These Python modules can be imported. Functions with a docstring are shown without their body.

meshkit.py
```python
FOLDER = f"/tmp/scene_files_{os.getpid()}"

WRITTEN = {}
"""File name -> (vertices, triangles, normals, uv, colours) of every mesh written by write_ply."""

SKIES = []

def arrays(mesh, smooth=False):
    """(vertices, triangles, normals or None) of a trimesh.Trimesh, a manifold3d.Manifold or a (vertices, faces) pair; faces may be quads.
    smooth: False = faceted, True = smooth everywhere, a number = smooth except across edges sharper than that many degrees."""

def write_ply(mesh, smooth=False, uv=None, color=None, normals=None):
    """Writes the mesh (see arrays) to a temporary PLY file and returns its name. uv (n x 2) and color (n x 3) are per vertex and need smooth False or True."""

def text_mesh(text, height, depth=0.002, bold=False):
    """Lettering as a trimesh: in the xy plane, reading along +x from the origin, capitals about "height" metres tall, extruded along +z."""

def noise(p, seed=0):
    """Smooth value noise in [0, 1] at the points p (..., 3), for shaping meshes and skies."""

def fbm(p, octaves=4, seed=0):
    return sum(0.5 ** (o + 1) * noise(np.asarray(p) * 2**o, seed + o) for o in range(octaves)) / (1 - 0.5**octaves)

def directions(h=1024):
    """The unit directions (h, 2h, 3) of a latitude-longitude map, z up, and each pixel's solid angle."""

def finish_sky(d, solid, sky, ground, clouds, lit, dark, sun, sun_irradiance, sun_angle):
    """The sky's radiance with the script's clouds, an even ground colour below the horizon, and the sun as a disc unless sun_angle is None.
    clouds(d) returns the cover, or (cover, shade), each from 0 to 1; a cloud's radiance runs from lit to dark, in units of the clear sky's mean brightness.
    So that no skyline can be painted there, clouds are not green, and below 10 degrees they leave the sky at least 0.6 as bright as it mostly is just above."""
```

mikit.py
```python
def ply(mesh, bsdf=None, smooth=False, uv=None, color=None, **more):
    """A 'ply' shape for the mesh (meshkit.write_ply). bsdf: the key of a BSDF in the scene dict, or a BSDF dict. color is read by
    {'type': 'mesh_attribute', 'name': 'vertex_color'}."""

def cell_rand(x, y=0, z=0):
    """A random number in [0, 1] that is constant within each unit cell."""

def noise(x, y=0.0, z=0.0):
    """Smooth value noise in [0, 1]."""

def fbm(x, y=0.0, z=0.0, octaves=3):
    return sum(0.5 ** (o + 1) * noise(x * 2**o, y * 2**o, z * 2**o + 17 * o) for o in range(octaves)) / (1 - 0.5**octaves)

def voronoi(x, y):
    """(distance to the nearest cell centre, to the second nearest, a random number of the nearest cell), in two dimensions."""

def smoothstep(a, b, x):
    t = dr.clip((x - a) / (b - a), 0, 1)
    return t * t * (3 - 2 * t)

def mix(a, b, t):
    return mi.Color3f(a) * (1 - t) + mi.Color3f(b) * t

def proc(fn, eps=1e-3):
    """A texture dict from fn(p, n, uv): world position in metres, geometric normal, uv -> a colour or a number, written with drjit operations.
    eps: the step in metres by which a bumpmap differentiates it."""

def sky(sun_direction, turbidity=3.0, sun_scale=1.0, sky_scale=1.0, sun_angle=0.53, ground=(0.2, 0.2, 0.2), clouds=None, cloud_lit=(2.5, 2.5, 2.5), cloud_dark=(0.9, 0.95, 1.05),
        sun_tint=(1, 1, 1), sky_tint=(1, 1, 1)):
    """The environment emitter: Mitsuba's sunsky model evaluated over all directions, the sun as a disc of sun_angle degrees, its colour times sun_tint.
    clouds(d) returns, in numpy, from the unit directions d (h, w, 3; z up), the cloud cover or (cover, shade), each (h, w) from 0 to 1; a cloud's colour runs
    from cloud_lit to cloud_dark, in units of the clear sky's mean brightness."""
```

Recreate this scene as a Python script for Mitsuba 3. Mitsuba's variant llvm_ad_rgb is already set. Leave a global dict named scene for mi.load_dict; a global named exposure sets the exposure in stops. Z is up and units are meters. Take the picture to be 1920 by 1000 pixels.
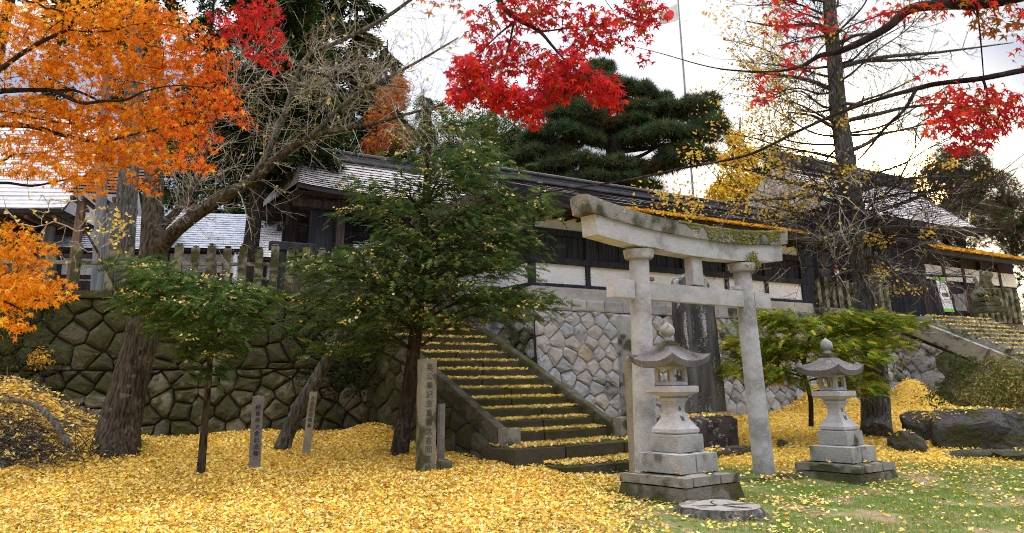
import math, random
import numpy as np, trimesh, manifold3d, mitsuba as mi, drjit as dr
import mikit, meshkit
from scipy.spatial import Voronoi, cKDTree
from scipy.sparse import csr_matrix
from shapely.geometry import Polygon, box as sbox
from shapely import affinity

T = mi.ScalarTransform4f
scene, labels = {}, {}

# ---------------------------------------------------------------- camera, sky, exposure
scene['camera'] = {'type': 'perspective', 'fov': 65.238, 'fov_axis': 'x', 'near_clip': 0.1, 'far_clip': 3000.0,
                   'principal_point_offset_x': 0.0, 'principal_point_offset_y': 0.226,
                   'to_world': T().look_at(origin=[0, 0, 1.55], target=[0.0, 0.95882, 1.83402],
                                           up=[0.01222, -0.28399, 0.95875])}


def cloud_cover(d):
    """an overcast sky: thin cloud with bluish gaps, brightest overhead as overcast skies are"""
    q = d / np.maximum(d[..., 2:3] + 0.25, 0.2)
    a = meshkit.fbm(q * 1.6 + 3.1, 5, 3)
    b = meshkit.fbm(q * 2.3 + 9.7, 4, 8)
    cover = np.clip(1.0 + 1.0 * (a - 0.45), 0.92, 1.0)
    thin = np.clip((d @ (SUN / np.linalg.norm(SUN)) - 0.955) / 0.045, 0, 1) ** 2          # the cloud is thinnest towards the low sun
    return cover * (1 - 0.30 * thin), np.clip(1.31 - 0.94 * d[..., 2] + 0.5 * (b - 0.5) - 0.05 * thin, 0, 1)


SUN = np.array([0.40, 0.90, 0.20])
scene['sky'] = mikit.sky(SUN, turbidity=3.0, sun_scale=0.03, sun_angle=10.0, sun_tint=(1.0, 0.80, 0.55), clouds=cloud_cover,
                         cloud_lit=(4.0, 3.85, 3.75), cloud_dark=(0.235, 0.27, 0.40), ground=(0.25, 0.2, 0.1))
exposure = 4.8

# ---------------------------------------------------------------- helpers
rng = np.random.default_rng(7)


PALETTE = {}                      # material name -> (BSDF key, number in that BSDF's palette)


def split_normals(v, f, deg):
    """own corner normals: smooth except across edges sharper than deg"""
    _, inv = np.unique(np.round(v, 5), axis=0, return_inverse=True)
    inv = inv.ravel()
    fn = np.cross(v[f[:, 1]] - v[f[:, 0]], v[f[:, 2]] - v[f[:, 0]])
    fu = fn / (np.linalg.norm(fn, axis=1, keepdims=True) + 1e-20)
    c = inv[f].ravel()
    nf = len(f)
    ones = np.ones(3 * nf)
    VF = csr_matrix((ones, (c, np.repeat(np.arange(nf), 3))), shape=(inv.max() + 1, nf))
    M = VF[c].tocoo()
    own = M.row // 3
    ok = (fu[own] * fu[M.col]).sum(1) > math.cos(math.radians(deg))
    n = np.zeros((3 * nf, 3))
    np.add.at(n, M.row[ok], fn[M.col[ok]])
    n /= np.linalg.norm(n, axis=1, keepdims=True) + 1e-20
    return v[f].reshape(-1, 3), np.arange(3 * nf).reshape(-1, 3), n


def shape(mesh, bsdf, smooth=False, color=None):
    key, num = PALETTE.get(bsdf, (bsdf, None))
    if num is None and (color is not None or isinstance(smooth, bool)):
        return mikit.ply(mesh, key, smooth=smooth, color=color)
    v, f = arr(mesh)
    n = None
    if smooth is True:
        v, f, n = meshkit.arrays((v, f), True)
    elif smooth:
        v, f, n = split_normals(v, f, smooth)
    uv = None if num is None else np.tile([num + 0.5, 0.5], (len(v), 1))
    path = meshkit.write_ply((v, f), False, uv, None, normals=n)
    return {'type': 'ply', 'filename': path, 'face_normals': n is None, 'bsdf': {'type': 'ref', 'id': key}}


def ent(key, mesh, bsdf, smooth=False, label=None, cat=None, group=None, kind=None, color=None):
    """one entry of the scene under a free key"""
    k, i = key, 0
    while k in scene or k in labels:
        i += 1
        k = '%s_%03d' % (key, i)
    scene[k] = shape(mesh, bsdf, smooth, color)
    tag(k, label, cat, group, kind)
    return k


def tag(k, label=None, cat=None, group=None, kind=None):
    t = {a: b for a, b in (('label', label), ('category', cat), ('group', group), ('kind', kind)) if b}
    if t:
        labels[k] = t


def thing(name, label, cat, group=None, kind=None):
    k, i = name, 0
    while k in labels or k in scene:
        i += 1
        k = '%s_%03d' % (name, i)
    tag(k, label, cat, group, kind)
    return k


def arr(m):
    if isinstance(m, tuple):
        v, f = np.asarray(m[0], float), np.asarray(m[1], int)
        if f.shape[1] == 4:
            f = np.vstack([f[:, [0, 1, 2]], f[:, [0, 2, 3]]])
        return v, f
    return np.array(m.vertices, float), np.array(m.faces)


def cat_(ms):
    V, F, n = [], [], 0
    for m in ms:
        v, f = arr(m)
        V.append(v)
        F.append(f + n)
        n += len(v)
    return np.vstack(V), np.vstack(F)


class Frame:
    """local frame: x along the given compass direction (degrees from world x), y away, z up"""
    def __init__(s, o, deg):
        s.o = np.array(o, float)
        a = math.radians(deg)
        s.R = np.array([[math.cos(a), -math.sin(a), 0], [math.sin(a), math.cos(a), 0], [0, 0, 1.0]])

    def __call__(s, m):
        v, f = arr(m)
        return v @ s.R.T + s.o, f

    def p(s, q):
        return np.asarray(q, float) @ s.R.T + s.o


_hulls = {}


def box(x0, x1, y0, y1, z0, z1, c=0.01):
    """box with chamfered edges"""
    s = np.array([x1 - x0, y1 - y0, z1 - z0])
    c = min(c, 0.45 * s.min())
    key = tuple(np.round(s, 4)) + (round(c, 4),)
    if key not in _hulls:
        pts = []
        for sx in (-1, 1):
            for sy in (-1, 1):
                for sz in (-1, 1):
                    h = s / 2
                    e = np.array([sx, sy, sz]) * h
                    for k in range(3):
                        d = np.array([sx, sy, sz]) * c
                        d[k] = 0
                        pts.append(e - d)
        h = trimesh.convex.convex_hull(np.array(pts))
        _hulls[key] = (np.array(h.vertices), np.array(h.faces))
    v, f = _hulls[key]
    return v + np.array([(x0 + x1) / 2, (y0 + y1) / 2, (z0 + z1) / 2]), f


def rough_box(x0, x1, y0, y1, z0, z1, step=0.12, amp=0.012, seed=0, c=0.015):
    """box of hewn stone: gridded faces pushed about by noise"""
    nx, ny, nz = [max(2, int(round((b - a) / step)) + 1) for a, b in ((x0, x1), (y0, y1), (z0, z1))]
    V, F, idx = [], [], {}

    def vid(i, j, k):
        if (i, j, k) not in idx:
            idx[(i, j, k)] = len(V)
            q = np.array([x0 + (x1 - x0) * i / (nx - 1), y0 + (y1 - y0) * j / (ny - 1), z0 + (z1 - z0) * k / (nz - 1)])
            ends = [(i in (0, nx - 1)), (j in (0, ny - 1)), (k in (0, nz - 1))]
            if sum(ends) >= 2:
                ctr = np.array([(x0 + x1) / 2, (y0 + y1) / 2, (z0 + z1) / 2])
                q = q - np.sign(q - ctr) * np.array(ends) * c
            V.append(q)
        return idx[(i, j, k)]
    for i in range(nx - 1):
        for j in range(ny - 1):
            for k, fl in ((0, 1), (nz - 1, 0)):
                q = [vid(i, j, k), vid(i + 1, j, k), vid(i + 1, j + 1, k), vid(i, j + 1, k)]
                F.append(q[::-1] if fl else q)
    for i in range(nx - 1):
        for k in range(nz - 1):
            for j, fl in ((0, 0), (ny - 1, 1)):
                q = [vid(i, j, k), vid(i + 1, j, k), vid(i + 1, j, k + 1), vid(i, j, k + 1)]
                F.append(q[::-1] if fl else q)
    for j in range(ny - 1):
        for k in range(nz - 1):
            for i, fl in ((0, 1), (nx - 1, 0)):
                q = [vid(i, j, k), vid(i, j + 1, k), vid(i, j + 1, k + 1), vid(i, j, k + 1)]
                F.append(q[::-1] if fl else q)
    V = np.array(V)
    off = np.stack([meshkit.fbm(V * 3.1 + 11.3 * s + seed, 3, s + seed) for s in range(3)], -1) - 0.5
    return V + off * 2 * amp, np.array(F)


def tube(P, r, n=8, cap=True, lump=0.0, seed=0, ref=None):
    """tapered tube along the points P with radii r"""
    P = np.asarray(P, float)
    r = np.broadcast_to(np.asarray(r, float), (len(P),))
    t = np.gradient(P, axis=0)
    t /= np.linalg.norm(t, axis=1, keepdims=True) + 1e-12
    a = np.cross(t[0], [0.3, 0.2, 0.93] if abs(t[0][2]) < 0.9 else [1, 0, 0])
    V = []
    for i in range(len(P)):
        a = a - t[i] * (a @ t[i])
        a /= np.linalg.norm(a)
        b = np.cross(t[i], a)
        th = np.arange(n) * 2 * np.pi / n
        ring = np.cos(th)[:, None] * a + np.sin(th)[:, None] * b
        V.append(P[i] + r[i] * ring)
    V = np.vstack(V)
    if lump:
        C = np.repeat(P, n, axis=0)
        d = V - C
        q = V * np.array([1, 1, 0.35]) / max(r.max(), 1e-3) * 0.9
        V = C + d * (1 + lump * 2 * (meshkit.fbm(q + seed, 3, seed) - 0.5))[:, None]
    F = []
    i = np.arange(n)
    for k in range(len(P) - 1):
        F.append(np.stack([k * n + i, k * n + (i + 1) % n, (k + 1) * n + (i + 1) % n, (k + 1) * n + i], 1))
    F = np.vstack(F)
    F = np.vstack([F[:, [0, 1, 2]], F[:, [0, 2, 3]]])
    if cap:
        m = len(V)
        V = np.vstack([V, P[:1], P[-1:]])
        k = (len(P) - 1) * n
        F = np.vstack([F, np.stack([(i + 1) % n, i, i * 0 + m], 1), np.stack([k + i, k + (i + 1) % n, i * 0 + m + 1], 1)])
    return V, F


def smooth_path(P, r, n=6):
    """Catmull-Rom through the points; radii linear"""
    P = np.asarray(P, float)
    r = np.asarray(r, float)
    Q = np.vstack([2 * P[0] - P[1], P, 2 * P[-1] - P[-2]])
    out, ro = [], []
    for i in range(len(P) - 1):
        p0, p1, p2, p3 = Q[i:i + 4]
        for k in range(n):
            t = k / n
            out.append(0.5 * (2 * p1 + (p2 - p0) * t + (2 * p0 - 5 * p1 + 4 * p2 - p3) * t * t + (3 * p1 - p0 - 3 * p2 + p3) * t ** 3))
            ro.append(r[i] + (r[i + 1] - r[i]) * t)
    return np.array(out + [P[-1]]), np.array(ro + [r[-1]])


def segs_mesh(A, B, ra, rb, n=4):
    """many small frusta at once"""
    A, B = np.asarray(A), np.asarray(B)
    t = B - A
    t /= np.linalg.norm(t, axis=1, keepdims=True) + 1e-12
    u = np.cross(t, np.where(np.abs(t[:, 2:3]) < 0.9, [[0, 0, 1.0]], [[1.0, 0, 0]]))
    u /= np.linalg.norm(u, axis=1, keepdims=True)
    w = np.cross(t, u)
    th = np.arange(n) * 2 * np.pi / n
    ring = np.cos(th)[None, :, None] * u[:, None] + np.sin(th)[None, :, None] * w[:, None]
    Va = A[:, None] + ring * np.asarray(ra)[:, None, None]
    Vb = B[:, None] + ring * np.asarray(rb)[:, None, None]
    V = np.concatenate([Va, Vb], 1).reshape(-1, 3)
    i = np.arange(n)
    f = np.stack([i, (i + 1) % n, (i + 1) % n + n, i + n], 1)
    f = np.vstack([f[:, [0, 1, 2]], f[:, [0, 2, 3]]])
    F = (f[None] + (np.arange(len(A)) * 2 * n)[:, None, None]).reshape(-1, 3)
    return V, F


def rot_to(nrm, spin):
    """rotation matrices (n,3,3) whose z column is nrm, turned by spin"""
    z = nrm / np.linalg.norm(nrm, axis=1, keepdims=True)
    a = np.where(np.abs(z[:, 2:3]) < 0.95, [[0, 0, 1.0]], [[1.0, 0, 0]])
    x = np.cross(a, z)
    x /= np.linalg.norm(x, axis=1, keepdims=True)
    y = np.cross(z, x)
    c, s = np.cos(spin)[:, None], np.sin(spin)[:, None]
    return np.stack([x * c + y * s, -x * s + y * c, z], -1)


def dir_to(d, up, roll=None):
    """rotation matrices with x column along d and z as near up as can be"""
    x = d / np.linalg.norm(d, axis=1, keepdims=True)
    y = np.cross(up, x)
    y /= np.linalg.norm(y, axis=1, keepdims=True) + 1e-9
    z = np.cross(x, y)
    if roll is not None:
        c, s = np.cos(roll)[:, None], np.sin(roll)[:, None]
        y, z = y * c + z * s, -y * s + z * c
    return np.stack([x, y, z], -1)


def scatter(tv, tf, R, pos, scale, col):
    """copies of a leaf as one mesh with a colour per leaf"""
    n = len(pos)
    V = np.einsum('nij,kj->nki', R * np.asarray(scale).reshape(-1, 1, 1), tv) + pos[:, None]
    F = (tf[None] + (np.arange(n) * len(tv))[:, None, None]).reshape(-1, 3)
    C = np.repeat(col, len(tv), axis=0)
    return V.reshape(-1, 3), F, C


def ent_leaves(key, data, label=None, cat=None, bsdf='leaf', kind='stuff', group=None):
    V, F, C = data
    return ent(key, (V, F), bsdf, False, label, cat, group, kind, color=np.clip(C, 0, 1))


def join(*ds):
    V, F, C, n = [], [], [], 0
    for v, f, c in ds:
        V.append(v)
        F.append(f + n)
        C.append(c)
        n += len(v)
    return np.vstack(V), np.vstack(F), np.vstack(C)


def vary(col, n, amp=0.25, hue=0.08):
    """colours about col (or about a random pick of several)"""
    col = np.atleast_2d(np.asarray(col, float))
    c = col[rng.integers(0, len(col), n)]
    return np.clip(c * np.exp(rng.normal(0, amp, (n, 1))) * np.exp(rng.normal(0, hue, (n, 3))), 0, 0.95)


# leaf shapes, about one unit long, x from the stem outwards, z the face normal
def maple_leaf(lobes=7):
    ang = np.linspace(-2.25, 2.25, lobes)
    ln = np.cos(ang * 0.42) ** 1.3 * 0.62
    out = [(-0.02, -0.05)]
    for i in range(lobes):
        out.append((ln[i] * math.cos(ang[i]), ln[i] * math.sin(ang[i])))
        if i < lobes - 1:
            m = (ang[i] + ang[i + 1]) / 2
            r = 0.20 * math.cos(m * 0.35)
            out.append((r * math.cos(m), r * math.sin(m)))
    out.append((-0.02, 0.05))
    v = np.array([(x, y, -0.22 * (x * x + y * y) / 0.4) for x, y in out] + [(0.03, 0, 0.0)])
    k = len(out)
    st = np.array([(-0.35, 0.008, -0.05), (-0.35, -0.008, -0.05), (0, -0.012, 0), (0, 0.012, 0)])
    f = [(k, i, i + 1) for i in range(k - 1)] + [(k + 1, k + 2, k + 3), (k + 1, k + 3, k + 4)]
    return np.vstack([v, st]), np.array(f)


MAPLE7, MAPLE5 = maple_leaf(7), maple_leaf(5)
GINKGO = (np.array([(-0.3, 0, 0), (0.15, -0.5, 0.10), (0.45, -0.28, 0.02), (0.36, 0, -0.06), (0.45, 0.28, 0.02), (0.15, 0.5, 0.10)]) + [0.1, 0, 0],
          np.array([(0, 1, 2), (0, 2, 3), (0, 3, 4), (0, 4, 5)]))
OVAL = (np.array([(0, 0, 0), (0.35, -0.2, 0.05), (1, 0, -0.1), (0.35, 0.2, 0.05)]), np.array([(0, 1, 2), (0, 2, 3)]))


def needle_spray(pairs=9, wid=0.26, thick=0.035, droop=0.18):
    """a flat branchlet of a yew or fir: leaflets in pairs along a stem"""
    V, F = [], []
    for i in range(pairs):
        x = 0.06 + 0.9 * i / pairs
        L = wid * (1 - 0.65 * (i / pairs)) * (0.75 + 0.5 * ((i * 37) % 11) / 11)
        for s in (-1, 1):
            b = np.array([x, 0, -droop * x * x])
            tip = b + np.array([L * 0.75, s * L, -0.10 * L + 0.05 * (((i * 13 + s) % 5) / 5 - 0.4)])
            k = len(V)
            V += [b - [thick, 0, 0], b + [thick, 0, 0.0], tip]
            F.append((k, k + 1, k + 2))
    k = len(V)
    V += [(0, -0.01, 0), (0, 0.01, 0), (1.0, 0, -droop)]
    F.append((k, k + 1, k + 2))
    return np.array(V, float), np.array(F)


def needle_tuft(n=12, seed=1):
    g = np.random.default_rng(seed)
    V, F = [], []
    for i in range(n):
        th, ph = g.uniform(0, 2 * np.pi), math.acos(g.uniform(0.05, 1))
        d = np.array([math.sin(ph) * math.cos(th), math.sin(ph) * math.sin(th), math.cos(ph)])
        s = np.cross(d, g.normal(size=3))
        s /= np.linalg.norm(s)
        k = len(V)
        V += [s * 0.05, -s * 0.05, d * g.uniform(0.7, 1)]
        F.append((k, k + 1, k + 2))
    return np.array(V), np.array(F)


SPRAY, TUFT = needle_spray(6, 0.32, 0.07, 0.22), needle_tuft()
CEDAR_SPRAY = needle_spray(5, 0.36, 0.085, 0.45)


def grow(skel, targets, seg=0.25, jit=0.12, sag=0.0, seed=3):
    """joins targets to a skeleton by the nearest way: a branching of twigs. skel: (points, radii). Returns A, B, depth weight per segment, node list"""
    g = np.random.default_rng(seed)
    P = [tuple(q) for q in skel]
    par = [-1] * len(P)
    n0 = len(P)
    tree = np.array(P)
    order = np.argsort(cKDTree(tree).query(targets)[0])
    buf = np.empty((n0 + len(targets) * 14, 3))
    buf[:n0] = tree
    n = n0
    parent = np.full(len(buf), -1)
    for t in targets[order]:
        d = ((buf[:n] - t) ** 2).sum(1)
        j = int(d.argmin())
        L = math.sqrt(d[j])
        if L < 0.3 * seg:
            continue
        k = min(12, max(1, int(L / seg)))
        a = buf[j].copy()
        prev = j
        bow = g.normal(0, jit * L * 0.5, 3)
        for i in range(1, k + 1):
            s = i / k
            q = a + (t - a) * s + bow * math.sin(math.pi * s) + (g.normal(0, jit * seg, 3) if i < k else 0)
            q[2] -= sag * L * math.sin(math.pi * s)
            buf[n] = q
            parent[n] = prev
            prev = n
            n += 1
    w = np.zeros(n)
    haschild = np.zeros(n, bool)
    for i in range(n - 1, n0 - 1, -1):
        if not haschild[i]:
            w[i] += 1
        w[parent[i]] += w[i]
        haschild[parent[i]] = True
    ids = np.arange(n0, n)
    return buf[parent[ids]], buf[ids], w[ids], buf[ids]


def twig_mesh(A, B, w, r0=0.004, p=0.42, rmax=0.06, n=4):
    rb = np.minimum(r0 * w ** p, rmax)
    return segs_mesh(A, B, np.minimum(rb * 1.08, rmax), rb, n)


def long_twigs(paths, n, L, seed, up=0.1, out=0.8, fork=4, r=0.006, curl=0.25):
    """long bending twigs with side twigs, springing from the given limb paths"""
    g = np.random.default_rng(seed)
    w = np.array([np.linalg.norm(np.diff(p, axis=0), axis=1).sum() for p in paths])
    A, B, ra, rb, tips = [], [], [], [], []

    def sprout(p, d, ln, rad, level):
        k = max(3, int(ln / 0.16))
        bend = g.normal(0, curl, 3) + [0, 0, up * 0.6]
        pts = [p]
        for i in range(k):
            d = d + bend / k + g.normal(0, 0.09, 3)
            d = d / np.linalg.norm(d)
            pts.append(pts[-1] + d * ln / k)
        for i in range(k):
            A.append(pts[i])
            B.append(pts[i + 1])
            ra.append(rad * (1 - 0.75 * i / k))
            rb.append(rad * (1 - 0.75 * (i + 1) / k))
        tips.extend(pts[1:])
        if level < 2:
            for _ in range(fork if level == 0 else 2):
                i = g.integers(max(1, k // 4), k)
                t = pts[i + 1] - pts[i]
                t = t / np.linalg.norm(t)
                e = t + 0.9 * np.cross(t, g.normal(size=3))
                sprout(pts[i], e / np.linalg.norm(e), ln * g.uniform(0.25, 0.5), rad * 0.6, level + 1)
    for j in g.choice(len(paths), n, p=w / w.sum()):
        P = paths[j]
        i = int(g.uniform(0.12, 0.98) * (len(P) - 2))
        t = P[i + 1] - P[i]
        t = t / (np.linalg.norm(t) + 1e-9)
        e = t * g.uniform(0.2, 0.8) + out * np.cross(t, g.normal(size=3)) + [0, 0, up]
        sprout(P[i], e / np.linalg.norm(e), L * g.uniform(0.5, 1.3), r * g.uniform(0.8, 1.3), 0)
    return segs_mesh(np.array(A), np.array(B), ra, rb, 3), np.array(tips)


def blob_pts(blobs, seed=5):
    """random points in ellipsoids (centre, (rx, ry, rz), count)"""
    g = np.random.default_rng(seed)
    out = []
    for c, r, n in blobs:
        d = g.normal(size=(n, 3))
        d /= np.linalg.norm(d, axis=1, keepdims=True)
        out.append(np.asarray(c) + d * g.uniform(0, 1, (n, 1)) ** 0.45 * np.asarray(r))
    return np.vstack(out)


# ---------------------------------------------------------------- materials
def tex(fn, eps=1e-3):
    return mikit.proc(fn, eps)


N, FB, SS, MX = mikit.noise, mikit.fbm, mikit.smoothstep, mikit.mix


def lookup(pal, width):
    flat = mi.Float([float(x) for row in pal for x in row])

    def get(uv, k, n=1):
        i = mi.UInt32(dr.clip(uv.x, 0, len(pal) - 0.5)) * width + k
        if n == 1:
            return dr.gather(mi.Float, flat, i)
        return mi.Color3f(*[dr.gather(mi.Float, flat, i + q) for q in range(3)])
    return get


def plain(key, c, rough=0.9, spec=0.3):
    scene[key] = {'type': 'twosided', 'bsdf': {'type': 'principled', 'base_color': {'type': 'rgb', 'value': list(c)}, 'roughness': rough, 'specular': spec}}


# one stone for everything hewn: colour, dark patches, lichen, moss on faces, moss on tops, how streaked, relief
STONES = {
    'granite': ((0.42, 0.425, 0.44), (0.24, 0.243, 0.25), (0.45, 0.44, 0.38), 0.0, 0.0, 1.0, 0.006),
    'granite_cut': ((0.44, 0.43, 0.44), (0.33, 0.325, 0.335), (0.46, 0.44, 0.40), 0.0, 0.0, 1.0, 0.002),
    'granite_mossy': ((0.22, 0.21, 0.18), (0.085, 0.08, 0.07), (0.40, 0.39, 0.34), 0.2, 0.3, 1.0, 0.008),
    'base_mossy': ((0.14, 0.13, 0.105), (0.035, 0.033, 0.027), (0.34, 0.33, 0.28), 0.34, 0.35, 0.8, 0.02),
    'roof_stone': ((0.15, 0.14, 0.14), (0.055, 0.05, 0.054), (0.40, 0.38, 0.34), 0.1, 0.0, 0.6, 0.01),
    'lintel_stone': ((0.24, 0.235, 0.21), (0.055, 0.052, 0.048), (0.62, 0.62, 0.58), 0.10, 0.3, 0.7, 0.012),
    'wall_stone_0': ((0.40, 0.42, 0.44), (0.27, 0.285, 0.305), (0.46, 0.46, 0.44), 0.0, 0.0, 1.0, 0.014),
    'wall_stone_1': ((0.43, 0.42, 0.41), (0.31, 0.30, 0.29), (0.46, 0.46, 0.44), 0.0, 0.0, 1.0, 0.014),
    'wall_stone_2': ((0.40, 0.33, 0.24), (0.27, 0.24, 0.20), (0.46, 0.46, 0.44), 0.0, 0.0, 1.0, 0.014),
    'wall_stone_3': ((0.29, 0.295, 0.305), (0.14, 0.148, 0.152), (0.44, 0.44, 0.42), 0.1, 0.0, 1.0, 0.014),
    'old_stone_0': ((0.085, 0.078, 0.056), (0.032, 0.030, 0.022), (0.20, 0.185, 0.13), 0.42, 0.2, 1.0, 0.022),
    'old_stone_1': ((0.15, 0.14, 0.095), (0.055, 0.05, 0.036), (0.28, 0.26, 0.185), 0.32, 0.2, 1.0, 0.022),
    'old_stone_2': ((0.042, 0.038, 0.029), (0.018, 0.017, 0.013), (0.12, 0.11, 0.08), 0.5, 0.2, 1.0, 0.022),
    'step_stone': ((0.058, 0.050, 0.037), (0.024, 0.021, 0.016), (0.13, 0.118, 0.09), 0.36, 0.3, 1.0, 0.015),
    'block_stone': ((0.31, 0.31, 0.30), (0.18, 0.18, 0.172), (0.42, 0.41, 0.37), 0.02, 0.0, 0.7, 0.005),
    'kerb_stone': ((0.10, 0.092, 0.07), (0.035, 0.032, 0.025), (0.30, 0.29, 0.24), 0.42, 0.35, 1.0, 0.02),
    'rock': ((0.075, 0.07, 0.072), (0.026, 0.025, 0.026), (0.20, 0.195, 0.19), 0.24, 0.3, 1.0, 0.06),
    'stele_stone': ((0.145, 0.15, 0.145), (0.032, 0.028, 0.033), (0.60, 0.60, 0.57), 0.0, 0.0, 0.14, 0.015),
    'dark_slab': ((0.055, 0.044, 0.046), (0.022, 0.018, 0.02), (0.35, 0.33, 0.31), 0.0, 0.0, 1.0, 0.03),
    'tan_stone': ((0.30, 0.26, 0.18), (0.10, 0.085, 0.06), (0.36, 0.33, 0.26), 0.1, 0.0, 0.4, 0.01),
    'concrete': ((0.43, 0.42, 0.415), (0.34, 0.33, 0.325), (0.46, 0.45, 0.42), 0.0, 0.0, 1.0, 0.003),
    'old_concrete': ((0.22, 0.215, 0.19), (0.11, 0.11, 0.095), (0.30, 0.30, 0.27), 0.25, 0.0, 1.0, 0.015),
    'fence_stone': ((0.19, 0.185, 0.14), (0.09, 0.09, 0.065), (0.30, 0.30, 0.25), 0.42, 0.4, 1.0, 0.012),
    'post_stone': ((0.20, 0.19, 0.195), (0.13, 0.125, 0.13), (0.27, 0.27, 0.27), 0.0, 0.0, 1.0, 0.003),
    'post_pale': ((0.34, 0.32, 0.27), (0.24, 0.23, 0.19), (0.42, 0.41, 0.36), 0.0, 0.0, 1.0, 0.004),
    'post_mossy': ((0.20, 0.19, 0.15), (0.09, 0.09, 0.07), (0.30, 0.29, 0.24), 0.25, 0.0, 0.6, 0.006),
    'gravel': ((0.17, 0.155, 0.13), (0.12, 0.11, 0.09), (0.25, 0.23, 0.2), 0.0, 0.0, 1.0, 0.0),
    'moss': ((0.20, 0.19, 0.05), (0.09, 0.09, 0.02), (0.30, 0.28, 0.09), 0.0, 0.0, 1.0, 0.0),
    'plaster': ((0.83, 0.84, 0.88), (0.78, 0.785, 0.825), (0.8, 0.79, 0.8), -2.0, 0.0, 0.5, 0.0),
}
for i, q in enumerate(STONES):
    PALETTE[q] = ('stone', i)
ST_GET = lookup([[*a, *b, *c, d, e, f, g] for a, b, c, d, e, f, g in STONES.values()], 13)


def stone_col(p, n, uv):
    zk = ST_GET(uv, 11)
    z = p.z * zk
    a = FB(p.x * 2.6, p.y * 2.6, z * 2.6, 3)
    fine = N(p.x * 55, p.y * 55, p.z * 55)
    b = FB(p.x * 8 + 5, p.y * 8, z * 8, 2)
    c = MX(ST_GET(uv, 0, 3), ST_GET(uv, 3, 3), SS(0.40, 0.68, 0.7 * a + 0.3 * b))
    mossy = ST_GET(uv, 9)
    c = c * (0.80 + 0.40 * fine) 
    c = MX(c, ST_GET(uv, 6, 3), SS(0.60, 0.70, 0.7 * b + 0.3 * fine) * 0.6)
    m = SS(0.60 - mossy * 0.35, 0.74 - mossy * 0.3, 0.55 * a + 0.45 * b + 0.05 + ST_GET(uv, 10) * 0.30 * dr.maximum(n.z, 0))
    return MX(c, mi.Color3f(0.045, 0.048, 0.014) * (0.6 + 0.8 * fine), dr.clip(m, 0, 1) * dr.select(mossy + ST_GET(uv, 10) > 0.01, 0.9, 0.0))


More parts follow.
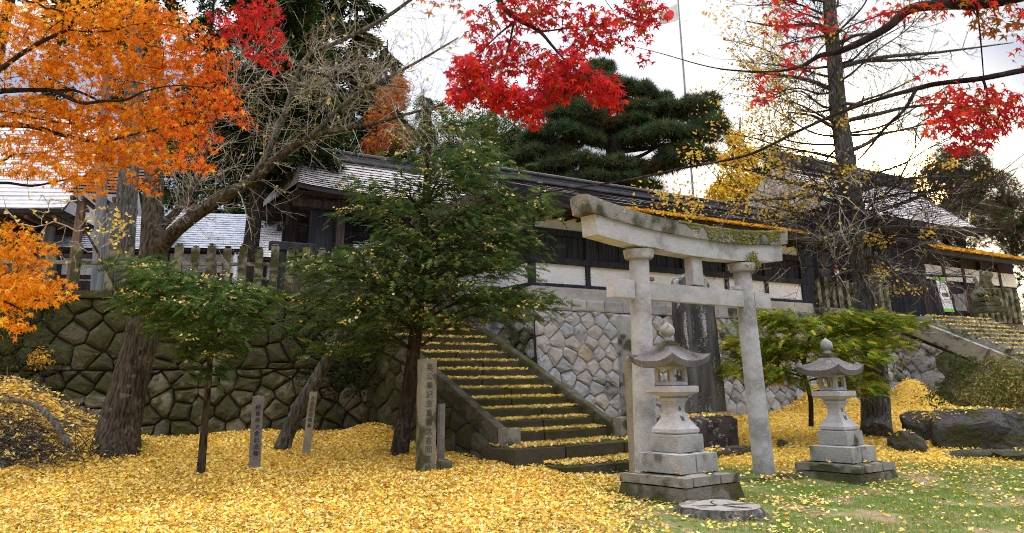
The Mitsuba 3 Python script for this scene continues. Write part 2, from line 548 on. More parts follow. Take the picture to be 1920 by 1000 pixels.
def stone_bump(p, n, uv):
    return ST_GET(uv, 12) * (FB(p.x * 13, p.y * 13, p.z * 13, 2) + 0.3 * N(p.x * 60, p.y * 60, p.z * 60))


scene['stone'] = {'type': 'twosided', 'bsdf': {'type': 'bumpmap', 'arbitrary': tex(stone_bump, 3e-3), 'scale': 1.0,
                  'bsdf': {'type': 'principled', 'base_color': tex(stone_col), 'roughness': 0.88, 'specular': 0.3}}}

# boards, posts and roof coverings: two tones along the grain
WOODS = {'black_wood': ((0.012, 0.013, 0.018), (0.032, 0.033, 0.04)), 'dark_wood': ((0.030, 0.022, 0.018), (0.075, 0.056, 0.046)), 'brown_wood': ((0.12, 0.075, 0.045), (0.20, 0.13, 0.085)), 'grey_wood': ((0.13, 0.14, 0.15), (0.22, 0.23, 0.24))}
ROOFS = {'shingle': ((0.15, 0.14, 0.15), (0.34, 0.32, 0.33)), 'shingle_pale': ((0.46, 0.42, 0.43), (0.66, 0.62, 0.63)), 'metal_roof': ((0.44, 0.43, 0.46), (0.56, 0.55, 0.58)), 'metal_roof_blue': ((0.33, 0.37, 0.46), (0.43, 0.47, 0.55)), 'ridge_tile': ((0.05, 0.052, 0.06), (0.075, 0.077, 0.085))}
for q, (name, tab) in enumerate((('wood', WOODS), ('roofing', ROOFS))):
    for i, w in enumerate(tab):
        PALETTE[w] = (name, i)
W_GET, R_GET = lookup([[*a, *b] for a, b in WOODS.values()], 6), lookup([[*a, *b] for a, b in ROOFS.values()], 6)
scene['wood'] = {'type': 'twosided', 'bsdf': {'type': 'principled', 'roughness': 0.72, 'specular': 0.3,
                 'base_color': tex(lambda p, n, uv: MX(W_GET(uv, 0, 3), W_GET(uv, 3, 3), SS(0.3, 0.7, FB(p.x * 24, p.y * 24, p.z * 1.4, 2))))}}
scene['roofing'] = {'type': 'twosided', 'bsdf': {'type': 'principled', 'roughness': 0.42, 'specular': 0.5,
                    'base_color': tex(lambda p, n, uv: MX(R_GET(uv, 0, 3), R_GET(uv, 3, 3), SS(0.25, 0.75, FB(p.x * 5, p.y * 5, p.z * 3, 3))))}}
BARKS = {'bark_brown': ((0.018, 0.014, 0.010), (0.078, 0.063, 0.045), (0.19, 0.18, 0.14)), 'bark_dark': ((0.022, 0.018, 0.014), (0.06, 0.048, 0.038), (0.13, 0.13, 0.11)), 'bark_grey': ((0.035, 0.033, 0.03), (0.12, 0.115, 0.10), (0.34, 0.34, 0.31)),
         'bark_maple': ((0.012, 0.009, 0.010), (0.035, 0.026, 0.026), (0.08, 0.07, 0.07)), 'twig_pale': ((0.26, 0.235, 0.20), (0.46, 0.43, 0.38), (0.55, 0.53, 0.48)), 'twig_dark': ((0.022, 0.018, 0.018), (0.055, 0.046, 0.043), (0.12, 0.11, 0.10))}
for i, w in enumerate(BARKS):
    PALETTE[w] = ('bark', i)
B_GET = lookup([[*a, *b, *c] for a, b, c in BARKS.values()], 9)


def bark_col(p, n, uv):
    g = FB(p.x * 36, p.y * 36, p.z * 5.5, 3)
    h = FB(p.x * 5 + 3, p.y * 5, p.z * 2.5, 2)
    c = MX(B_GET(uv, 0, 3), B_GET(uv, 3, 3), SS(0.25, 0.70, g) * (0.5 + 1.0 * h))
    return MX(c, B_GET(uv, 6, 3), SS(0.62, 0.72, FB(p.x * 17 + 3, p.y * 17, p.z * 12, 2)) * SS(0.40, 0.62, h) * 0.6)


scene['bark'] = {'type': 'twosided', 'bsdf': {'type': 'bumpmap', 'arbitrary': tex(lambda p, n, uv: FB(p.x * 34, p.y * 34, p.z * 6.0, 2), 4e-3), 'scale': 0.04,
                 'bsdf': {'type': 'principled', 'base_color': tex(bark_col), 'roughness': 0.95, 'specular': 0.2}}}
for key, c in (('joint', (0.045, 0.045, 0.038)), ('joint_light', (0.035, 0.033, 0.031)), ('ink', (0.02, 0.02, 0.022)), ('carved', (0.055, 0.052, 0.045)), ('ink_grey', (0.20, 0.22, 0.30)), ('flag_red', (0.70, 0.05, 0.07)),
               ('flag_white', (0.72, 0.72, 0.69)), ('eave_and_gap_dark', (0.035, 0.033, 0.036)), ('copper_trim', (0.10, 0.16, 0.15)), ('sign_white', (0.72, 0.75, 0.82)), ('sign_green', (0.20, 0.52, 0.08)), ('sign_red', (0.6, 0.05, 0.06)), ('forest_floor', (0.045, 0.05, 0.022))):
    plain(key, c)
plain('pole_metal', (0.30, 0.31, 0.34), 0.4, 0.5)
STUMP = (2.45, 10.2)


def stump_fn(p, n, uv):
    r = dr.sqrt(dr.square(p.x - STUMP[0]) + dr.square(p.y - STUMP[1]))
    w = FB(p.x * 6, p.y * 6, 0.0, 2)
    c = MX((0.19, 0.178, 0.166), (0.29, 0.275, 0.255), (0.5 + 0.5 * dr.sin(r * 190 + w * 14)) * 0.6 + 0.4 * w)
    return MX(c, (0.12, 0.10, 0.085), 0.8 * SS(0.58, 0.72, FB(p.x * 9 + 3, p.y * 9, 1.0, 2)))


def leafy(x, y):
    """how thick the fallen leaves lie, 0 to 1, at a place on the ground"""
    a = SS(1.9, 0.2, x - 0.10 * (y - 9))
    b = SS(14.2, 16.0, y) * SS(1.0, 2.5, x)
    return dr.maximum(a, b * 0.95)


def soil_fn(p, n, uv):
    g = FB(p.x * 3, p.y * 3, 0.0, 3)
    f = N(p.x * 45, p.y * 45, p.z * 45)
    e = SS(0.3, 1.0, leafy(p.x, p.y) + 0.5 * (g - 0.5))
    c = MX((0.11, 0.14, 0.04), (0.22, 0.165, 0.10), SS(0.4, 0.65, g))
    return MX(c * (0.6 + 0.8 * f), mi.Color3f(0.52, 0.34, 0.06) * (0.55 + 0.9 * f), e)


for key, fn in (('soil', soil_fn), ('stump_top', stump_fn)):
    scene[key] = {'type': 'twosided', 'bsdf': {'type': 'principled', 'base_color': tex(fn), 'roughness': 0.95, 'specular': 0.2}}
scene['leaf'] = {'type': 'principledthin', 'base_color': {'type': 'mesh_attribute', 'name': 'vertex_color'}, 'roughness': 0.55, 'diff_trans': 0.75, 'eta': 1.3}
scene['litter'] = {'type': 'principledthin', 'base_color': {'type': 'mesh_attribute', 'name': 'vertex_color'}, 'roughness': 0.6, 'diff_trans': 0.3, 'eta': 1.3}

# ---------------------------------------------------------------- ground
def ss(a, b, x):
    t = np.clip((x - a) / (b - a), 0, 1)
    return t * t * (3 - 2 * t)


MOUNDS = [(-9.6, 15.6, 1.25, 1.9, 1.2), (-2.9, 17.2, 0.24, 0.7, 0.5), (-5.4, 17.4, 0.10, 0.9, 0.5), (8.7, 23.4, 0.85, 0.9, 0.6), (12.1, 25.6, 0.9, 0.75, 0.7),
          (10.6, 20.4, 0.22, 1.3, 0.8)]


def gz(x, y):
    x, y = np.asarray(x, float), np.asarray(y, float)
    hl = 0.60 * np.clip((y - 10.5) / 7.5, 0, 1.1) ** 1.3
    hr = -0.17 * ss(2, 6, x) * ss(16, 12, y) + 0.50 * np.clip((y - 14) / 6.5, 0, 1.2) ** 1.2
    z = hl + (hr - hl) * ss(-0.5, 2.5, x)
    for a, b, h, sx, sy in MOUNDS:
        z = z + h * np.exp(-((x - a) / sx) ** 2 - ((y - b) / sy) ** 2)
    q = np.stack([x * 0.6, y * 0.6, x * 0], -1)
    return z + (0.07 * (meshkit.fbm(q, 3, 2) - 0.5) + 0.045 * (meshkit.fbm(q * 4.2, 3, 6) - 0.5)) * ss(60, 30, y)


gx = np.unique(np.concatenate([np.linspace(-300, -18, 14), np.arange(-18, 22, 0.18), np.linspace(22, 300, 14)]))
gy = np.unique(np.concatenate([np.linspace(-60, 3, 12), np.arange(3, 30, 0.18), np.linspace(30, 600, 20)]))
X, Y = np.meshgrid(gx, gy)
nx = len(gx)
i, j = np.meshgrid(np.arange(nx - 1), np.arange(len(gy) - 1))
a = (j * nx + i).ravel()
ent('ground', (np.stack([X.ravel(), Y.ravel(), gz(X, Y).ravel()], 1), np.stack([a, a + 1, a + 1 + nx, a + nx], 1)), 'soil', True,
    'sloping temple ground of soil, thin grass and fallen ginkgo leaves', kind='structure')

GOLD = [(0.82, 0.57, 0.10), (0.86, 0.64, 0.16), (0.76, 0.46, 0.06), (0.88, 0.72, 0.32), (0.80, 0.60, 0.14)]


def strew(x, y, z, size=0.055, tilt=0.48, cols=GOLD, lift=0.012, pale=0.1):
    n = len(x)
    nr = np.stack([rng.normal(0, tilt, n), rng.normal(0, tilt, n), np.ones(n)], 1)
    R = rot_to(nr, rng.uniform(0, 6.28, n))
    c = vary(cols, n, 0.20, 0.06)
    c = c * (0.70 + 0.62 * meshkit.fbm(np.stack([x * 0.9, y * 0.9, x * 0], -1), 4, 21))[:, None]          # drier and fresher drifts
    p = rng.random(n) < pale
    c[p] = c[p] * 0.5 + np.array([0.80, 0.66, 0.36]) * 0.5
    b = rng.random(n) < 0.08
    c[b] = c[b] * [0.45, 0.36, 0.4]
    pos = np.stack([x, y, z + lift + rng.uniform(0, 0.035, n)], 1)
    return scatter(*GINKGO, R, pos, size * rng.uniform(0.6, 1.3, n), c)


def np_leafy(x, y):
    a = ss(1.9, 0.2, x - 0.10 * (y - 9))
    b = ss(14.2, 16.0, y) * ss(1.0, 2.5, x)
    return np.maximum(a, b * 0.95)


def ground_pts(x0, x1, y0, y1, per):
    n = int((x1 - x0) * (y1 - y0) * per)
    return rng.uniform(x0, x1, n), rng.uniform(y0, y1, n)


WALL_LEFT = lambda x: 17.35 + (x + 9.93) * 0.1625          # foot line of the old wall
parts = []
for (x0, x1, y0, y1, per) in [(-7.2, 4.5, 8.2, 11, 1500), (-9, 3, 11, 14, 950), (-12, 0.8, 14, 18.3, 560), (2, 14.5, 14, 26, 330)]:
    x, y = ground_pts(x0, x1, y0, y1, per)
    k = rng.random(len(x)) < np_leafy(x, y) ** 1.2
    k &= np.abs(x) < (y + 1.0) * 0.66
    k &= (((x + 8.15) / 1.0) ** 2 + ((y - 14.15) / 0.36) ** 2 > 1) | (rng.random(len(x)) < 0.40)        # bare dark front of the brush pile
    x, y = x[k], y[k]
    parts.append(strew(x, y, gz(x, y)))
x, y = ground_pts(0, 11, 8.2, 16, 110)                        # thin scatter over the grass
k = (rng.random(len(x)) < 0.25 + 0.75 * (meshkit.fbm(np.stack([x, y, x * 0], -1) * 0.8, 3, 4) > 0.5)) & (x < (y + 1) * 0.66)
parts.append(strew(x[k], y[k], gz(x[k], y[k]), 0.06, 0.3, GOLD + [(0.30, 0.16, 0.06)], 0.015, 0.3))
ent_leaves('fallen_leaf', join(*parts), 'thick golden carpet of fallen ginkgo leaves over the ground', 'fallen leaves', 'litter')

# grass on the right
x, y = ground_pts(0.4, 12, 8.2, 16.5, 3800)
g = meshkit.fbm(np.stack([x * 0.9, y * 0.9, x * 0], -1), 4, 12)
k = (rng.random(len(x)) < ss(0.36, 0.56, g + 0.10 * (ss(1.5, 4.5, x) - 0.5)) * ss(0.6, 2.8, x - 0.1 * (y - 9)) * (1 - 0.9 * ss(14.5, 16.5, y))) & (x < (y + 1) * 0.66)
x, y = x[k][:70000], y[k][:70000]
n = len(x)
B = np.stack([x, y, gz(x, y) - 0.01], 1)
th = rng.uniform(0, 6.28, n)
w = np.stack([np.cos(th), np.sin(th), th * 0], 1) * 0.0035
h = rng.uniform(0.025, 0.07, n)
tip = B + np.stack([rng.normal(0, 0.02, n), rng.normal(0, 0.02, n), h], 1)
V = np.stack([B - w, B + w, tip], 1).reshape(-1, 3)
c = np.repeat(vary([(0.15, 0.33, 0.045), (0.21, 0.38, 0.06), (0.29, 0.32, 0.10)], n, 0.2), 3, 0)
ent_leaves('grass', (V, np.arange(3 * n).reshape(-1, 3), c), 'short green grass growing through the leaves on the right', 'grass')

# upper terrace and the wooded hill behind
TZ = 3.52
ter = Polygon([(-40, 13.0), (-9.93, 17.62), (-3.25, 18.68), (-3.78, 19.42), (-1.82, 21.0), (-0.6, 21.2), (0.62, 19.66), (13.4, 27.95), (18, 31), (60, 58), (60, 90), (-60, 90), (-60, 12)])
tm = trimesh.creation.extrude_polygon(ter, 4.5, engine='earcut')
tm.apply_translation([0, 0, TZ - 4.5])
ent('terrace', tm, 'gravel', False, 'raised shrine terrace of grey gravel above the stone walls', kind='structure')
hx, hy = np.meshgrid(np.linspace(-160, 160, 60), np.linspace(70, 240, 30))
hz = -1.5 + 16 * ss(70, 230, hy) * (0.6 + 0.8 * meshkit.fbm(np.stack([hx * 0.02, hy * 0.02, hx * 0], -1), 3, 9)) * ss(40, -60, hx)
i, j = np.meshgrid(np.arange(59), np.arange(29))
a = (j * 60 + i).ravel()
ent('hill', (np.stack([hx.ravel(), hy.ravel(), hz.ravel()], 1), np.stack([a, a + 1, a + 61, a + 60], 1)), 'forest_floor', True, 'low wooded hill behind the shrine', kind='structure')


# ---------------------------------------------------------------- stone walls
def cells(x0, x1, z0, z1, sx, sz, seed, jit=0.16, clip=None):
    """stones laid in a slanting diamond pattern: polygons in wall coordinates"""
    g = np.random.default_rng(seed)
    pts = []
    for j, z in enumerate(np.arange(z0 - 2 * sz, z1 + 2 * sz, sz)):
        for x in np.arange(x0 - 2 * sx, x1 + 2 * sx, sx):
            pts.append((x + (j % 2) * sx / 2 + g.uniform(-1, 1) * jit * sx, z + g.uniform(-1, 1) * jit * sz))
    vo = Voronoi(np.array(pts))
    area = clip or sbox(x0, z0, x1, z1)
    out = []
    for r in vo.point_region:
        reg = vo.regions[r]
        if -1 in reg or not reg:
            continue
        q = Polygon(vo.vertices[reg]).intersection(area).buffer(-0.005 - 0.008 * g.random() ** 2, join_style=2)
        if q.geom_type == 'Polygon' and q.area > 0.006:
            q = q.buffer(-0.03).buffer(0.03, quad_segs=2).simplify(0.008) if q.area > 0.03 else q
            if q.geom_type == 'Polygon' and not q.is_empty:
                out.append(np.array(q.exterior.coords)[:-1])
    return out


def stone_mesh(poly, fn, seed, bulge=0.05):
    """one domed, uneven stone; fn maps (s, h, out) to world"""
    g = np.random.default_rng(seed)
    if Polygon(poly).exterior.is_ccw is False:
        poly = poly[::-1]
    n = len(poly)
    c = Polygon(poly).centroid.coords[0]
    c = np.array(c)
    tl = g.normal(0, 0.05, 2)
    rings = []
    for sc, o, am in ((1.0, -0.08, 0), (1.0, 0.0, 0.0), (0.90, 0.55 * bulge, 0.008), (0.62, bulge, 0.012)):
        q = c + (poly - c) * sc + g.normal(0, am + 1e-9, poly.shape)
        rings.append(np.column_stack([q, o + (q - c) @ tl * (o > 0) + g.normal(0, am + 1e-9, n)]))
    V = np.vstack(rings + [[np.append(c, bulge * 1.15)]])
    F = []
    for k in range(3):
        for i in range(n):
            a, b = k * n + i, k * n + (i + 1) % n
            F += [(a, b, b + n), (a, b + n, a + n)]
    F += [(3 * n + i, 3 * n + (i + 1) % n, 4 * n) for i in range(n)]
    t = trimesh.Trimesh(V, F, process=False).subdivide()
    V = np.array(t.vertices)
    w = V * 7.0 + seed * 1.37
    chip = np.abs(meshkit.fbm(w, 3, 4) - 0.5) * 2
    V[:, 2] += np.where(V[:, 2] > -0.02, (0.5 - chip) * 0.45 * bulge + (meshkit.fbm(w * 2.3, 2, 9) - 0.5) * 0.25 * bulge, 0)
    V[:, :2] += (np.stack([meshkit.fbm(w + 9, 2, 1), meshkit.fbm(w + 17, 2, 2)], -1) - 0.5) * 0.03
    return fn(V), np.array(t.faces)


def stone_wall(key, label, polys, fn, mats, seed, back, backmat, sel=None, bulge=0.05):
    k = thing(key, label, 'stone wall')
    for i, q in enumerate(polys):
        c = q.mean(0)
        m = sel(c, np.random.default_rng(seed * 977 + i).random()) if sel else mats[i % len(mats)]
        ent(k + '__stone', stone_mesh(q, fn, seed * 1000 + i, bulge), m, 35)
    ent(k + '__backing', back, backmat)
    return k


WF = Frame((0.467, 19.4, 0), 33)


def wall_map(V):
    """s along the wall, h height, out towards the viewer; the face leans back"""
    bat = 0.09 * (TZ - V[:, 1])
    return WF.p(np.column_stack([V[:, 0], -V[:, 2] - bat, V[:, 1]]))


area = Polygon([(0.0, -0.2), (15.2, -0.2), (14.4, 3.22), (0.0, 3.22)])
lo = cells(0.0, 15.2, 0.0, 3.2, 0.455, 0.275, 3, 0.19, area)


def light_sel(c, u):
    if c[0] > 6.3 or (c[1] < 0.7 and u < 0.5):
        return 'wall_stone_3' if u < 0.62 else 'wall_stone_0'
    if c[1] < 1.55 + 0.3 * math.sin(1.3 * c[0]):
        return 'wall_stone_0' if u < 0.75 else 'wall_stone_3' if u < 0.93 else 'wall_stone_1'
    return 'wall_stone_1' if u < 0.74 else 'wall_stone_0' if u < 0.93 else 'wall_stone_2'


cop = []
g = np.random.default_rng(8)
s = 0.0
while s < 14.4:
    e = min(14.4, s + g.uniform(0.42, 0.62))
    cop.append(np.array(sbox(s + 0.008, 3.23, e - 0.008, TZ - 0.005).exterior.coords)[:-1])
    s = e
bk = np.array([(0, -0.5, -0.03), (15.3, -0.5, -0.03), (14.4, TZ, -0.03), (0, TZ, -0.03), (0, -0.5, -0.5), (15.3, -0.5, -0.5), (14.4, TZ, -0.5), (0, TZ, -0.5)], float)
bkf = np.array([(0, 1, 2, 3), (5, 4, 7, 6), (4, 0, 3, 7), (1, 5, 6, 2), (3, 2, 6, 7), (4, 5, 1, 0)])
stone_wall('stone_wall', 'pale wall of diamond laid stones under the white plaster hall, behind the stone gate', lo + cop, wall_map, None, 1, (wall_map(bk), bkf), 'joint_light', light_sel, 0.045)
# the same wall's flank running back beside the steps, dark and mossy
def flank_map(V):
    return WF.p(np.column_stack([-V[:, 2] - 0.05 * (TZ - V[:, 1]), V[:, 0], V[:, 1]]))


fl = cells(0.0, 3.3, 0.2, TZ, 0.5, 0.3, 14)
fl = [np.column_stack([3.3 - q[:, 0], q[:, 1]])[::-1] for q in fl]
bb = bk.copy()
bb[:, 0] = np.where(bb[:, 0] > 1, 3.3, 0.02)
stone_wall('stone_wall', 'dark mossy flank of stones rising beside the upper right side of the steps', fl, lambda V: flank_map(V), None, 2, (flank_map(bb), bkf[:, ::-1]), 'joint',
           lambda c, u: 'wall_stone_3' if u < 0.5 else 'old_stone_1')

# the old mossy wall on the left
LF = Frame((-13.5, 16.77, 0), math.degrees(math.atan(0.1625)))


def old_map(V):
    bat = 0.11 * (TZ - V[:, 1])
    return LF.p(np.column_stack([V[:, 0], -V[:, 2] - bat, V[:, 1]]))


ol = cells(0.5, 10.7, 0.1, 1.9, 0.48, 0.31, 21, 0.36) + cells(0.5, 10.7, 1.9, TZ - 0.12, 0.62, 0.36, 22, 0.36)
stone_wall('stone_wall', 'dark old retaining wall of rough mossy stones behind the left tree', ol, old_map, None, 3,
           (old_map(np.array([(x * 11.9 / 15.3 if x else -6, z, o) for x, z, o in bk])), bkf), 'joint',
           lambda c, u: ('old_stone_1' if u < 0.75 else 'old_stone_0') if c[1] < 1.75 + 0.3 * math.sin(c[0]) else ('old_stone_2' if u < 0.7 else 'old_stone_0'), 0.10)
cp = thing('wall_coping', 'mossy stone coping along the top of the dark left wall under the stone fence', 'coping')
for i in range(9):
    ent(cp + '__coping_stone', LF(rough_box(-0.5 + i * 1.35, 0.83 + i * 1.35, -0.16, 0.30, TZ - 0.12, TZ + 0.06, 0.2, 0.012, i)), 'old_stone_0', 40)

# ---------------------------------------------------------------- stone steps
SA = 39.0
SF = Frame((-0.138, 14.903, 0), SA)
ST = thing('stone_steps', 'long flight of dark stone steps strewn with yellow leaves climbing to the gate', 'steps')
W, RUN, RISE, Z0 = 2.5, 0.38, 0.187, 0.705
tread = []
for k in range(15):
    y0, z1 = k * RUN, Z0 + k * RISE
    cut = W * (0.35 + 0.3 * ((k * 7) % 5) / 5)
    for (a, b) in ((0, cut - 0.006), (cut + 0.006, W)):
        ent(ST + '__step', SF(rough_box(a, b, y0, y0 + RUN + 0.25, z1 - RISE - 0.04, z1 - 0.003 * (a > 0), 0.16, 0.010, k * 3 + int(a > 0))), 'step_stone', 40)
    tread.append((0.05, W - 0.05, y0 + 0.02, y0 + RUN, z1))
# two broad landings at the foot
for (a, b, y0, y1, z0, z1, sd) in [(-0.45, 4.2, -0.75, 0.2, -0.1, 0.50, 1), (0.05, 4.4, -1.45, -0.72, -0.2, 0.24, 2)]:
    c0 = a
    for c1 in (a + 1.15, a + 2.6, b):
        ent(ST + '__landing_slab', SF(rough_box(c0 + 0.005, c1 - 0.005, y0, y1, z0, z1, 0.14, 0.014, sd + int(c1 * 5))), 'step_stone', 40)
        c0 = c1
    tread.append((a + 0.1, b - 0.1, y0 + 0.06, y1, z1))
# sloping side kerbs with end posts
for (xa, xb, nm) in ((-0.26, -0.02, 0), (W + 0.02, W + 0.24, 1)):
    P = []
    for y, z in ((-0.05, Z0 + 0.02), (14.6 * RUN, Z0 + 0.10 + 14.2 * RISE)):
        P += [(xa, y, z), (xb, y, z), (xb, y, z - 0.9), (xa, y, z - 0.9)]
    n = 16
    V, F = [], []
    for i in range(n + 1):
        t = i / n
        y, z = -0.05 + t * (14.6 * RUN), Z0 + 0.03 + t * (14.4 * RISE)
        for (x, dz) in ((xa, -0.27), (xa, 0.0), (xa + 0.03, 0.05), (xb - 0.03, 0.05), (xb, 0.0), (xb, -0.27)):
            V.append((x, y, z + dz))
    V = np.array(V)
    V += 0.02 * (np.stack([meshkit.fbm(V * 2.5 + 9 * q, 3, q) for q in range(3)], -1) - 0.5) * [1, 1, 1.6]
    for i in range(n):
        for q in range(5):
            a = i * 6 + q
            F.append((a, a + 1, a + 7, a + 6))
    ent(ST + '__side_kerb', SF((V, np.array(F)[:, ::-1])), 'kerb_stone', 50)
    ent(ST + '__end_post', SF(rough_box(xa - 0.02, xb + 0.06, -0.34, -0.05, 0.45, Z0 + 0.10 + 0.1 * nm, 0.09, 0.012, 40 + nm)), 'granite_mossy', 40)
# flank of the flight under the left kerb
def stair_flank(V):
    return SF.p(np.column_stack([-0.24 - V[:, 2] - 0.05 * (3 - V[:, 1]), V[:, 0], V[:, 1]]))


fa = Polygon([(-0.2, -0.1), (5.6, -0.1), (5.6, 3.25), (0.0, 0.50)])
fp = cells(-0.2, 5.6, -0.1, 3.3, 0.5, 0.34, 31, 0.3, fa)
fp = [q[::-1] * [1, 1] for q in fp]
fb = np.array([(-0.1, -0.3, -0.03), (5.7, -0.3, -0.03), (5.7, 3.25, -0.03), (-0.05, 0.42, -0.03), (-0.1, -0.3, -0.22), (5.7, -0.3, -0.22), (5.7, 3.25, -0.22), (-0.05, 0.42, -0.22)])


def flipped(V):
    return stair_flank(V)


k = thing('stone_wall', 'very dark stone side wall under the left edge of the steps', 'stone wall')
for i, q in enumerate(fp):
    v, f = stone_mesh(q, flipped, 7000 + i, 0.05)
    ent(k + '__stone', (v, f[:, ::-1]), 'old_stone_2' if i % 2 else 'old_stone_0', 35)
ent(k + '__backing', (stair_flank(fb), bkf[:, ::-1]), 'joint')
lt = []
for (a, b, y0, y1, z) in tread:
    n = int((b - a) * (y1 - y0) * 800)
    lx, ly = rng.uniform(a, b, n), y0 + (y1 - y0) * rng.random(n) ** 0.8
    keep = meshkit.fbm(np.stack([lx * 2, ly * 3, lx * 0 + z * 5], -1), 3, 5) + 0.35 * np.abs(lx - a - (b - a) * 0.5) / (b - a) + 0.2 * ((ly - y0) / (y1 - y0)) > 0.50
    q = SF.p(np.column_stack([lx, ly, np.full(n, z)]))[keep]
    lt.append(strew(q[:, 0], q[:, 1], q[:, 2], 0.058, 0.55, GOLD, 0.012, 0.25))
ent_leaves('fallen_leaf', join(*lt), 'yellow ginkgo leaves lying in rows on the stone steps', 'fallen leaves', 'litter')

# second stair on the far right, with a concrete side wall
R2 = thing('stone_steps', 'second flight of stone steps behind a concrete side wall at the far right', 'steps')
lt = []
for k in range(12):
    y1, z1 = -0.3 - k * 0.36, TZ + 0.03 - k * 0.165
    ent(R2 + '__step', WF(rough_box(15.35, 19.8, y1 - 0.36, y1 + 0.3, z1 - 0.5, z1, 0.35, 0.01, k)), 'old_concrete', 40)
    n = 260
    q = WF.p(np.column_stack([rng.uniform(15.5, 19.6, n), y1 - 0.36 + 0.3 * rng.random(n), np.full(n, z1)]))
    lt.append(strew(q[:, 0], q[:, 1], q[:, 2], 0.06, 0.5, GOLD, 0.012, 0.4))
ent_leaves('fallen_leaf', join(*lt), 'yellow leaves scattered on the steps at the far right', 'fallen leaves', 'litter')
V = []
for y, z in ((0.1, TZ + 0.13), (-4.6, TZ + 0.13 - 4.7 * 0.458)):
    V += [(15.05, y, z), (15.33, y, z), (15.33, y, z - 0.55), (15.05, y, z - 0.55)]
ent(R2 + '__side_wall', WF((np.array(V), np.array([(0, 1, 5, 4), (1, 2, 6, 5), (2, 3, 7, 6), (3, 0, 4, 7), (3, 2, 1, 0), (4, 5, 6, 7)])[:, ::-1])), 'old_concrete')


def right_flank(V):
    return WF.p(np.column_stack([15.15 - V[:, 2] - 0.12 * (3 - V[:, 1]), V[:, 0], V[:, 1]]))


fa = Polygon([(-5, -0.1), (0.3, -0.1), (0.3, 3.05), (-5, 0.75)])
rp = cells(-5, 0.3, -0.1, 3.1, 0.75, 0.55, 41, 0.25, fa)
k = thing('stone_wall', 'dark wall of large angular stones below the concrete side of the right steps', 'stone wall')
for i, q in enumerate(rp):
    v, f = stone_mesh(q, right_flank, 8000 + i, 0.03)
    ent(k + '__stone', (v, f[:, ::-1]), ('wall_stone_3', 'old_stone_0', 'old_stone_2')[int(min(2, max(0, -q[:, 0].mean() * 0.8)))], 35)
fb = np.array([(-5, -0.3, -0.03), (0.3, -0.3, -0.03), (0.3, 3.05, -0.03), (-5, 0.75, -0.03), (-5, -0.3, -0.2), (0.3, -0.3, -0.2), (0.3, 3.05, -0.2), (-5, 0.75, -0.2)])
ent(k + '__backing', (right_flank(fb), bkf[:, ::-1]), 'joint')

# ---------------------------------------------------------------- buildings
def roof_slope(x0, x1, y0, z0, y1, z1, n, curve=0.25, lift=0.0, thick=0.045, seed=0, skew0=0.0, skew1=0.0):
    """stepped courses of a roof rising from the eave (y0, z0) to the ridge (y1, z1); lift turns the eave up at the ends; skew shortens the top.
    Returns the covering and the course edges"""
    g = np.random.default_rng(seed)
    V, F, E = [], [], []
    cols = 17

    def prof(t):
        return y0 + (y1 - y0) * t, z0 + (z1 - z0) * ((1 - curve) * t + curve * t * t)
    for i in range(n):
        (ya, za), (yb, zb) = prof(i / n), prof((i + 1.1) / n)
        b = len(V)
        for c in range(cols):
            u = c / (cols - 1)
            for (y, z, t) in ((ya, za, i / n), (yb, zb, (i + 1.1) / n)):
                xa, xb = x0 + skew0 * t, x1 - skew1 * t
                up = lift * ((2 * u - 1) ** 4) * (1 - t)
                x, jz = xa + (xb - xa) * u, g.normal(0, 0.005)
                front = t == i / n
                V += [(x, y - (0.03 if front else 0), z + up + jz + (thick if front else 0.003)), (x, y + 0.02, z + up - 0.02)]
        for c in range(cols - 1):
            a = b + c * 4
            F.append((a, a + 4, a + 6, a + 2))
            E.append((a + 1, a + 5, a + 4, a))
    V = np.array(V)
    return (V, np.array(F)), (V, np.array(E))


def roof(key, fr, mat, *a, edge_mat='eave_and_gap_dark', **k):
    """a roof covering of shingle courses: its own part, with course edges coloured dark for the shadow in the gaps"""
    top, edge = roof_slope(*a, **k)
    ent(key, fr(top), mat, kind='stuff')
    ent(key + '__course_edge', fr(edge), edge_mat, kind='stuff')  # dark edge colour stands in for gap shadow between courses


def slab_along(x0, x1, prof, h, lift=0.0, n=13):
    """fascia board following a turned up eave: prof = (y, z)"""
    V, F = [], []
    for c in range(n):
        u = c / (n - 1)
        up = lift * (2 * u - 1) ** 4
        x = x0 + (x1 - x0) * u
        for dy, dz in ((0, 0), (0.09, 0), (0.09, -h), (0, -h)):
            V.append((x, prof[0] + dy, prof[1] + up + dz))
    for c in range(n - 1):
        a = c * 4
        for q in range(4):
            F.append((a + q, a + (q + 1) % 4, a + 4 + (q + 1) % 4, a + 4 + q))
    return np.array(V), np.array(F)


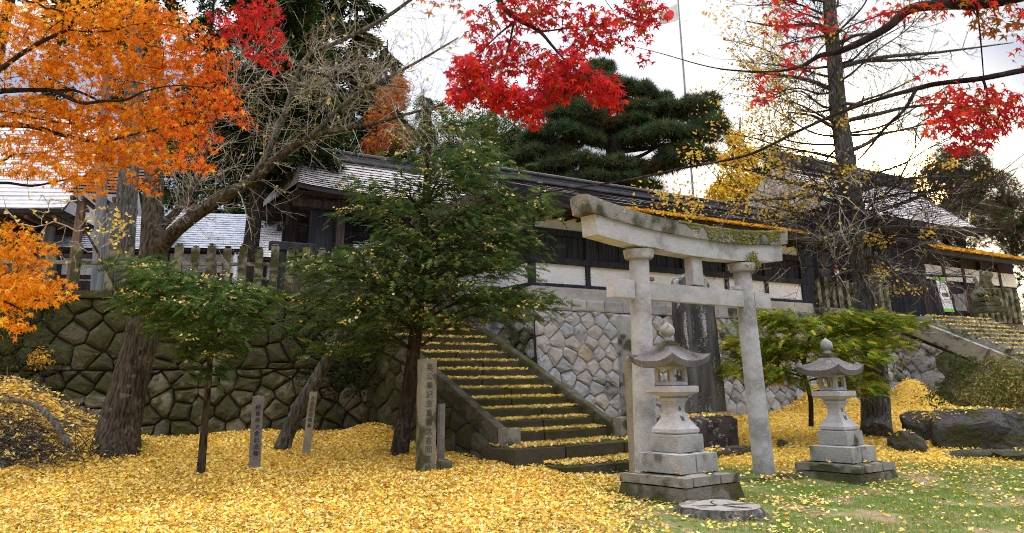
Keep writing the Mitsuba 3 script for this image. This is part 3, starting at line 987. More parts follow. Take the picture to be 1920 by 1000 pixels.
# the long plaster hall on the wall
H = thing('shrine_hall', 'long white plaster hall with black boards and dark shingle roof above the pale wall', 'building')
L = 10.45
ent(H + '__foundation', WF(box(0.0, L + 0.05, 0.03, 0.45, TZ - 0.05, 3.80, 0.012)), 'concrete')
ent(H + '__core', WF(box(0.06, L, 0.32, 4.2, 3.80, 5.9, 0.005)), 'black_wood')
bays = [0.10, 1.79, 3.48, 5.17, 6.86, 8.55, 10.24]
for x in bays:
    ent(H + '__post', WF(box(x - 0.065, x + 0.065, 0.10, 0.28, 3.89, 5.62, 0.008)), 'black_wood')
for (z0, z1, pr) in ((3.80, 3.89, 0.08), (4.385, 4.54, 0.07), (5.10, 5.26, 0.085), (5.60, 5.78, 0.07)):
    ent(H + '__beam', WF(box(0.0, L, pr, 0.30, z0, z1, 0.008)), 'black_wood')
for a, b in zip(bays[:-1], bays[1:]):
    ent(H + '__plaster_panel', WF(box(a + 0.067, b - 0.067, 0.16, 0.31, 3.892, 4.383, 0.004)), 'plaster')
    ent(H + '__plaster_panel', WF(box(a + 0.067, b - 0.067, 0.165, 0.31, 5.262, 5.598, 0.004)), 'plaster')
    n = 9
    for q in range(n):
        w = (b - a - 0.134) / n
        ent(H + '__board', WF(box(a + 0.067 + q * w + 0.004, a + 0.067 + (q + 1) * w - 0.004, 0.185 + 0.012 * (q % 2), 0.31, 4.542, 5.098, 0.006)), 'black_wood')
for (za, zb, m) in ((3.892, 4.383, 'plaster'), (4.542, 5.098, 'black_wood'), (5.262, 5.598, 'plaster')):
    ent(H + '__gable_panel', WF(box(0.03, 0.1, 0.3, 4.1, za, zb, 0.004)), m)
for z0, z1 in ((3.80, 3.89), (4.385, 4.54), (5.10, 5.26), (5.60, 5.78)):
    ent(H + '__gable_beam', WF(box(-0.01, 0.1, 0.3, 4.1, z0, z1, 0.006)), 'black_wood')
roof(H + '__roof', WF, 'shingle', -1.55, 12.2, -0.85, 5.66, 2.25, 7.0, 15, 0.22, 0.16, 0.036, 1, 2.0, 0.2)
ent(H + '__roof__eave_board', WF(slab_along(-1.55, 12.2, (-0.83, 5.655), 0.10, 0.16)), 'eave_and_gap_dark')
ent(H + '__roof__soffit', WF(slab_along(-1.45, 12.1, (-0.72, 5.60), 0.05, 0.14)), 'dark_wood')
V = [(-1.5, -0.74, 5.60), (12.1, -0.74, 5.58), (12.1, 0.3, 5.74), (-1.5, 0.3, 5.74)]
ent(H + '__roof__eave_underside', WF((np.array(V), np.array([(0, 1, 2), (0, 2, 3)]))), 'dark_wood')
for q in range(34):
    x = -1.2 + q * 0.39
    ent(H + '__roof__rafter', WF((box(x - 0.03, x + 0.03, -0.70, 0.25, 5.50, 5.565, 0.005)[0] + [0, 0, 0], box(x - 0.03, x + 0.03, -0.70, 0.25, 5.50, 5.565, 0.005)[1])), 'dark_wood')
V = [(-1.55, -0.85, 5.80), (0.45, 2.25, 7.0), (0.45, 4.6, 6.2), (-1.55, 5.2, 5.75)]
ent(H + '__roof__end_slope', WF((np.array(V), np.array([(0, 1, 2), (0, 2, 3)]))), 'shingle')
V = [(0.45, 2.25, 7.0), (12.0, 2.25, 7.0), (12.2, 5.3, 5.7), (-1.55, 5.2, 5.75)]
ent(H + '__roof__rear_slope', WF((np.array(V), np.array([(0, 1, 2), (0, 2, 3)]))), 'shingle')
for q, (h0, h1, w) in enumerate(((0.0, 0.10, 0.26), (0.105, 0.2, 0.20), (0.205, 0.28, 0.28))):
    ent(H + '__roof__ridge_course', WF(box(0.35 - 0.02 * q, 12.0, 2.25 - w, 2.25 + w, 6.98 + h0, 6.98 + h1, 0.02)), 'ridge_tile')
ent(H + '__roof__ridge_end', WF(cat_([trimesh.creation.icosphere(2, 0.085).apply_translation([0.28, 2.05, 7.18]), trimesh.creation.icosphere(2, 0.065).apply_translation([0.28, 2.05, 7.33]),
                                      tube([(0.1, 2.0, 6.97), (0.5, 2.0, 6.97)], 0.07, 10)])), 'copper_trim', 40)
# leaves drifted along its eave
n = 4200
s, t = rng.uniform(2.2, 9.6, n), rng.uniform(0, 1, n)
wid = np.clip(0.13 * np.minimum(s - 2.0, 1) + 0.10 * (meshkit.fbm(np.stack([s * 1.2, s * 0, s * 0], -1), 3, 1)), 0.03, 0.5)
q = WF.p(np.column_stack([s, -0.86 + t * wid * 2.6, 5.70 + t * wid * 2.6 * 0.36 + 0.02]))
ent_leaves('fallen_leaf', strew(q[:, 0], q[:, 1], q[:, 2], 0.085, 0.5, [(0.72, 0.42, 0.03), (0.66, 0.36, 0.03)], 0.02, 0.05), 'strip of orange yellow leaves drifted along the eave of the plaster hall', 'fallen leaves', 'litter')

# gate over the steps
GF = Frame((-5.165, 23.5, 0), 33)
G = thing('shrine_gate', 'dark wooden gate building with a pale shingle roof at the top of the steps', 'gate')
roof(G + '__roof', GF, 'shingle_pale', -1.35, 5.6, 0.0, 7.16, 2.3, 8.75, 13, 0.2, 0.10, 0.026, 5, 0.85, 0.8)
ent(G + '__roof__eave_board', GF(slab_along(-1.35, 5.6, (0.02, 7.15), 0.11, 0.10)), 'eave_and_gap_dark')
V = [(-1.3, 0.1, 7.08), (5.5, 0.1, 7.08), (5.5, 4.5, 7.08), (-1.3, 4.5, 7.08)]
ent(G + '__roof__eave_underside', GF((np.array(V), np.array([(0, 1, 2), (0, 2, 3)]))), 'dark_wood')
V = [(-0.5, 2.3, 8.75), (4.8, 2.3, 8.75), (5.6, 4.6, 7.16), (-1.35, 4.6, 7.16), (-1.35, 0, 7.26), (5.6, 0, 7.26)]
ent(G + '__roof__rear_slope', GF((np.array(V), np.array([(0, 1, 2), (0, 2, 3), (0, 3, 4), (1, 5, 2)]))), 'shingle')
for q, (h0, h1, w) in enumerate(((0.0, 0.12, 0.26), (0.125, 0.24, 0.19), (0.245, 0.33, 0.27))):
    ent(G + '__roof__ridge_course', GF(box(-0.6, 4.9, 2.3 - w, 2.3 + w, 8.72 + h0, 8.72 + h1, 0.02)), 'ridge_tile')
for (x, y) in ((0.28, 0.75), (3.9, 0.75), (0.28, 3.4), (3.9, 3.4)):
    ent(G + '__post', GF(box(x - 0.13, x + 0.13, y - 0.13, y + 0.13, TZ, 7.06, 0.02)), 'dark_wood')
for (x, y) in ((-0.75, 2.2), (4.9, 2.2)):
    ent(G + '__post', GF(box(x - 0.16, x + 0.16, y - 0.16, y + 0.16, TZ, 7.06, 0.02)), 'dark_wood')
for z0, z1, y in ((6.72, 6.98, 0.75), (6.2, 6.4, 2.2), (6.72, 6.98, 3.4)):
    ent(G + '__tie_beam', GF(box(-1.2, 5.4, y - 0.09, y + 0.09, z0, z1, 0.015)), 'dark_wood')
ent(G + '__side_board', GF(box(-1.05, -0.2, 2.1, 2.2, TZ, 6.2, 0.01)), 'black_wood')
ent(G + '__side_board', GF(box(-0.62, 0.12, 0.85, 0.92, TZ + 1.4, 7.0, 0.01)), 'black_wood')
ent(G + '__lintel_board', GF(box(0.5, 3.7, 2.15, 2.25, 6.0, 7.0, 0.01)), 'black_wood')
# little covered wooden frame beside the gate
k = thing('wooden_frame', 'low black wooden post and lintel frame left of the gate, before the pale metal roof', 'gate frame')
FF = Frame((-6.59, 21.50, 5.06), 33)
FF.o[2] = 0
ent(k + '__lintel', FF(box(0.0, 1.25, -0.12, 0.12, 5.08, 5.32, 0.02)), 'black_wood')
ent(k + '__post', FF(box(0.24, 0.42, -0.08, 0.08, TZ, 5.08, 0.015)), 'black_wood')
ent(k + '__wall_board', FF(box(0.43, 1.3, -0.03, 0.03, TZ, 4.7, 0.01)), 'dark_wood')


# low white-walled buildings with metal roofs behind the fence
def low_house(o, deg, x1, eave, ridge, depth, rmat, label, gable=True, n=16, wall_h=None):
    f = Frame((o[0], o[1], 0), deg)
    k = thing('side_building', label, 'building')
    roof(k + '__roof', f, rmat, 0, x1, 0, eave, depth, ridge, n, 0.05, 0, 0.010, int(x1 * 10), edge_mat='ridge_tile')
    V = [(0, depth, ridge), (x1, depth, ridge), (x1, 2 * depth, eave), (0, 2 * depth, eave)]
    ent(k + '__rear_slope', f((np.array(V), np.array([(0, 1, 2), (0, 2, 3)]))), rmat)
    ent(k + '__wall', f(box(0.3, x1 - 0.3, 0.65, 2 * depth - 0.65, TZ - 0.1, eave + 0.02, 0.01)), 'plaster')
    for zz in (eave - 0.95, eave - 0.12):
        ent(k + '__beam', f(box(0.28, x1 - 0.28, 0.60, 0.7, zz, zz + 0.14, 0.01)), 'dark_wood')
    ent(k + '__skirting', f(box(0.28, x1 - 0.28, 0.58, 0.7, TZ - 0.1, eave - 1.0, 0.01)), 'dark_wood')
    q = 0.35
    while q < x1 - 0.2:
        ent(k + '__post', f(box(q - 0.07, q + 0.07, 0.59, 0.7, TZ - 0.1, eave, 0.01)), 'dark_wood')
        q += 1.5
    ent(k + '__eave_board', f(box(0, x1, 0.0, 0.06, eave - 0.10, eave - 0.015, 0.01)), 'eave_and_gap_dark')
    for xx in (0.28, x1 - 0.32):
        V = [(xx, 0.3, eave - 0.05), (xx, 2 * depth - 0.3, eave - 0.05), (xx, depth, ridge - 0.12)]
        ent(k + '__gable', f((np.array(V), np.array([(0, 1, 2)]))), 'dark_wood')
        ent(k + '__barge_board', f((np.array([(xx - 0.3, 0, eave - 0.02), (xx - 0.3, depth, ridge - 0.02), (xx - 0.3, depth, ridge - 0.25), (xx - 0.3, 0, eave - 0.2)]), np.array([(0, 1, 2), (0, 2, 3)]))), 'black_wood')
    return k


low_house((-13.09, 29.00, 6.53), 12, 3.0, 6.45, 8.4, 3.2, 'metal_roof_blue', 'small building with a bluish metal roof behind the fence, right of the leaning tree')
low_house((-11.49, 31.00, 6.74), 22, 7.0, 6.45, 8.6, 3.6, 'metal_roof', 'white walled building with a pale ribbed metal roof behind the dark cedar trunk')
low_house((-15.34, 26.00, 6.15), 14, 3.6, 6.0, 7.6, 2.6, 'metal_roof_blue', 'low building with a bright metal roof seen between the trunks at the far left')
k = thing('porch_roof', 'small pale porch roof with greenish edge seen under the gate', 'porch')
PF = Frame((-5.51, 25.50, 5.75), 33)
PF.o[2] = 0
for sgn in (0, 1):
    V = np.array([(0, 0, 5.62), (1.25, 0, 6.12), (1.25, 2.2, 6.12), (0, 2.2, 5.62)])
    if sgn:
        V = V * [-1, 1, 1] + [2.5, 0, 0]
    for q, (dz, m) in enumerate(((0.0, 'metal_roof'), (-0.07, 'copper_trim'), (-0.20, 'black_wood'))):
        Vq = np.vstack([V + [0, 0.02 * q, dz], V + [0, 0.02 * q, dz - (0.065 if q < 2 else 0.3)]])
        ent(k + ('__roof_sheet', '__edge', '__gable_board')[q], PF((Vq, np.array([(0, 1, 2, 3), (7, 6, 5, 4), (0, 4, 5, 1), (1, 5, 6, 2), (2, 6, 7, 3), (3, 7, 4, 0)]))), m)
ent(k + '__post', PF(box(1.1, 1.4, 0.5, 0.8, TZ, 5.9, 0.02)), 'black_wood')
# big hall far left
HF = Frame((-20.05, 24.00, 7.24), 8)
HF.o[2] = 0
k = thing('worship_hall', 'large hall with a broad pale roof behind the orange maple at far left', 'building')
roof(k + '__roof', HF, 'metal_roof', -4, 5.9, 0, 7.0, 4.5, 11.4, 22, 0.15, 0.05, 0.008, 3, edge_mat='metal_roof')
ent(k + '__eave_board', HF(slab_along(-4, 5.9, (0.02, 6.99), 0.14, 0.05)), 'eave_and_gap_dark')
V = [(-4, 4.5, 11.4), (5.9, 4.5, 11.4), (5.9, 9, 7), (-4, 9, 7), (5.9, 0.0, 6.95)]
ent(k + '__rear_slope', HF((np.array(V), np.array([(0, 1, 2), (0, 2, 3), (1, 4, 2)]))), 'metal_roof')
V = [(-4, 0.12, 6.84), (5.8, 0.12, 6.84), (5.8, 9, 6.84), (-4, 9, 6.84)]
ent(k + '__eave_underside', HF((np.array(V), np.array([(0, 1, 2), (0, 2, 3)]))), 'brown_wood')
for q in range(24):
    ent(k + '__rafter', HF(box(-3.9 + q * 0.41, -3.8 + q * 0.41, 0.1, 2.0, 6.72, 6.82, 0.01)), 'brown_wood')
for x in (-2.9, 0.1, 2.8, 5.0):
    ent(k + '__post', HF(box(x - 0.13, x + 0.13, 1.25, 1.51, TZ, 6.7, 0.02)), 'grey_wood' if x > 2 else 'dark_wood')
ent(k + '__wall', HF(box(-3.6, 5.4, 2.2, 8, TZ, 6.7, 0.01)), 'dark_wood')
for q in range(6):
    ent(k + '__wall_panel', HF(box(-3.4 + q * 1.5, -2.2 + q * 1.5, 2.12, 2.19, TZ + 1.5, TZ + 2.3, 0.01)), 'grey_wood')
ent(k + '__rail', HF(box(-3.8, 5.8, 0.9, 1.0, TZ + 1.0, TZ + 1.1, 0.01)), 'brown_wood')
k = thing('side_building', 'brown wooden eave and post between the worship hall and the leaning tree', 'building')
BF = Frame((-12.84, 22.50, 6.71), 14)
BF.o[2] = 0
roof(k + '__roof', BF, 'brown_wood', 0, 1.7, 0, 7.0, 2.5, 8.6, 10, 0.1, 0, 0.035, 8)
for q in range(6):
    ent(k + '__rafter', BF(box(0.05 + q * 0.28, 0.13 + q * 0.28, 0.05, 2.0, 6.80, 6.92, 0.01)), 'brown_wood')
ent(k + '__post', BF(box(0.20, 0.42, 0.25, 0.47, TZ, 6.8, 0.02)), 'brown_wood')
ent(k + '__post', BF(box(1.05, 1.25, 0.25, 0.47, TZ, 6.8, 0.02)), 'grey_wood')
ent(k + '__rail', BF(box(-0.6, 1.8, 0.3, 0.4, TZ + 1.62, TZ + 1.72, 0.01)), 'black_wood')

# right hand hall
RF = Frame((13.85, 32.00, 8.11), 33)
RF.o[2] = 0
k = thing('shrine_hall', 'main hall at right with a broad pinkish shingle roof behind the bare tree', 'building')
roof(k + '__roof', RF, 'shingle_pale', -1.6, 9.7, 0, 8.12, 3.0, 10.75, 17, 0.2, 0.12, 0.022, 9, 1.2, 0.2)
ent(k + '__eave_board', RF(slab_along(-1.6, 9.7, (0.02, 8.11), 0.16, 0.12)), 'eave_and_gap_dark')
V = [(-0.4, 3.0, 10.75), (9.5, 3.0, 10.75), (9.7, 6.0, 8.1), (-1.6, 6.0, 8.1), (-1.6, 0, 8.2), (9.7, 0, 8.2)]
ent(k + '__rear_slope', RF((np.array(V), np.array([(0, 1, 2), (0, 2, 3), (0, 3, 4), (1, 5, 2)]))), 'shingle')
for q, (h0, h1, w) in enumerate(((0.0, 0.18, 0.32), (0.185, 0.36, 0.25), (0.365, 0.5, 0.36))):
    ent(k + '__ridge_course', RF(box(-0.6, 9.7, 3.0 - w, 3.0 + w, 10.7 + h0, 10.7 + h1, 0.02)), 'ridge_tile')
ent(k + '__eave_underside', RF((np.array([(-1.5, 0.1, 7.98), (9.6, 0.1, 7.98), (9.6, 6, 7.98), (-1.5, 6, 7.98)]), np.array([(0, 1, 2), (0, 2, 3)]))), 'dark_wood')
ent(k + '__wall', RF(box(-0.8, 8.8, 1.6, 5.6, TZ, 7.97, 0.01)), 'black_wood')
for x in (-0.7, 1.3, 3.3, 5.3, 7.3, 8.8):
    ent(k + '__post', RF(box(x - 0.14, x + 0.14, 1.0, 1.28, TZ, 7.97, 0.02)), 'dark_wood')
# lean-to gallery with a leaf strewn eave at the far right
CF = Frame((15.89, 30.00, 6.14), 33)
CF.o[2] = 0
k = thing('gallery', 'low gallery with a leaf covered eave and pale wall panels at the far right', 'building')
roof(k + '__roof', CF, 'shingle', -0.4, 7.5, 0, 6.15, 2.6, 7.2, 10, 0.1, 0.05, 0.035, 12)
ent(k + '__eave_board', CF(slab_along(-0.4, 7.5, (0.02, 6.14), 0.13, 0.05)), 'eave_and_gap_dark')
ent(k + '__wall', CF(box(0.1, 7.2, 0.8, 2.6, TZ, 6.43, 0.01)), 'black_wood')
for q in range(5):
    ent(k + '__plaster_panel', CF(box(0.25 + q * 1.4, 1.5 + q * 1.4, 0.72, 0.8, 5.2, 5.75, 0.005)), 'plaster')
    ent(k + '__post', CF(box(0.08 + q * 1.4, 0.22 + q * 1.4, 0.66, 0.8, TZ, 6.1, 0.01)), 'dark_wood')
n = 2600
s, t = rng.uniform(0.2, 7.4, n), rng.uniform(0, 1, n) ** 1.3
q = CF.p(np.column_stack([s, -0.02 + t * 1.15 * np.clip(s, 0.2, 1.5) / 1.5, 6.22 + t * 0.42 * np.clip(s, 0.2, 1.5) / 1.5]))
ent_leaves('fallen_leaf', strew(q[:, 0], q[:, 1], q[:, 2], 0.12, 0.4, [(0.72, 0.42, 0.03), (0.66, 0.36, 0.03)], 0.02, 0.05), 'orange yellow leaves covering the eave of the gallery at far right', 'fallen leaves', 'litter')

# ---------------------------------------------------------------- stone fences on the terrace
def fence(key, label, pts, fr, hs, w=0.19, rail=True):
    k = thing(key, label, 'fence')
    for i, (x, h) in enumerate(zip(pts, hs)):
        m = cat_([rough_box(x - w / 2, x + w / 2, -w * 0.45, w * 0.45, TZ, TZ + h, 0.16, 0.008, i), rough_box(x - w / 2 + 0.02, x + w / 2 - 0.02, -w * 0.4, w * 0.4, TZ + h - 0.005, TZ + h + 0.05, 0.1, 0.008, i)])
        ent(k + '__post', fr(m), 'fence_stone', 40)
    return k


xs = [0.9 + 0.52 * q for q in range(7)] + [4.75 + 0.345 * q for q in range(17)]
hs = [1.05 + 0.05 * math.sin(3.1 * q) for q in range(len(xs))]
k = fence('stone_fence', 'row of mossy square stone posts along the top of the dark left wall', xs, LF, hs)
ent(k + '__rail', LF(box(0.5, 10.6, -0.04, 0.04, TZ + 0.62, TZ + 0.70, 0.01)), 'old_concrete')
xs = [10.75 + 0.36 * q for q in range(11)]
k = fence('stone_fence', 'row of dark stone posts between the plaster hall and the right steps', xs, WF, [1.05 + 0.06 * math.sin(2.3 * q) for q in range(11)])
ent(k + '__rail', WF(box(10.5, 14.5, -0.16, 0.2, TZ - 0.02, TZ + 0.16, 0.02)), 'old_concrete')
xs = [19.95 + 0.42 * q for q in range(8)]
fence('stone_fence', 'stone posts beyond the dark guardian statue at far right', xs, WF, [1.25 + 0.12 * math.sin(2.3 * q) for q in range(8)], 0.25)

# carved characters: outlines in hundredths of their height
GLYPH = {'岐': [['-14,-42 -14,-41 -4,-37 10,-29 10,-27 4,-18 -4,-1 -7,0 -8,5 12,6 12,20 -8,21 -8,27 12,28 13,41 19,42 20,28 41,27 41,21 20,20 20,6 39,4 36,-6 31,-16 22,-29 29,-34 41,-40 42,-41 28,-42 15,-34 1,-42','4,-3 10,-15 17,-23 26,-11 30,-1 4,-1'], ['-42,22 -38,22 -37,-24 -31,-22 -29,41 -25,41 -24,-21 -18,-21 -17,-20 -16,22 -12,22 -12,-32 -16,-32 -17,-28 -42,-30']], '阜': [['-43,-30 -43,-24 -4,-23 -4,-17 -31,-16 -31,32 -9,33 -5,42 3,41 -1,33 29,32 29,13 -23,12 -24,6 32,5 32,-16 4,-17 4,-23 43,-24 43,-30 4,-31 4,-42 -4,-42 -4,-31','-24,-10 24,-10 24,-1 -24,-1','-23,26 -24,19 21,19 21,26']], '県': [['15,-25 21,-21 41,-35 44,-38 42,-40 35,-40'], ['-38,29 -31,29 -31,-10 42,-11 42,-17 4,-18 4,-40 -4,-40 -4,-18 -38,-17'], ['-21,40 29,40 29,-3 -21,-3','-14,2 22,2 22,9 -14,9','-14,15 22,15 22,22 -14,22','-14,28 22,28 22,35 -14,35'], ['-44,-38 -35,-32 -23,-22 -15,-24 -34,-40 -41,-40']], '大': [['-44,-41 -30,-33 -18,-21 -13,-13 -7,3 -8,7 -42,8 -42,14 -5,15 -3,42 4,42 3,15 42,14 42,8 6,7 9,-2 19,-20 33,-34 44,-40 42,-42 30,-42 15,-28 9,-19 0,0 -7,-18 -20,-35 -30,-42']], '会': [['-44,9 -16,25 0,42 7,40 5,35 16,25 27,18 44,11 40,5 37,5 24,12 23,12 23,6 -23,6 -24,11 -38,3','1,30 -19,13 20,14'], ['-39,-13 -39,-6 40,-6 40,-13 -3,-13 -6,-19 -20,-34 21,-32 21,-30 11,-21 12,-19 18,-17 33,-33 38,-42 29,-42 26,-38 -10,-42 -34,-42 -35,-37 -19,-23 -13,-14']], '記': [['-1,30 -1,36 38,36 38,-6 31,-6 31,-2 7,-2 7,-36 10,-38 34,-38 37,-33 37,-23 39,-23 44,-25 43,-37 40,-42 1,-41 0,5 31,6 31,29'], ['-44,26 -25,27 -27,32 -32,38 -32,40 -27,42 -19,31 -23,27 -5,26 -5,22 -44,21'], ['-41,-6 -41,-1 -8,-1 -9,-6'], ['-40,-14 -10,-14 -10,-41 -40,-42','-34,-35 -17,-35 -17,-20 -34,-20'], ['-39,13 -11,13 -10,8 -39,8']], '念': [['-41,8 -44,15 -38,16 -21,25 -13,31 -3,43 4,41 5,36 19,26 44,15 40,9 37,9 14,21 -1,33 -12,23 -36,9'], ['24,-18 28,-15 32,-17 41,-31 44,-39 39,-41 36,-40 32,-29'], ['-31,7 26,7 29,4 22,-6 10,-17 6,-14 6,-12 15,-4 17,1 -31,1'], ['-22,-15 -15,-15 -15,-36 -14,-38 17,-38 19,-36 20,-28 22,-28 26,-30 25,-40 23,-43 -20,-43 -22,-40'], ['-13,-11 -9,-7 -5,-8 6,-19 9,-25 3,-28 -7,-15'], ['-8,19 -8,21 -4,24 9,14 5,10 3,10 -2,16'], ['-44,-40 -38,-29 -35,-17 -33,-16 -28,-18 -31,-30 -37,-43']], '樹': [['18,14 19,20 32,21 33,41 38,41 39,21 44,20 44,14 39,13 38,-42 22,-42 22,-41 31,-40 32,-39 32,13'], ['24,-20 19,3 23,4 29,-19'], ['-17,-42 -18,-39 2,-35 8,-18 13,-19 9,-34 19,-34 19,-39 1,-42'], ['-16,27 -16,32 -3,33 -2,42 3,42 4,33 17,32 17,27 4,26 4,18 15,17 15,12 -14,12 -14,17 -3,18 -3,26'], ['-14,6 14,6 14,-15 -13,-15','-7,2 -7,-10 8,-10 8,1'], ['-8,-34 -11,-19 -6,-19 -3,-33'], ['-44,-23 -39,-11 -33,9 -33,14 -42,15 -42,21 -32,22 -31,41 -26,42 -24,22 -17,21 -17,15 -24,14 -24,8 -16,-7 -17,-11 -19,-13 -23,-5 -24,-5 -25,-42 -31,-42 -32,-8 -33,-9 -34,-12 -40,-26 -41,-27']], '植': [['-16,-42 -16,-39 -7,-38 -7,17 7,18 8,23 7,25 -11,26 -11,31 9,32 11,42 18,42 16,32 42,31 42,26 15,25 13,18 36,17 36,-38 45,-39 45,-42','0,-38 29,-38 29,-30 0,-30','0,-24 29,-24 29,-16 0,-16','0,-10 29,-10 29,-3 0,-3','0,3 29,3 29,11 0,11'], ['-45,-20 -37,-6 -31,12 -31,16 -42,17 -42,23 -30,24 -30,42 -24,42 -23,24 -13,23 -13,17 -23,16 -23,12 -13,-3 -13,-5 -17,-9 -21,-1 -23,-1 -23,-42 -30,-42 -30,-6 -32,-6 -32,-9 -40,-26']], '英': [['-44,-42 -43,-41 -28,-36 -18,-31 -9,-22 -9,-20 -43,-18 -43,-13 -34,-12 -33,10 -5,11 -4,21 2,21 3,11 32,10 33,-12 42,-13 42,-19 8,-20 8,-22 22,-34 32,-38 44,-41 43,-42 20,-41 12,-36 0,-23 -10,-34 -24,-42','2,-12 25,-12 25,4 4,4 3,3','-26,4 -26,-12 -6,-12 -5,-11 -5,4'], ['-41,27 -41,33 -22,34 -21,42 -15,42 -14,34 12,34 13,41 19,42 21,34 40,33 40,27 21,26 20,17 13,17 12,26 -14,26 -15,17 -21,16 -22,26']], '公': [['9,38 12,40 16,40 19,35 28,22 43,5 38,0 37,0 30,7 22,17'], ['-33,-38 -35,-31 -29,-25 -22,-16 -11,1 -5,12 -1,13 3,11 3,10 -10,-12 -21,-27 -22,-29 20,-26 20,-24 11,-11 12,-10 17,-9 30,-25 39,-40 31,-40 26,-34 -24,-37'], ['-43,4 -28,21 -18,39 -12,39 -11,36 -17,24 -29,7 -36,0 -38,0']], '奉': [['-45,-17 -31,-9 -21,0 -22,1 -41,2 -41,7 -15,8 -12,14 -13,15 -33,16 -33,21 -10,22 -7,25 -8,27 -36,28 -37,33 -5,34 -3,42 4,40 3,34 37,33 37,28 2,27 0,25 0,22 32,21 33,16 -4,15 -7,9 -6,7 41,7 41,2 21,1 31,-9 45,-16 41,-21 36,-20 22,-10 21,-16 4,-17 4,-25 34,-26 34,-31 4,-32 4,-42 -4,-42 -4,-32 -35,-31 -35,-26 -4,-25 -4,-17 -21,-16 -22,-11 -39,-22','-20,-10 -4,-10 -4,-2 4,-2 4,-10 21,-10 12,1 -12,1']], '直': [['-44,-42 -43,-37 -30,-36 -30,19 -7,20 -6,24 -7,27 -41,28 -41,33 -5,34 -4,42 4,41 3,34 41,33 41,28 2,27 0,20 31,19 31,-36 43,-37 44,-42','-23,-36 23,-36 23,-29 -23,-29','-23,-22 23,-22 23,-15 -23,-15','-23,-8 23,-8 23,-1 -23,-1','-23,6 23,6 23,13 -23,13']], '銀': [['-4,-42 -2,-37 -1,38 39,38 39,-4 21,-4 21,-6 26,-17 33,-13 38,-8 40,-8 43,-12 40,-16 29,-24 35,-32 44,-39 43,-42 35,-42 27,-34 20,-22 13,-4 7,-4 6,-5 6,-36 22,-32 22,-38 11,-42','6,3 32,2 32,14 6,14','6,21 32,20 32,32 6,32'], ['-44,19 -29,34 -24,42 -19,41 -18,39 -19,36 -5,24 -5,22 -9,19 -23,31 -34,19 -11,18 -11,12 -20,12 -20,1 -8,1 -8,-5 -20,-5 -20,-31 -7,-29 -8,-36 -33,-42 -41,-42 -42,-36 -28,-34 -28,-5 -41,-5 -42,1 -28,1 -28,11 -36,12 -37,15 -41,13'], ['-18,-27 -13,-9 -9,-10 -10,-18 -14,-28'], ['-39,-13 -38,-11 -34,-11 -31,-29 -35,-30']], '吉': [['-42,22 -42,29 -4,29 -4,42 4,42 4,29 42,29 42,22 4,22 4,8 37,8 37,1 -36,1 -36,8 -4,8 -4,22'], ['-31,-10 32,-10 32,-42 -31,-42','-23,-35 24,-36 24,-17 -23,-17']], '同': [['-40,39 40,40 40,-39 17,-39 32,-38 33,-37 33,33 -32,33 -33,-40 -40,-40'], ['-24,22 25,22 25,16 -24,16'], ['-19,-32 -19,6 19,6 19,-25 -13,-25 -13,-32','12,-19 13,0 -13,0 -13,-19']], '三': [['-42,-29 42,-29 42,-36 -42,-36'], ['-36,29 -36,36 36,36 36,29'], ['-30,4 29,4 29,-3 -30,-3']], '陸': [['-20,-42 -20,-39 8,-38 8,-24 -12,-23 -12,-18 8,-17 9,-6 15,-6 16,-17 37,-18 37,-23 16,-24 16,-38 42,-39 42,-42'], ['-14,10 -14,15 8,16 8,26 -11,27 -11,32 8,33 9,42 15,42 16,33 36,32 36,27 16,26 16,16 40,15 40,10'], ['19,3 19,5 21,7 23,7 36,-2 39,-6 37,-9 35,-9 31,-6'], ['-42,37 -19,38 -15,35 -23,12 -15,-6 -7,-1 3,7 7,4 -3,-6 -11,-12 -15,-9 -16,-16 -20,-22 -30,-23 -32,-18 -25,-17 -22,-13 -24,0 -30,10 -23,31 -35,31 -36,-42 -42,-42']], '献': [['-43,26 -43,31 -24,32 -23,42 -17,42 -16,32 3,31 3,26 -16,25 -16,16 2,15 3,-41 1,-42 -12,-41 -4,-39 -4,10 -13,9 -9,6 -9,5 -13,-7 -7,-8 -7,-12 -17,-13 -17,-20 -16,-21 -6,-22 -6,-26 -17,-27 -18,-42 -22,-42 -23,-27 -33,-26 -33,-22 -24,-21 -23,-20 -23,-13 -32,-12 -32,-8 -20,-7 -13,9 -35,9 -36,-42 -41,-42 -41,15 -24,16 -24,25'], ['3,-42 12,-27 15,-18 18,2 18,8 5,9 5,14 18,16 19,42 25,42 26,16 42,15 42,9 27,8 26,2 34,-26 43,-41 34,-41 28,-29 24,-16 23,-15 19,-28 12,-42'], ['28,35 33,37 41,23 41,21 36,19 35,21'], ['-31,6 -29,7 -27,7 -22,-4 -26,-5 -28,0']]}


def carving(text, size, gap=1.12):
    """a column of characters in the xz plane (x right, z up), top character centred at the origin, standing out along -y"""
    ms = []
    for i, ch in enumerate(text):
        for rings in GLYPH[ch]:
            r = [[tuple(map(int, q.split(','))) for q in ring.split()] for ring in rings]
            pg = Polygon(r[0], r[1:]).buffer(0)
            for g in getattr(pg, 'geoms', [pg]):
                if g.geom_type == 'Polygon' and g.area > 8:
                    m = trimesh.creation.extrude_polygon(g, 1.0, engine='earcut')
                    v = np.array(m.vertices)
                    ms.append((np.column_stack([v[:, 0] * size / 100, -0.0035 * v[:, 2], v[:, 1] * size / 100 - i * size * gap]), np.array(m.faces)))
    return cat_(ms)


# ---------------------------------------------------------------- stone gate
TF = Frame((1.95, 12.85, 0), 39.0)
SP = 2.95
k = thing('torii_gate', 'weathered stone shrine gate with a curved lintel, moss on its right half', 'shrine gate')


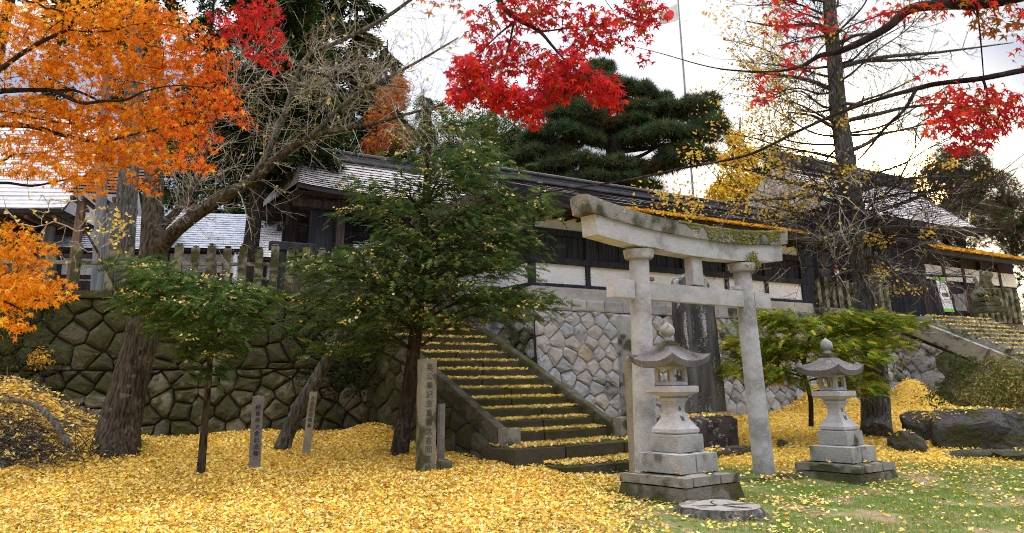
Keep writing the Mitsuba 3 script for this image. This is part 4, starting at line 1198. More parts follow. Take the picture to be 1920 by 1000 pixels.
def pillar(x0, lean, seed):
    n = 26
    zs = np.linspace(-0.3, 3.46, n)
    P = np.column_stack([x0 + lean * zs / 3.46, zs * 0, zs])
    return tube(P, np.linspace(0.182, 0.158, n), 28, True, 0.012, seed)


for i, (x0, l) in enumerate(((0.0, 0.10), (SP, -0.10))):
    ent(k + '__pillar', TF(pillar(x0, l, i)), 'granite', 40)
    xc = x0 + l
    prof = np.array([(0.165, 3.44), (0.215, 3.445), (0.235, 3.47), (0.25, 3.585), (0.0, 3.585)])
    m = trimesh.creation.revolve(prof, sections=28)
    m.apply_translation([xc, 0, 0])
    ent(k + '__pillar_collar', TF(m), 'granite', 35)


def lintel(xa, xb, zb, h, w, rise, slant, peak, n=40, dome=0.0, seed=0):
    xm, half = SP / 2, (xb - xa) / 2
    V, F = [], []
    for i in range(n + 1):
        x = xa + (xb - xa) * i / n
        u = (x - xm) / half
        z = zb + rise * abs(u) ** 2.3
        hh = h * (1 + 0.12 * abs(u) ** 3)
        for y, dz in ((-w / 2, 0.0), (-w / 2, hh), (0, hh + peak), (w / 2, hh), (w / 2, 0.0)):
            V.append((x + slant * u * dz, y, z + dz))
    V = np.array(V)
    V = V + 0.010 * (np.stack([meshkit.fbm(V * 3 + 5 * q + seed, 3, q) for q in range(3)], -1) - 0.5)
    for i in range(n):
        for q in range(5):
            a = i * 5 + q
            b = i * 5 + (q + 1) % 5
            F.append((a, a + 5, b + 5, b))
    t = []
    for a, b, c in ((0, 1, 2), (0, 2, 3), (0, 3, 4)):
        t.append((a, b, c))
        t.append((n * 5 + a, n * 5 + c, n * 5 + b))
    f = np.array(F)
    return V, np.vstack([f[:, [0, 1, 2]], f[:, [0, 2, 3]], np.array(t)])


ent(k + '__lower_lintel', TF(lintel(-0.98, SP + 0.98, 3.585, 0.30, 0.33, 0.13, 0.10, 0.0)), 'granite', 30)
ent(k + '__top_lintel', TF(lintel(-1.14, SP + 1.14, 3.885, 0.235, 0.42, 0.16, 0.22, 0.035, seed=4)), 'lintel_stone', 30)
for a, b in ((-0.62, -0.10), (0.28, SP - 0.28), (SP + 0.10, SP + 0.62)):
    ent(k + '__tie_beam', TF(rough_box(a - 0.12 * (a > 0 and a < 1), b + 0.12 * (a > 0 and a < 1), -0.085, 0.085, 2.79, 3.10, 0.15, 0.004, 3)), 'granite_cut', 40)
for x in (-0.26, 0.46):
    pass
ent(k + '__wedge', TF(box(0.22, 0.34, -0.10, -0.02, 3.10, 3.16, 0.01)), 'brown_wood')
ent(k + '__wedge', TF(box(SP - 0.42, SP - 0.24, -0.07, 0.05, 3.10, 3.17, 0.01)), 'granite')
ent(k + '__centre_strut', TF(rough_box(SP / 2 - 0.15, SP / 2 + 0.14, -0.10, 0.10, 3.10, 3.59, 0.12, 0.003, 5)), 'granite_cut', 40)


def moss_mat(n, fn, size, seed):
    """clumps of moss: small bumpy cushions at points given by fn"""
    g = np.random.default_rng(seed)
    base = trimesh.creation.icosphere(0)
    ms = []
    for i in range(n):
        p, nr = fn(g)
        s = size * g.uniform(0.5, 1.3)
        v = base.vertices * [s, s, s * 0.5] * (1 + 0.25 * g.normal(size=(len(base.vertices), 1)))
        R = rot_to(np.array([nr], float), np.array([g.uniform(0, 6)]))[0]
        ms.append((v @ R.T + p, base.faces))
    return cat_(ms)


def moss_top(g):
    x = SP + 1.05 - 3.1 * g.random() ** 1.5
    u = (x - SP / 2) / (SP / 2 + 1.14)
    z = 3.885 + 0.16 * abs(u) ** 2.3 + 0.235 * (1 + 0.12 * abs(u) ** 3)
    if g.random() < 0.55:
        return np.array([x, g.uniform(-0.21, 0.1), z + 0.005]), (0, -0.3, 1)
    c = meshkit.fbm(np.array([[x * 3.3, 0.0, 4.0]]), 3, 2)[0]
    d = g.random() ** 1.6 * np.clip((c - 0.40) * 1.1, 0.01, 0.24)
    return np.array([x, -0.212, z - d]), (0, -1, 0.3)


ent(k + '__moss', TF(moss_mat(2200, moss_top, 0.024, 1)), 'moss', True, kind='stuff')
ent(k + '__moss', TF(moss_mat(260, lambda g: (np.array([SP - 0.02 + g.normal(0, 0.085), -0.20 - 0.03 * g.random(), 3.60 + g.normal(0, 0.07)]), (0, -1, 0.2)), 0.022, 2)), 'moss', True, kind='stuff')
ent(k + '__moss', TF(moss_mat(90, lambda g: (np.array([0.16 + g.normal(0, 0.10), -0.19 - 0.04 * g.random(), 3.595 + 0.02 * g.random()]), (0, -0.5, 1)), 0.020, 3)), 'moss', True, kind='stuff')


# ---------------------------------------------------------------- lanterns
def square_loft(levels, n_arc=1):
    """square sections [(half side, z)] joined to a solid"""
    V, F = [], []
    for h, z in levels:
        V += [(-h, -h, z), (h, -h, z), (h, h, z), (-h, h, z)]
    for i in range(len(levels) - 1):
        for q in range(4):
            a, b = i * 4 + q, i * 4 + (q + 1) % 4
            F += [(a, b, b + 4), (a, b + 4, a + 4)]
    m = (len(levels) - 1) * 4
    F += [(0, 2, 1), (0, 3, 2), (m, m + 1, m + 2), (m, m + 2, m + 3)]
    return np.array(V, float), np.array(F)


def lantern_roof(half, z_mid, tip, z_top, half_top, seed):
    """four hollow-curved slopes with turned up corners"""
    n, r = 12, 9
    V, F = [], []
    for j in range(r + 1):
        t = j / r
        h = half + (half_top - half) * t
        zc = z_mid + (z_top - z_mid) * (0.55 * t + 0.45 * t * t)
        for q in range(4):
            for i in range(n):
                u = -1 + 2 * i / n
                up = tip * abs(u) ** 2.6 * (1 - t) ** 1.7
                x, y = u * h, -h
                for _ in range(q):
                    x, y = -y, x
                V.append((x, y, zc + up))
    m = 4 * n
    for j in range(r):
        for i in range(m):
            a, b = j * m + i, j * m + (i + 1) % m
            F += [(a, b, b + m), (a, b + m, a + m)]
    # under side: a rim, then in to the fire box
    o = len(V)
    for h, dz, k2 in ((half - 0.02, -0.085, 0.85), (half * 0.42, -0.075, 0.0)):
        for q in range(4):
            for i in range(n):
                u = -1 + 2 * i / n
                x, y = u * h, -h
                for _ in range(q):
                    x, y = -y, x
                V.append((x, y, z_mid + dz + tip * k2 * abs(u) ** 2.6))
    for i in range(m):
        b = (i + 1) % m
        F += [(i, o + b, b), (i, o + i, o + b), (o + i, o + m + b, o + b), (o + i, o + m + i, o + m + b)]
    F += [(o + m, o + m + i + 1, o + m + i) for i in range(1, m - 1)]
    V = np.array(V)
    V = V + 0.006 * (np.stack([meshkit.fbm(V * 9 + 5 * q + seed, 3, q) for q in range(3)], -1) - 0.5)
    return V, np.array(F)


def lantern(label, o, deg, stone, seed, words, lean=(0, 0)):
    f0 = Frame(o, deg)

    def f(m):
        v, fc = arr(m)
        v = v.copy()
        v[:, 0] += lean[0] * v[:, 2]
        v[:, 1] += lean[1] * v[:, 2]
        return f0((v, fc))
    k = thing('stone_lantern', label, 'stone lantern', 'pair of stone lanterns by the gate')
    P = ent(k + '__plinth', f(cat_([square_loft([(0.64, -0.25), (0.60, 0.06), (0.575, 0.21)])])), 'base_mossy')
    v, fc = square_loft([(0.64, -0.25), (0.605, 0.06), (0.575, 0.212)])
    m = trimesh.Trimesh(v, fc, process=False).subdivide().subdivide().subdivide()
    v = np.array(m.vertices)
    v += 0.02 * (np.stack([meshkit.fbm(v * 6 + 5 * q + seed, 3, q) for q in range(3)], -1) - 0.5)
    scene[P] = shape(f((v, m.faces)), 'base_mossy', 50)
    for a, b in ((-0.598, -0.42), (-0.417, 0.16), (0.163, 0.598)):
        ent(k + '__slab', f(rough_box(a, b, -0.598, 0.598, 0.212, 0.352, 0.13, 0.006, seed + int(a * 9))), stone[0], 40)
    for a, b in ((-0.395, -0.08), (-0.077, 0.395)):
        ent(k + '__step_block', f(rough_box(a, b, -0.395, 0.395, 0.352, 0.61, 0.12, 0.004, seed + 3 + int(a * 9), 0.01)), stone[1], 40)
    ent(k + '__step_block', f(rough_box(-0.272, 0.272, -0.272, 0.272, 0.612, 0.85, 0.11, 0.003, seed + 7, 0.008)), stone[1], 40)
    lv = [(0.215, 0.852), (0.234, 0.872), (0.236, 0.915), (0.228, 0.925)]
    for t in np.linspace(0, 1, 12)[1:]:
        lv.append((0.088 + 0.140 * (1 - t) ** 2.1 + 0.050 * max(0, t - 0.55) ** 2 / 0.2, 0.925 + 0.365 * t))
    lv += [(0.152, 1.292), (0.155, 1.33), (0.125, 1.335), (0.13, 1.345), (0.265, 1.405)]
    ent(k + '__stem', f(square_loft(lv)), stone[2], 25)
    ent(k + '__platform', f(box(-0.268, 0.268, -0.268, 0.268, 1.405, 1.492, 0.008)), stone[2])
    B = k + '__fire_box'
    h = 0.166
    fr = [box(-h, h, -h, h, 1.494, 1.555, 0.012), box(-h, h, -h, h, 1.725, 1.80, 0.012)]
    for x in (-1, 1):
        for y in (-1, 1):
            fr.append(box(min(x * h, x * (h - 0.062)), max(x * h, x * (h - 0.062)), min(y * h, y * (h - 0.062)), max(y * h, y * (h - 0.062)), 1.55, 1.73, 0.008))
    ent(B, f(cat_(fr)), stone[2])
    ent(B + '__window_frame', f(cat_([box(x, x + 0.012, -0.116, 0.116, 1.553, 1.566, 0.002) for x in (-h + 0.02, h - 0.034)])), 'granite_cut')
    ent(k + '__roof', f(lantern_roof(0.418, 1.835, 0.105, 2.055, 0.105, seed)), stone[3], 30)
    ent(k + '__roof_cap', f(square_loft([(0.105, 2.04), (0.112, 2.052), (0.112, 2.085), (0.085, 2.09), (0.078, 2.12), (0.05, 2.125)])), stone[0])
    pr = np.array([(0.0, 2.12), (0.058, 2.122), (0.062, 2.15), (0.045, 2.175), (0.052, 2.19), (0.085, 2.205), (0.106, 2.24), (0.107, 2.28), (0.090, 2.325), (0.052, 2.355), (0.022, 2.378), (0.0, 2.40)])
    ent(k + '__finial', f(trimesh.creation.revolve(pr, sections=24)), stone[1], 40)
    c = carving(words, 0.088, 1.45)[0], carving(words, 0.088, 1.45)[1]
    v = c[0].copy()
    zz = v[:, 2] + 1.185
    t = np.clip((zz - 0.925) / 0.365, 0, 1)
    v = np.column_stack([v[:, 0], v[:, 1] - (0.088 + 0.140 * (1 - t) ** 2.1 + 0.05 * np.maximum(0, t - 0.55) ** 2 / 0.2), zz])
    n0 = 0
    for ch in words:                                           # one part per character
        n1 = n0 + len(carving(ch, 0.088)[0])
        fc = c[1][(c[1][:, 0] >= n0) & (c[1][:, 0] < n1)] - n0
        ent(k + '__carved_character', f((v[n0:n1], fc)), 'ink')
        n0 = n1
    return k


L1 = lantern('larger stone lantern with brown roof, standing directly before the left pillar of the gate', (2.28, 12.0, -0.01), 39, ('granite_mossy', 'block_stone', 'granite_cut', 'roof_stone'), 1, '奉献', (-0.012, 0.012))
L2 = lantern('farther stone lantern on the grass right of the gate, before the dark tree trunk', (5.60, 14.6, -0.14), 39, ('granite_mossy', 'block_stone', 'granite_cut', 'roof_stone'), 9, '奉献', (-0.03, 0.02))
lt = []
for o in ((2.28, 12.0, -0.01), (5.60, 14.6, -0.14)):
    f = Frame(o, 39)
    n = 60
    x, y = rng.uniform(-0.58, 0.58, n), rng.uniform(-0.58, 0.58, n)
    kk = (np.abs(x) > 0.40) | (np.abs(y) > 0.40)
    q = f.p(np.column_stack([x, y, np.full(n, 0.355)]))[kk]
    lt.append(strew(q[:, 0], q[:, 1], q[:, 2], 0.05, 0.5, GOLD, 0.01, 0.3))
ent_leaves('fallen_leaf', join(*lt), 'few yellow leaves lying on the lantern plinths', 'fallen leaves', 'litter')

# ---------------------------------------------------------------- tall monument and slabs behind the gate
MF = Frame((3.56, 17.30, 0.91), 36)
k = thing('stone_monument', 'tall dark stone slab with pale streaks and a jagged top behind the gate', 'monument')
out = [(0.0, 0.0), (0.05, 1.2), (0.03, 2.25), (0.08, 2.72), (0.16, 2.80), (0.30, 2.78), (0.42, 2.90), (0.55, 2.86), (0.62, 2.74), (0.78, 2.98), (0.90, 2.92), (1.08, 2.72), (1.22, 2.50), (1.26, 1.6), (1.33, 0.8), (1.38, 0.0)]
m = trimesh.creation.extrude_polygon(Polygon(out), 0.30, engine='earcut')
v = np.array(m.vertices)
m = trimesh.Trimesh(np.column_stack([v[:, 0], 0.30 - v[:, 2], v[:, 1]]), m.faces[:, ::-1])
m = m.subdivide_to_size(0.12)
v = np.array(m.vertices)
v[:, 0] *= 0.86
v += 0.05 * (np.stack([meshkit.fbm(v * 3 + 7 * q, 4, q) for q in range(3)], -1) - 0.5)
ent(k + '__slab', MF((v, m.faces)), 'stele_stone', 35)
bf = Frame((3.48, 16.70, 0.31), 36)
bf.o[2] = 0.2
ent(k + '__base_stone', bf(rough_box(-0.25, 1.35, -0.1, 0.9, -0.2, 0.66, 0.12, 0.05, 4, 0.05)), 'dark_slab', 40)
n = 420
x, y = rng.uniform(-0.2, 1.3, n), rng.uniform(-0.1, 0.85, n)
q = bf.p(np.column_stack([x, y, np.full(n, 0.66)]))
ent_leaves('fallen_leaf', strew(q[:, 0], q[:, 1], q[:, 2], 0.06, 0.5, GOLD, 0.01, 0.2), 'yellow leaves covering the dark base stone of the monument', 'fallen leaves', 'litter')
k = thing('stone_slab', 'narrow grey stone slab against the pale wall, left of the gate pillar', 'slab')
f = Frame((2.27, 17.90, 0.75), 30)
ent(k + '__face', f(rough_box(0, 0.42, -0.12, 0.12, -0.6, 2.22, 0.14, 0.02, 8, 0.03)), 'wall_stone_3', 40)
f = Frame((1.91, 14.20, 0.24), 36)
k = thing('stone_slab', 'low weathered tan and brown slab just behind the left gate pillar', 'slab')
ent(k + '__face', f(rough_box(-0.02, 0.42, -0.10, 0.12, -0.3, 1.75, 0.12, 0.02, 11, 0.04)), 'tan_stone', 40)


# ---------------------------------------------------------------- inscribed posts
def stone_post(label, o, deg, h, w, d, m, words, size, lean, top=0.0, rx=0.0, ink='ink'):
    f0 = Frame(o, deg)

    def f(mm):
        v, fc = arr(mm)
        v = v.copy()
        v[:, 0] += lean * v[:, 2]
        v[:, 1] += rx * v[:, 2]
        return f0((v, fc))
    k = thing('stone_post', label, 'inscribed post')
    ent(k + '__shaft', f(rough_box(-w / 2, w / 2, -d / 2, d / 2, -0.3, h, 0.1, 0.004, int(h * 50), 0.012)), m, 40)
    if words:
        for i, ch in enumerate(words):
            v, fc = carving(ch, size)
            ent(k + '__carved_character', f((v + [0.0, -d / 2 - 0.003, h - top - size * 0.7 - i * size * 1.12], fc)), ink)
    return k


stone_post('smooth grey memorial post with black writing standing in the leaves left of the steps', (-4.31, 14.13, 0.24), 24, 1.16, 0.19, 0.19, 'post_stone', '岐阜県大会記念樹', 0.092, -0.02, 0.12)
stone_post('pale speckled memorial post leaning right beside the slanting trunk', (-3.80, 15.45, 0.35), 12, 1.10, 0.165, 0.10, 'post_pale', '大会記念植樹', 0.085, 0.07, 0.06)
kk = stone_post('tall mossy square post with carved characters near the foot of the steps', (-1.44, 13.64, 0.21), 27, 1.74, 0.28, 0.25, 'post_mossy', '英公奉記念直銀念吉同三陸', 0.125, 0.0, 0.05, ink='carved')
f = Frame((-1.28, 13.79, 0.21), 27)
ent(kk + '__foot_stone', f(rough_box(0.03, 0.25, -0.10, 0.14, -0.1, 0.17, 0.08, 0.01, 3)), 'post_mossy', 40)
stone_post('short slim grey post right behind the tall mossy post', (-1.24, 14.14, 0.24), 27, 1.0, 0.12, 0.12, 'post_stone', '', 0.1, 0.0)


# ---------------------------------------------------------------- rocks, stump, sign, statue, flag
ROCK_LEAVES = []


def rock(label, o, r, seed, m='rock', deg=0, cat='rock', flat=0.85):
    s = trimesh.creation.icosphere(5 if r[0] > 0.9 else 4)
    v = np.array(s.vertices)
    q = v * 1.1 + seed * 3.7
    v = v * (1 + 0.9 * (meshkit.fbm(q, 4, seed) - 0.5))[:, None]
    g = np.random.default_rng(seed)
    for _ in range(14):                                        # planes of cleavage
        d = g.normal(size=3)
        d[2] *= 0.5
        d /= np.linalg.norm(d)
        c = g.uniform(0.55, 0.85)
        e = np.maximum(v @ d - c, 0)
        v -= 0.92 * e[:, None] * d
    v = v + v * (0.10 * (meshkit.fbm(v * 5 + seed, 4, seed + 1) - 0.5) + 0.05 * np.abs(meshkit.fbm(v * 9 + seed, 3, seed) - 0.5))[:, None]
    v[:, 2] = np.minimum(v[:, 2], flat + 0.1 * (meshkit.fbm(q * 2, 3, 2) - 0.5)[:])
    tri = trimesh.Trimesh(v * np.asarray(r), s.faces, process=False)
    up = np.nonzero((tri.face_normals[:, 2] > 0.75) & (tri.triangles_center[:, 2] > 0.02))[0]
    c = Frame(o, deg).p(tri.triangles_center[up])
    if len(c):
        w = meshkit.fbm(c * 1.6 + seed, 3, 5) > 0.50
        c = c[w]
        if len(c):
            i = g.integers(0, len(c), int(170 * r[0] * r[1]) + 6)
            ROCK_LEAVES.append(c[i] + g.normal(0, 0.02, (len(i), 3)) * [1, 1, 0])
    v = v * np.asarray(r)
    return ent('rock', Frame(o, deg)((v, s.faces)), m, 40, label, cat)


rock('small mossy boulder left of the rock group at right', (7.89, 17.12, 0.19), (0.48, 0.40, 0.42), 3, deg=20)
rock('dark angular boulder at the left end of the long rock', (8.88, 18.20, 0.39), (0.62, 0.6, 0.62), 4, deg=30)
rock('long low dark boulder under the bush at the right edge', (9.44, 17.30, 0.23), (1.45, 0.7, 0.80), 5, deg=-8)
rock('big dark boulder cut by the right edge of the picture', (10.21, 16.90, 0.22), (0.95, 0.7, 0.85), 6, deg=10)
rock('flat mossy ledge stone before the long boulder', (8.70, 16.20, 0.10), (0.95, 0.40, 0.16), 7, deg=-4)
rock('flat ledge stone with leaves right before the long boulder', (9.43, 15.90, 0.14), (0.75, 0.35, 0.15), 8, deg=6)
rock('flat leaf covered stone behind the boulders under the bush', (10.14, 19.30, 0.62), (0.85, 0.5, 0.30), 9)
rock('round grey stone on the leaves just right of the gate', (5.40, 17.33, 0.24), (0.17, 0.15, 0.17), 11)
rock('low dark stone at the foot of the right gate pillar, left side', (4.48, 16.77, 0.18), (0.45, 0.26, 0.16), 12)
rock('low dark stone before the monument base', (3.96, 16.69, 0.17), (0.42, 0.24, 0.14), 13)
rock('flat stone lying in the grass between gate and far lantern', (4.59, 14.48, -0.03), (0.30, 0.2, 0.07), 14)
rock('flat paving stone sunk in the grass at the right gate pillar', (3.90, 14.10, -0.03), (0.42, 0.25, 0.05), 15)
rock('small flat stone left of the near lantern plinth', (1.39, 12.39, 0.02), (0.16, 0.12, 0.05), 16)
rock('dark rock at the left edge of the picture in the leaves', (-8.44, 14.06, 0.39), (0.30, 0.2, 0.16), 18)
rock('greenish boulder showing behind the far lantern stem', (10.11, 23.40, 1.69), (0.42, 0.3, 0.5), 19)

c = np.vstack(ROCK_LEAVES)
ent_leaves('fallen_leaf', strew(c[:, 0], c[:, 1], c[:, 2], 0.062, 0.5, GOLD, 0.012, 0.25), 'drifts of yellow leaves lying on the tops of the boulders', 'fallen leaves', 'litter')


def weed(label, o, n, size, seed, col=((0.10, 0.20, 0.04), (0.16, 0.27, 0.06))):
    g = np.random.default_rng(seed)
    k = thing('weed', label, 'weed')
    P = np.array(o) + g.normal(0, 1, (n, 3)) * [0.07, 0.05, 0.0] + [0, 0, 0.01]
    d = np.column_stack([g.normal(0, 0.6, n), g.normal(0, 0.6, n), g.uniform(0.3, 1.0, n)])
    ent_leaves(k + '__leaf', scatter(*OVAL, dir_to(d, np.array([0, 0, 1.0])), P, size * g.uniform(0.6, 1.3, n), vary(col, n, 0.2)))


weed('small green weeds at the foot of the near lantern plinth', (2.09, 11.10, 0.00), 16, 0.10, 1)
weed('single broad green leaf sprout by the near lantern and the stump', (2.62, 11.62, -0.02), 6, 0.16, 2)
weed('low green weeds at the right end of the lowest step', (1.47, 14.60, 0.09), 26, 0.09, 3)
weed('green tuft at the foot of the leaning tree', (-6.89, 15.59, 0.53), 22, 0.10, 4)

k = thing('tree_stump', 'low cracked grey tree stump in the grass before the near lantern', 'stump')
ST_O = np.array((2.48, 10.65, -0.03))
STUMP = (ST_O[0], ST_O[1])
th = np.linspace(0, 2 * np.pi, 64, endpoint=False)
rr = 0.50 * (1 + 0.30 * (meshkit.fbm(np.stack([np.cos(th) * 1.7, np.sin(th) * 1.7, th * 0], -1), 3, 4) - 0.5) + 0.05 * np.abs(np.sin(5 * th)))
V, F = [], []
for s, z in ((1.32, -0.08), (1.16, 0.01), (1.05, 0.06), (1.0, 0.105), (0.97, 0.115)):
    V += [(ST_O[0] + a * s * math.cos(t), ST_O[1] + a * s * math.sin(t) * 0.92, ST_O[2] + z + 0.02 * math.sin(7 * t) * (z < 0.1)) for a, t in zip(rr, th)]
for q in range(4):
    for i in range(64):
        a, b = q * 64 + i, q * 64 + (i + 1) % 64
        F.append((a, b, b + 64, a + 64))
ent(k + '__bark', (np.array(V), np.array(F)), 'bark_grey', 60)
V, F = [], []
for q, s in enumerate((0.968, 0.7, 0.4, 0.12)):
    for a, t in zip(rr, th):
        p = np.array([ST_O[0] + a * s * math.cos(t), ST_O[1] + a * s * math.sin(t) * 0.92, 0])
        V.append((p[0], p[1], ST_O[2] + 0.117 + 0.03 * (meshkit.fbm(np.array([[p[0] * 5, p[1] * 5, 1.0]]), 3, 3)[0] - 0.5)))
for q in range(3):
    for i in range(64):
        a, b = q * 64 + i, q * 64 + (i + 1) % 64
        F.append((a, b, b + 64, a + 64))
F = np.array(F)
F = np.vstack([F[:, [0, 1, 2]], F[:, [0, 2, 3]], [(192 + 0, 192 + i, 192 + i + 1) for i in range(1, 63)]])
ent(k + '__cut_face', (np.array(V), F), 'stump_top', True)
cr = []
for (a0, a1, r0) in ((0.3, 0.1, 0.95), (2.2, 1.5, 0.8), (4.0, 3.3, 0.7), (5.2, 5.5, 0.9)):
    P = [(ST_O[0] + 0.5 * r0 * t * math.cos(a0 + (a1 - a0) * t), ST_O[1] + 0.46 * r0 * t * math.sin(a0 + (a1 - a0) * t), ST_O[2] + 0.121) for t in np.linspace(0.1, 1, 7)]
    cr.append(tube(P, [0.003, 0.005, 0.007, 0.006, 0.007, 0.005, 0.003], 5))
ent(k + '__crack', cat_(cr), 'joint')

# notice board
k = thing('notice_board', 'tall white notice board with green bands leaning on the terrace at right', 'sign')
NF = Frame((14.27, 27.00, 3.67), 30)


def lean_board(m):
    v, fc = arr(m)
    v = v.copy()
    v[:, 0] -= 0.20 * v[:, 2]
    return NF((v, fc))


ent(k + '__panel', lean_board(box(0, 0.52, 0, 0.03, 0.0, 1.16, 0.004)), 'sign_white')
ent(k + '__band', lean_board(box(-0.003, 0.523, -0.004, 0.034, 1.0, 1.165, 0.004)), 'sign_green')
ent(k + '__band', lean_board(box(-0.003, 0.523, -0.004, 0.034, -0.02, 0.085, 0.004)), 'sign_green')
ms = []
for i, (a, b) in enumerate([(0.10, 0.34), (0.08, 0.40), (0.08, 0.46), (0.06, 0.44), (0.06, 0.40), (0.10, 0.45), (0.06, 0.42), (0.06, 0.30)]):
    z = 0.94 - i * 0.055 - (0.28 if i > 4 else 0)
    ms.append(box(a, b, -0.004, -0.001, z - 0.009, z + 0.009, 0.001))
ent(k + '__print', lean_board(cat_(ms)), 'ink_grey')
ent(k + '__picture', lean_board(box(0.10, 0.42, -0.004, -0.001, 0.47, 0.60, 0.001)), 'tan_stone')
k = thing('notice_board', 'small red and white sign hanging beside the bare tree trunk on the terrace', 'sign')
f = Frame((10.19, 25.50, 4.73), 30)
ent(k + '__panel', f(box(0, 0.20, 0, 0.02, 0, 0.30, 0.003)), 'sign_white')
ent(k + '__band', f(box(-0.003, 0.203, -0.003, 0.023, 0.14, 0.303, 0.003)), 'sign_red')
ent(k + '__pole', f(tube([(0.1, 0.03, 0.1), (0.1, 0.03, -1.2)], 0.02, 8)), 'grey_wood')
k = thing('notice_board', 'grey board standing behind the white notice board', 'sign')
f = Frame((15.01, 27.60, 3.73), 30)
ent(k + '__panel', f(box(0, 0.6, 0, 0.05, 0, 0.55, 0.01)), 'grey_wood')
ent(k + '__leg', f(box(0.56, 0.63, -0.03, 0.06, -0.05, 0.62, 0.01)), 'brown_wood')

# guardian lion-dog on a stepped base
k = thing('guardian_statue', 'dark stone guardian lion dog seated on its base above the right steps', 'statue')
KF = Frame((15.45, 26.60, 3.61), 20)
bones = [((0.0, 0, 0.55), 0.20, (0.04, -0.05, 0.85), 0.19), ((0.04, -0.05, 0.85), 0.19, (0.0, -0.14, 1.12), 0.16), ((0.0, -0.14, 1.12), 0.17, (0.0, -0.28, 1.14), 0.12),
         ((-0.10, -0.18, 0.85), 0.08, (-0.12, -0.24, 0.56), 0.06), ((0.12, -0.18, 0.85), 0.08, (0.12, -0.24, 0.56), 0.06), ((-0.16, 0.05, 0.60), 0.13, (-0.2, -0.15, 0.55), 0.07),
         ((0.16, 0.05, 0.60), 0.13, (0.2, -0.15, 0.55), 0.07), ((0, 0.18, 0.65), 0.09, (0.0, 0.26, 1.05), 0.06), ((-0.12, -0.1, 1.24), 0.05, (-0.14, -0.12, 1.30), 0.03), ((0.12, -0.1, 1.24), 0.05, (0.14, -0.12, 1.30), 0.03)]
body = None
for a, ra, b, rb in bones:
    h = trimesh.convex.convex_hull(np.vstack([trimesh.creation.icosphere(2, ra).vertices + a, trimesh.creation.icosphere(2, rb).vertices + b]))
    mm = manifold3d.Manifold(manifold3d.Mesh(np.array(h.vertices, np.float32), np.array(h.faces, np.uint32)))
    body = mm if body is None else body + mm
mm = body.refine_to_length(0.05).to_mesh()
t = trimesh.Trimesh(mm.vert_properties[:, :3], mm.tri_verts)
trimesh.smoothing.filter_taubin(t, iterations=8)
v = np.array(t.vertices)
v += 0.03 * (np.stack([meshkit.fbm(v * 14 + 7 * q, 3, q) for q in range(3)], -1) - 0.5)
ent(k + '__body', KF((v, t.faces)), 'old_stone_1', True)
for q, (h, a, b) in enumerate(((0.40, -0.05, 0.16), (0.33, 0.16, 0.30), (0.30, 0.30, 0.47))):
    ent(k + '__base_block', KF(rough_box(-h, h, -h, h, a, b, 0.15, 0.006, q)), 'old_stone_0', 40)

# flagpole far behind
FO = np.array((10.63, 46.00, 17.89))
k = thing('flagpole', 'tall slim metal flagpole rising against the sky behind the pine', 'flagpole')
ent(k + '__pole', tube([(FO[0], FO[1], TZ), (FO[0], FO[1], 22), (FO[0] - 0.0, FO[1], 26.6)], [0.075, 0.06, 0.04], 10), 'pole_metal')
ent(k + '__finial', trimesh.creation.icosphere(2, 0.09).apply_translation([FO[0], FO[1], 26.65]), 'pole_metal', True)
nu, nv = 25, 17
U, Vv = np.meshgrid(np.linspace(0, 1, nu), np.linspace(0, 1, nv))
fx = FO[0] - 0.07 - 1.22 * U * (1 - 0.12 * Vv)
fz = 24.4 - 1.12 * Vv - 0.62 * U * (1 - 0.55 * Vv) + 0.05 * np.sin(6 * U + 2 * Vv)
fy = FO[1] + 0.16 * np.sin(7 * U + 1.5 * Vv) * U
V = np.stack([fx, fy, fz], -1).reshape(-1, 3)
i, j = np.meshgrid(np.arange(nu - 1), np.arange(nv - 1))
a = (j * nu + i).ravel()
F = np.stack([a, a + 1, a + 1 + nu, a + nu], 1)
inside = (((U - 0.52) * 1.22) ** 2 + ((Vv - 0.5) * 1.12) ** 2).ravel() < 0.40 ** 2
kf = thing('flag', 'white flag with a red disc hanging from the flagpole', 'flag')
ent(kf + '__cloth', (V, F), 'flag_white', True)
tt = np.linspace(0, 2 * np.pi, 29)[:-1]
R, A = np.meshgrid(np.linspace(0, 1, 6), tt, indexing='ij')


def flag_pt(u, v):
    return np.stack([FO[0] - 0.07 - 1.22 * u * (1 - 0.12 * v), FO[1] + 0.16 * np.sin(7 * u + 1.5 * v) * u, 24.4 - 1.12 * v - 0.62 * u * (1 - 0.55 * v) + 0.05 * np.sin(6 * u + 2 * v)], -1)


u, v2 = 0.52 + 0.30 * R * np.cos(A), 0.5 + 0.34 * R * np.sin(A)
D = flag_pt(u, v2).reshape(-1, 3)
f = []
for q in range(5):
    for i in range(28):
        a, b = q * 28 + i, q * 28 + (i + 1) % 28
        f.append((a, b, b + 28, a + 28))
for dy in (-0.012, 0.012):
    ent(kf + '__disc', (D + [0, dy, 0], np.array(f)), 'flag_red', True)

# ---------------------------------------------------------------- trees
def limb(P, r, n=10, lump=0.06, seed=0, k=6):
    P, r = smooth_path(P, r, k)
    return tube(P, r, n, True, lump, seed), P


def foot(P, r0, spread=1.6):
    """widens the first stretch of a trunk to its root flare"""
    return P


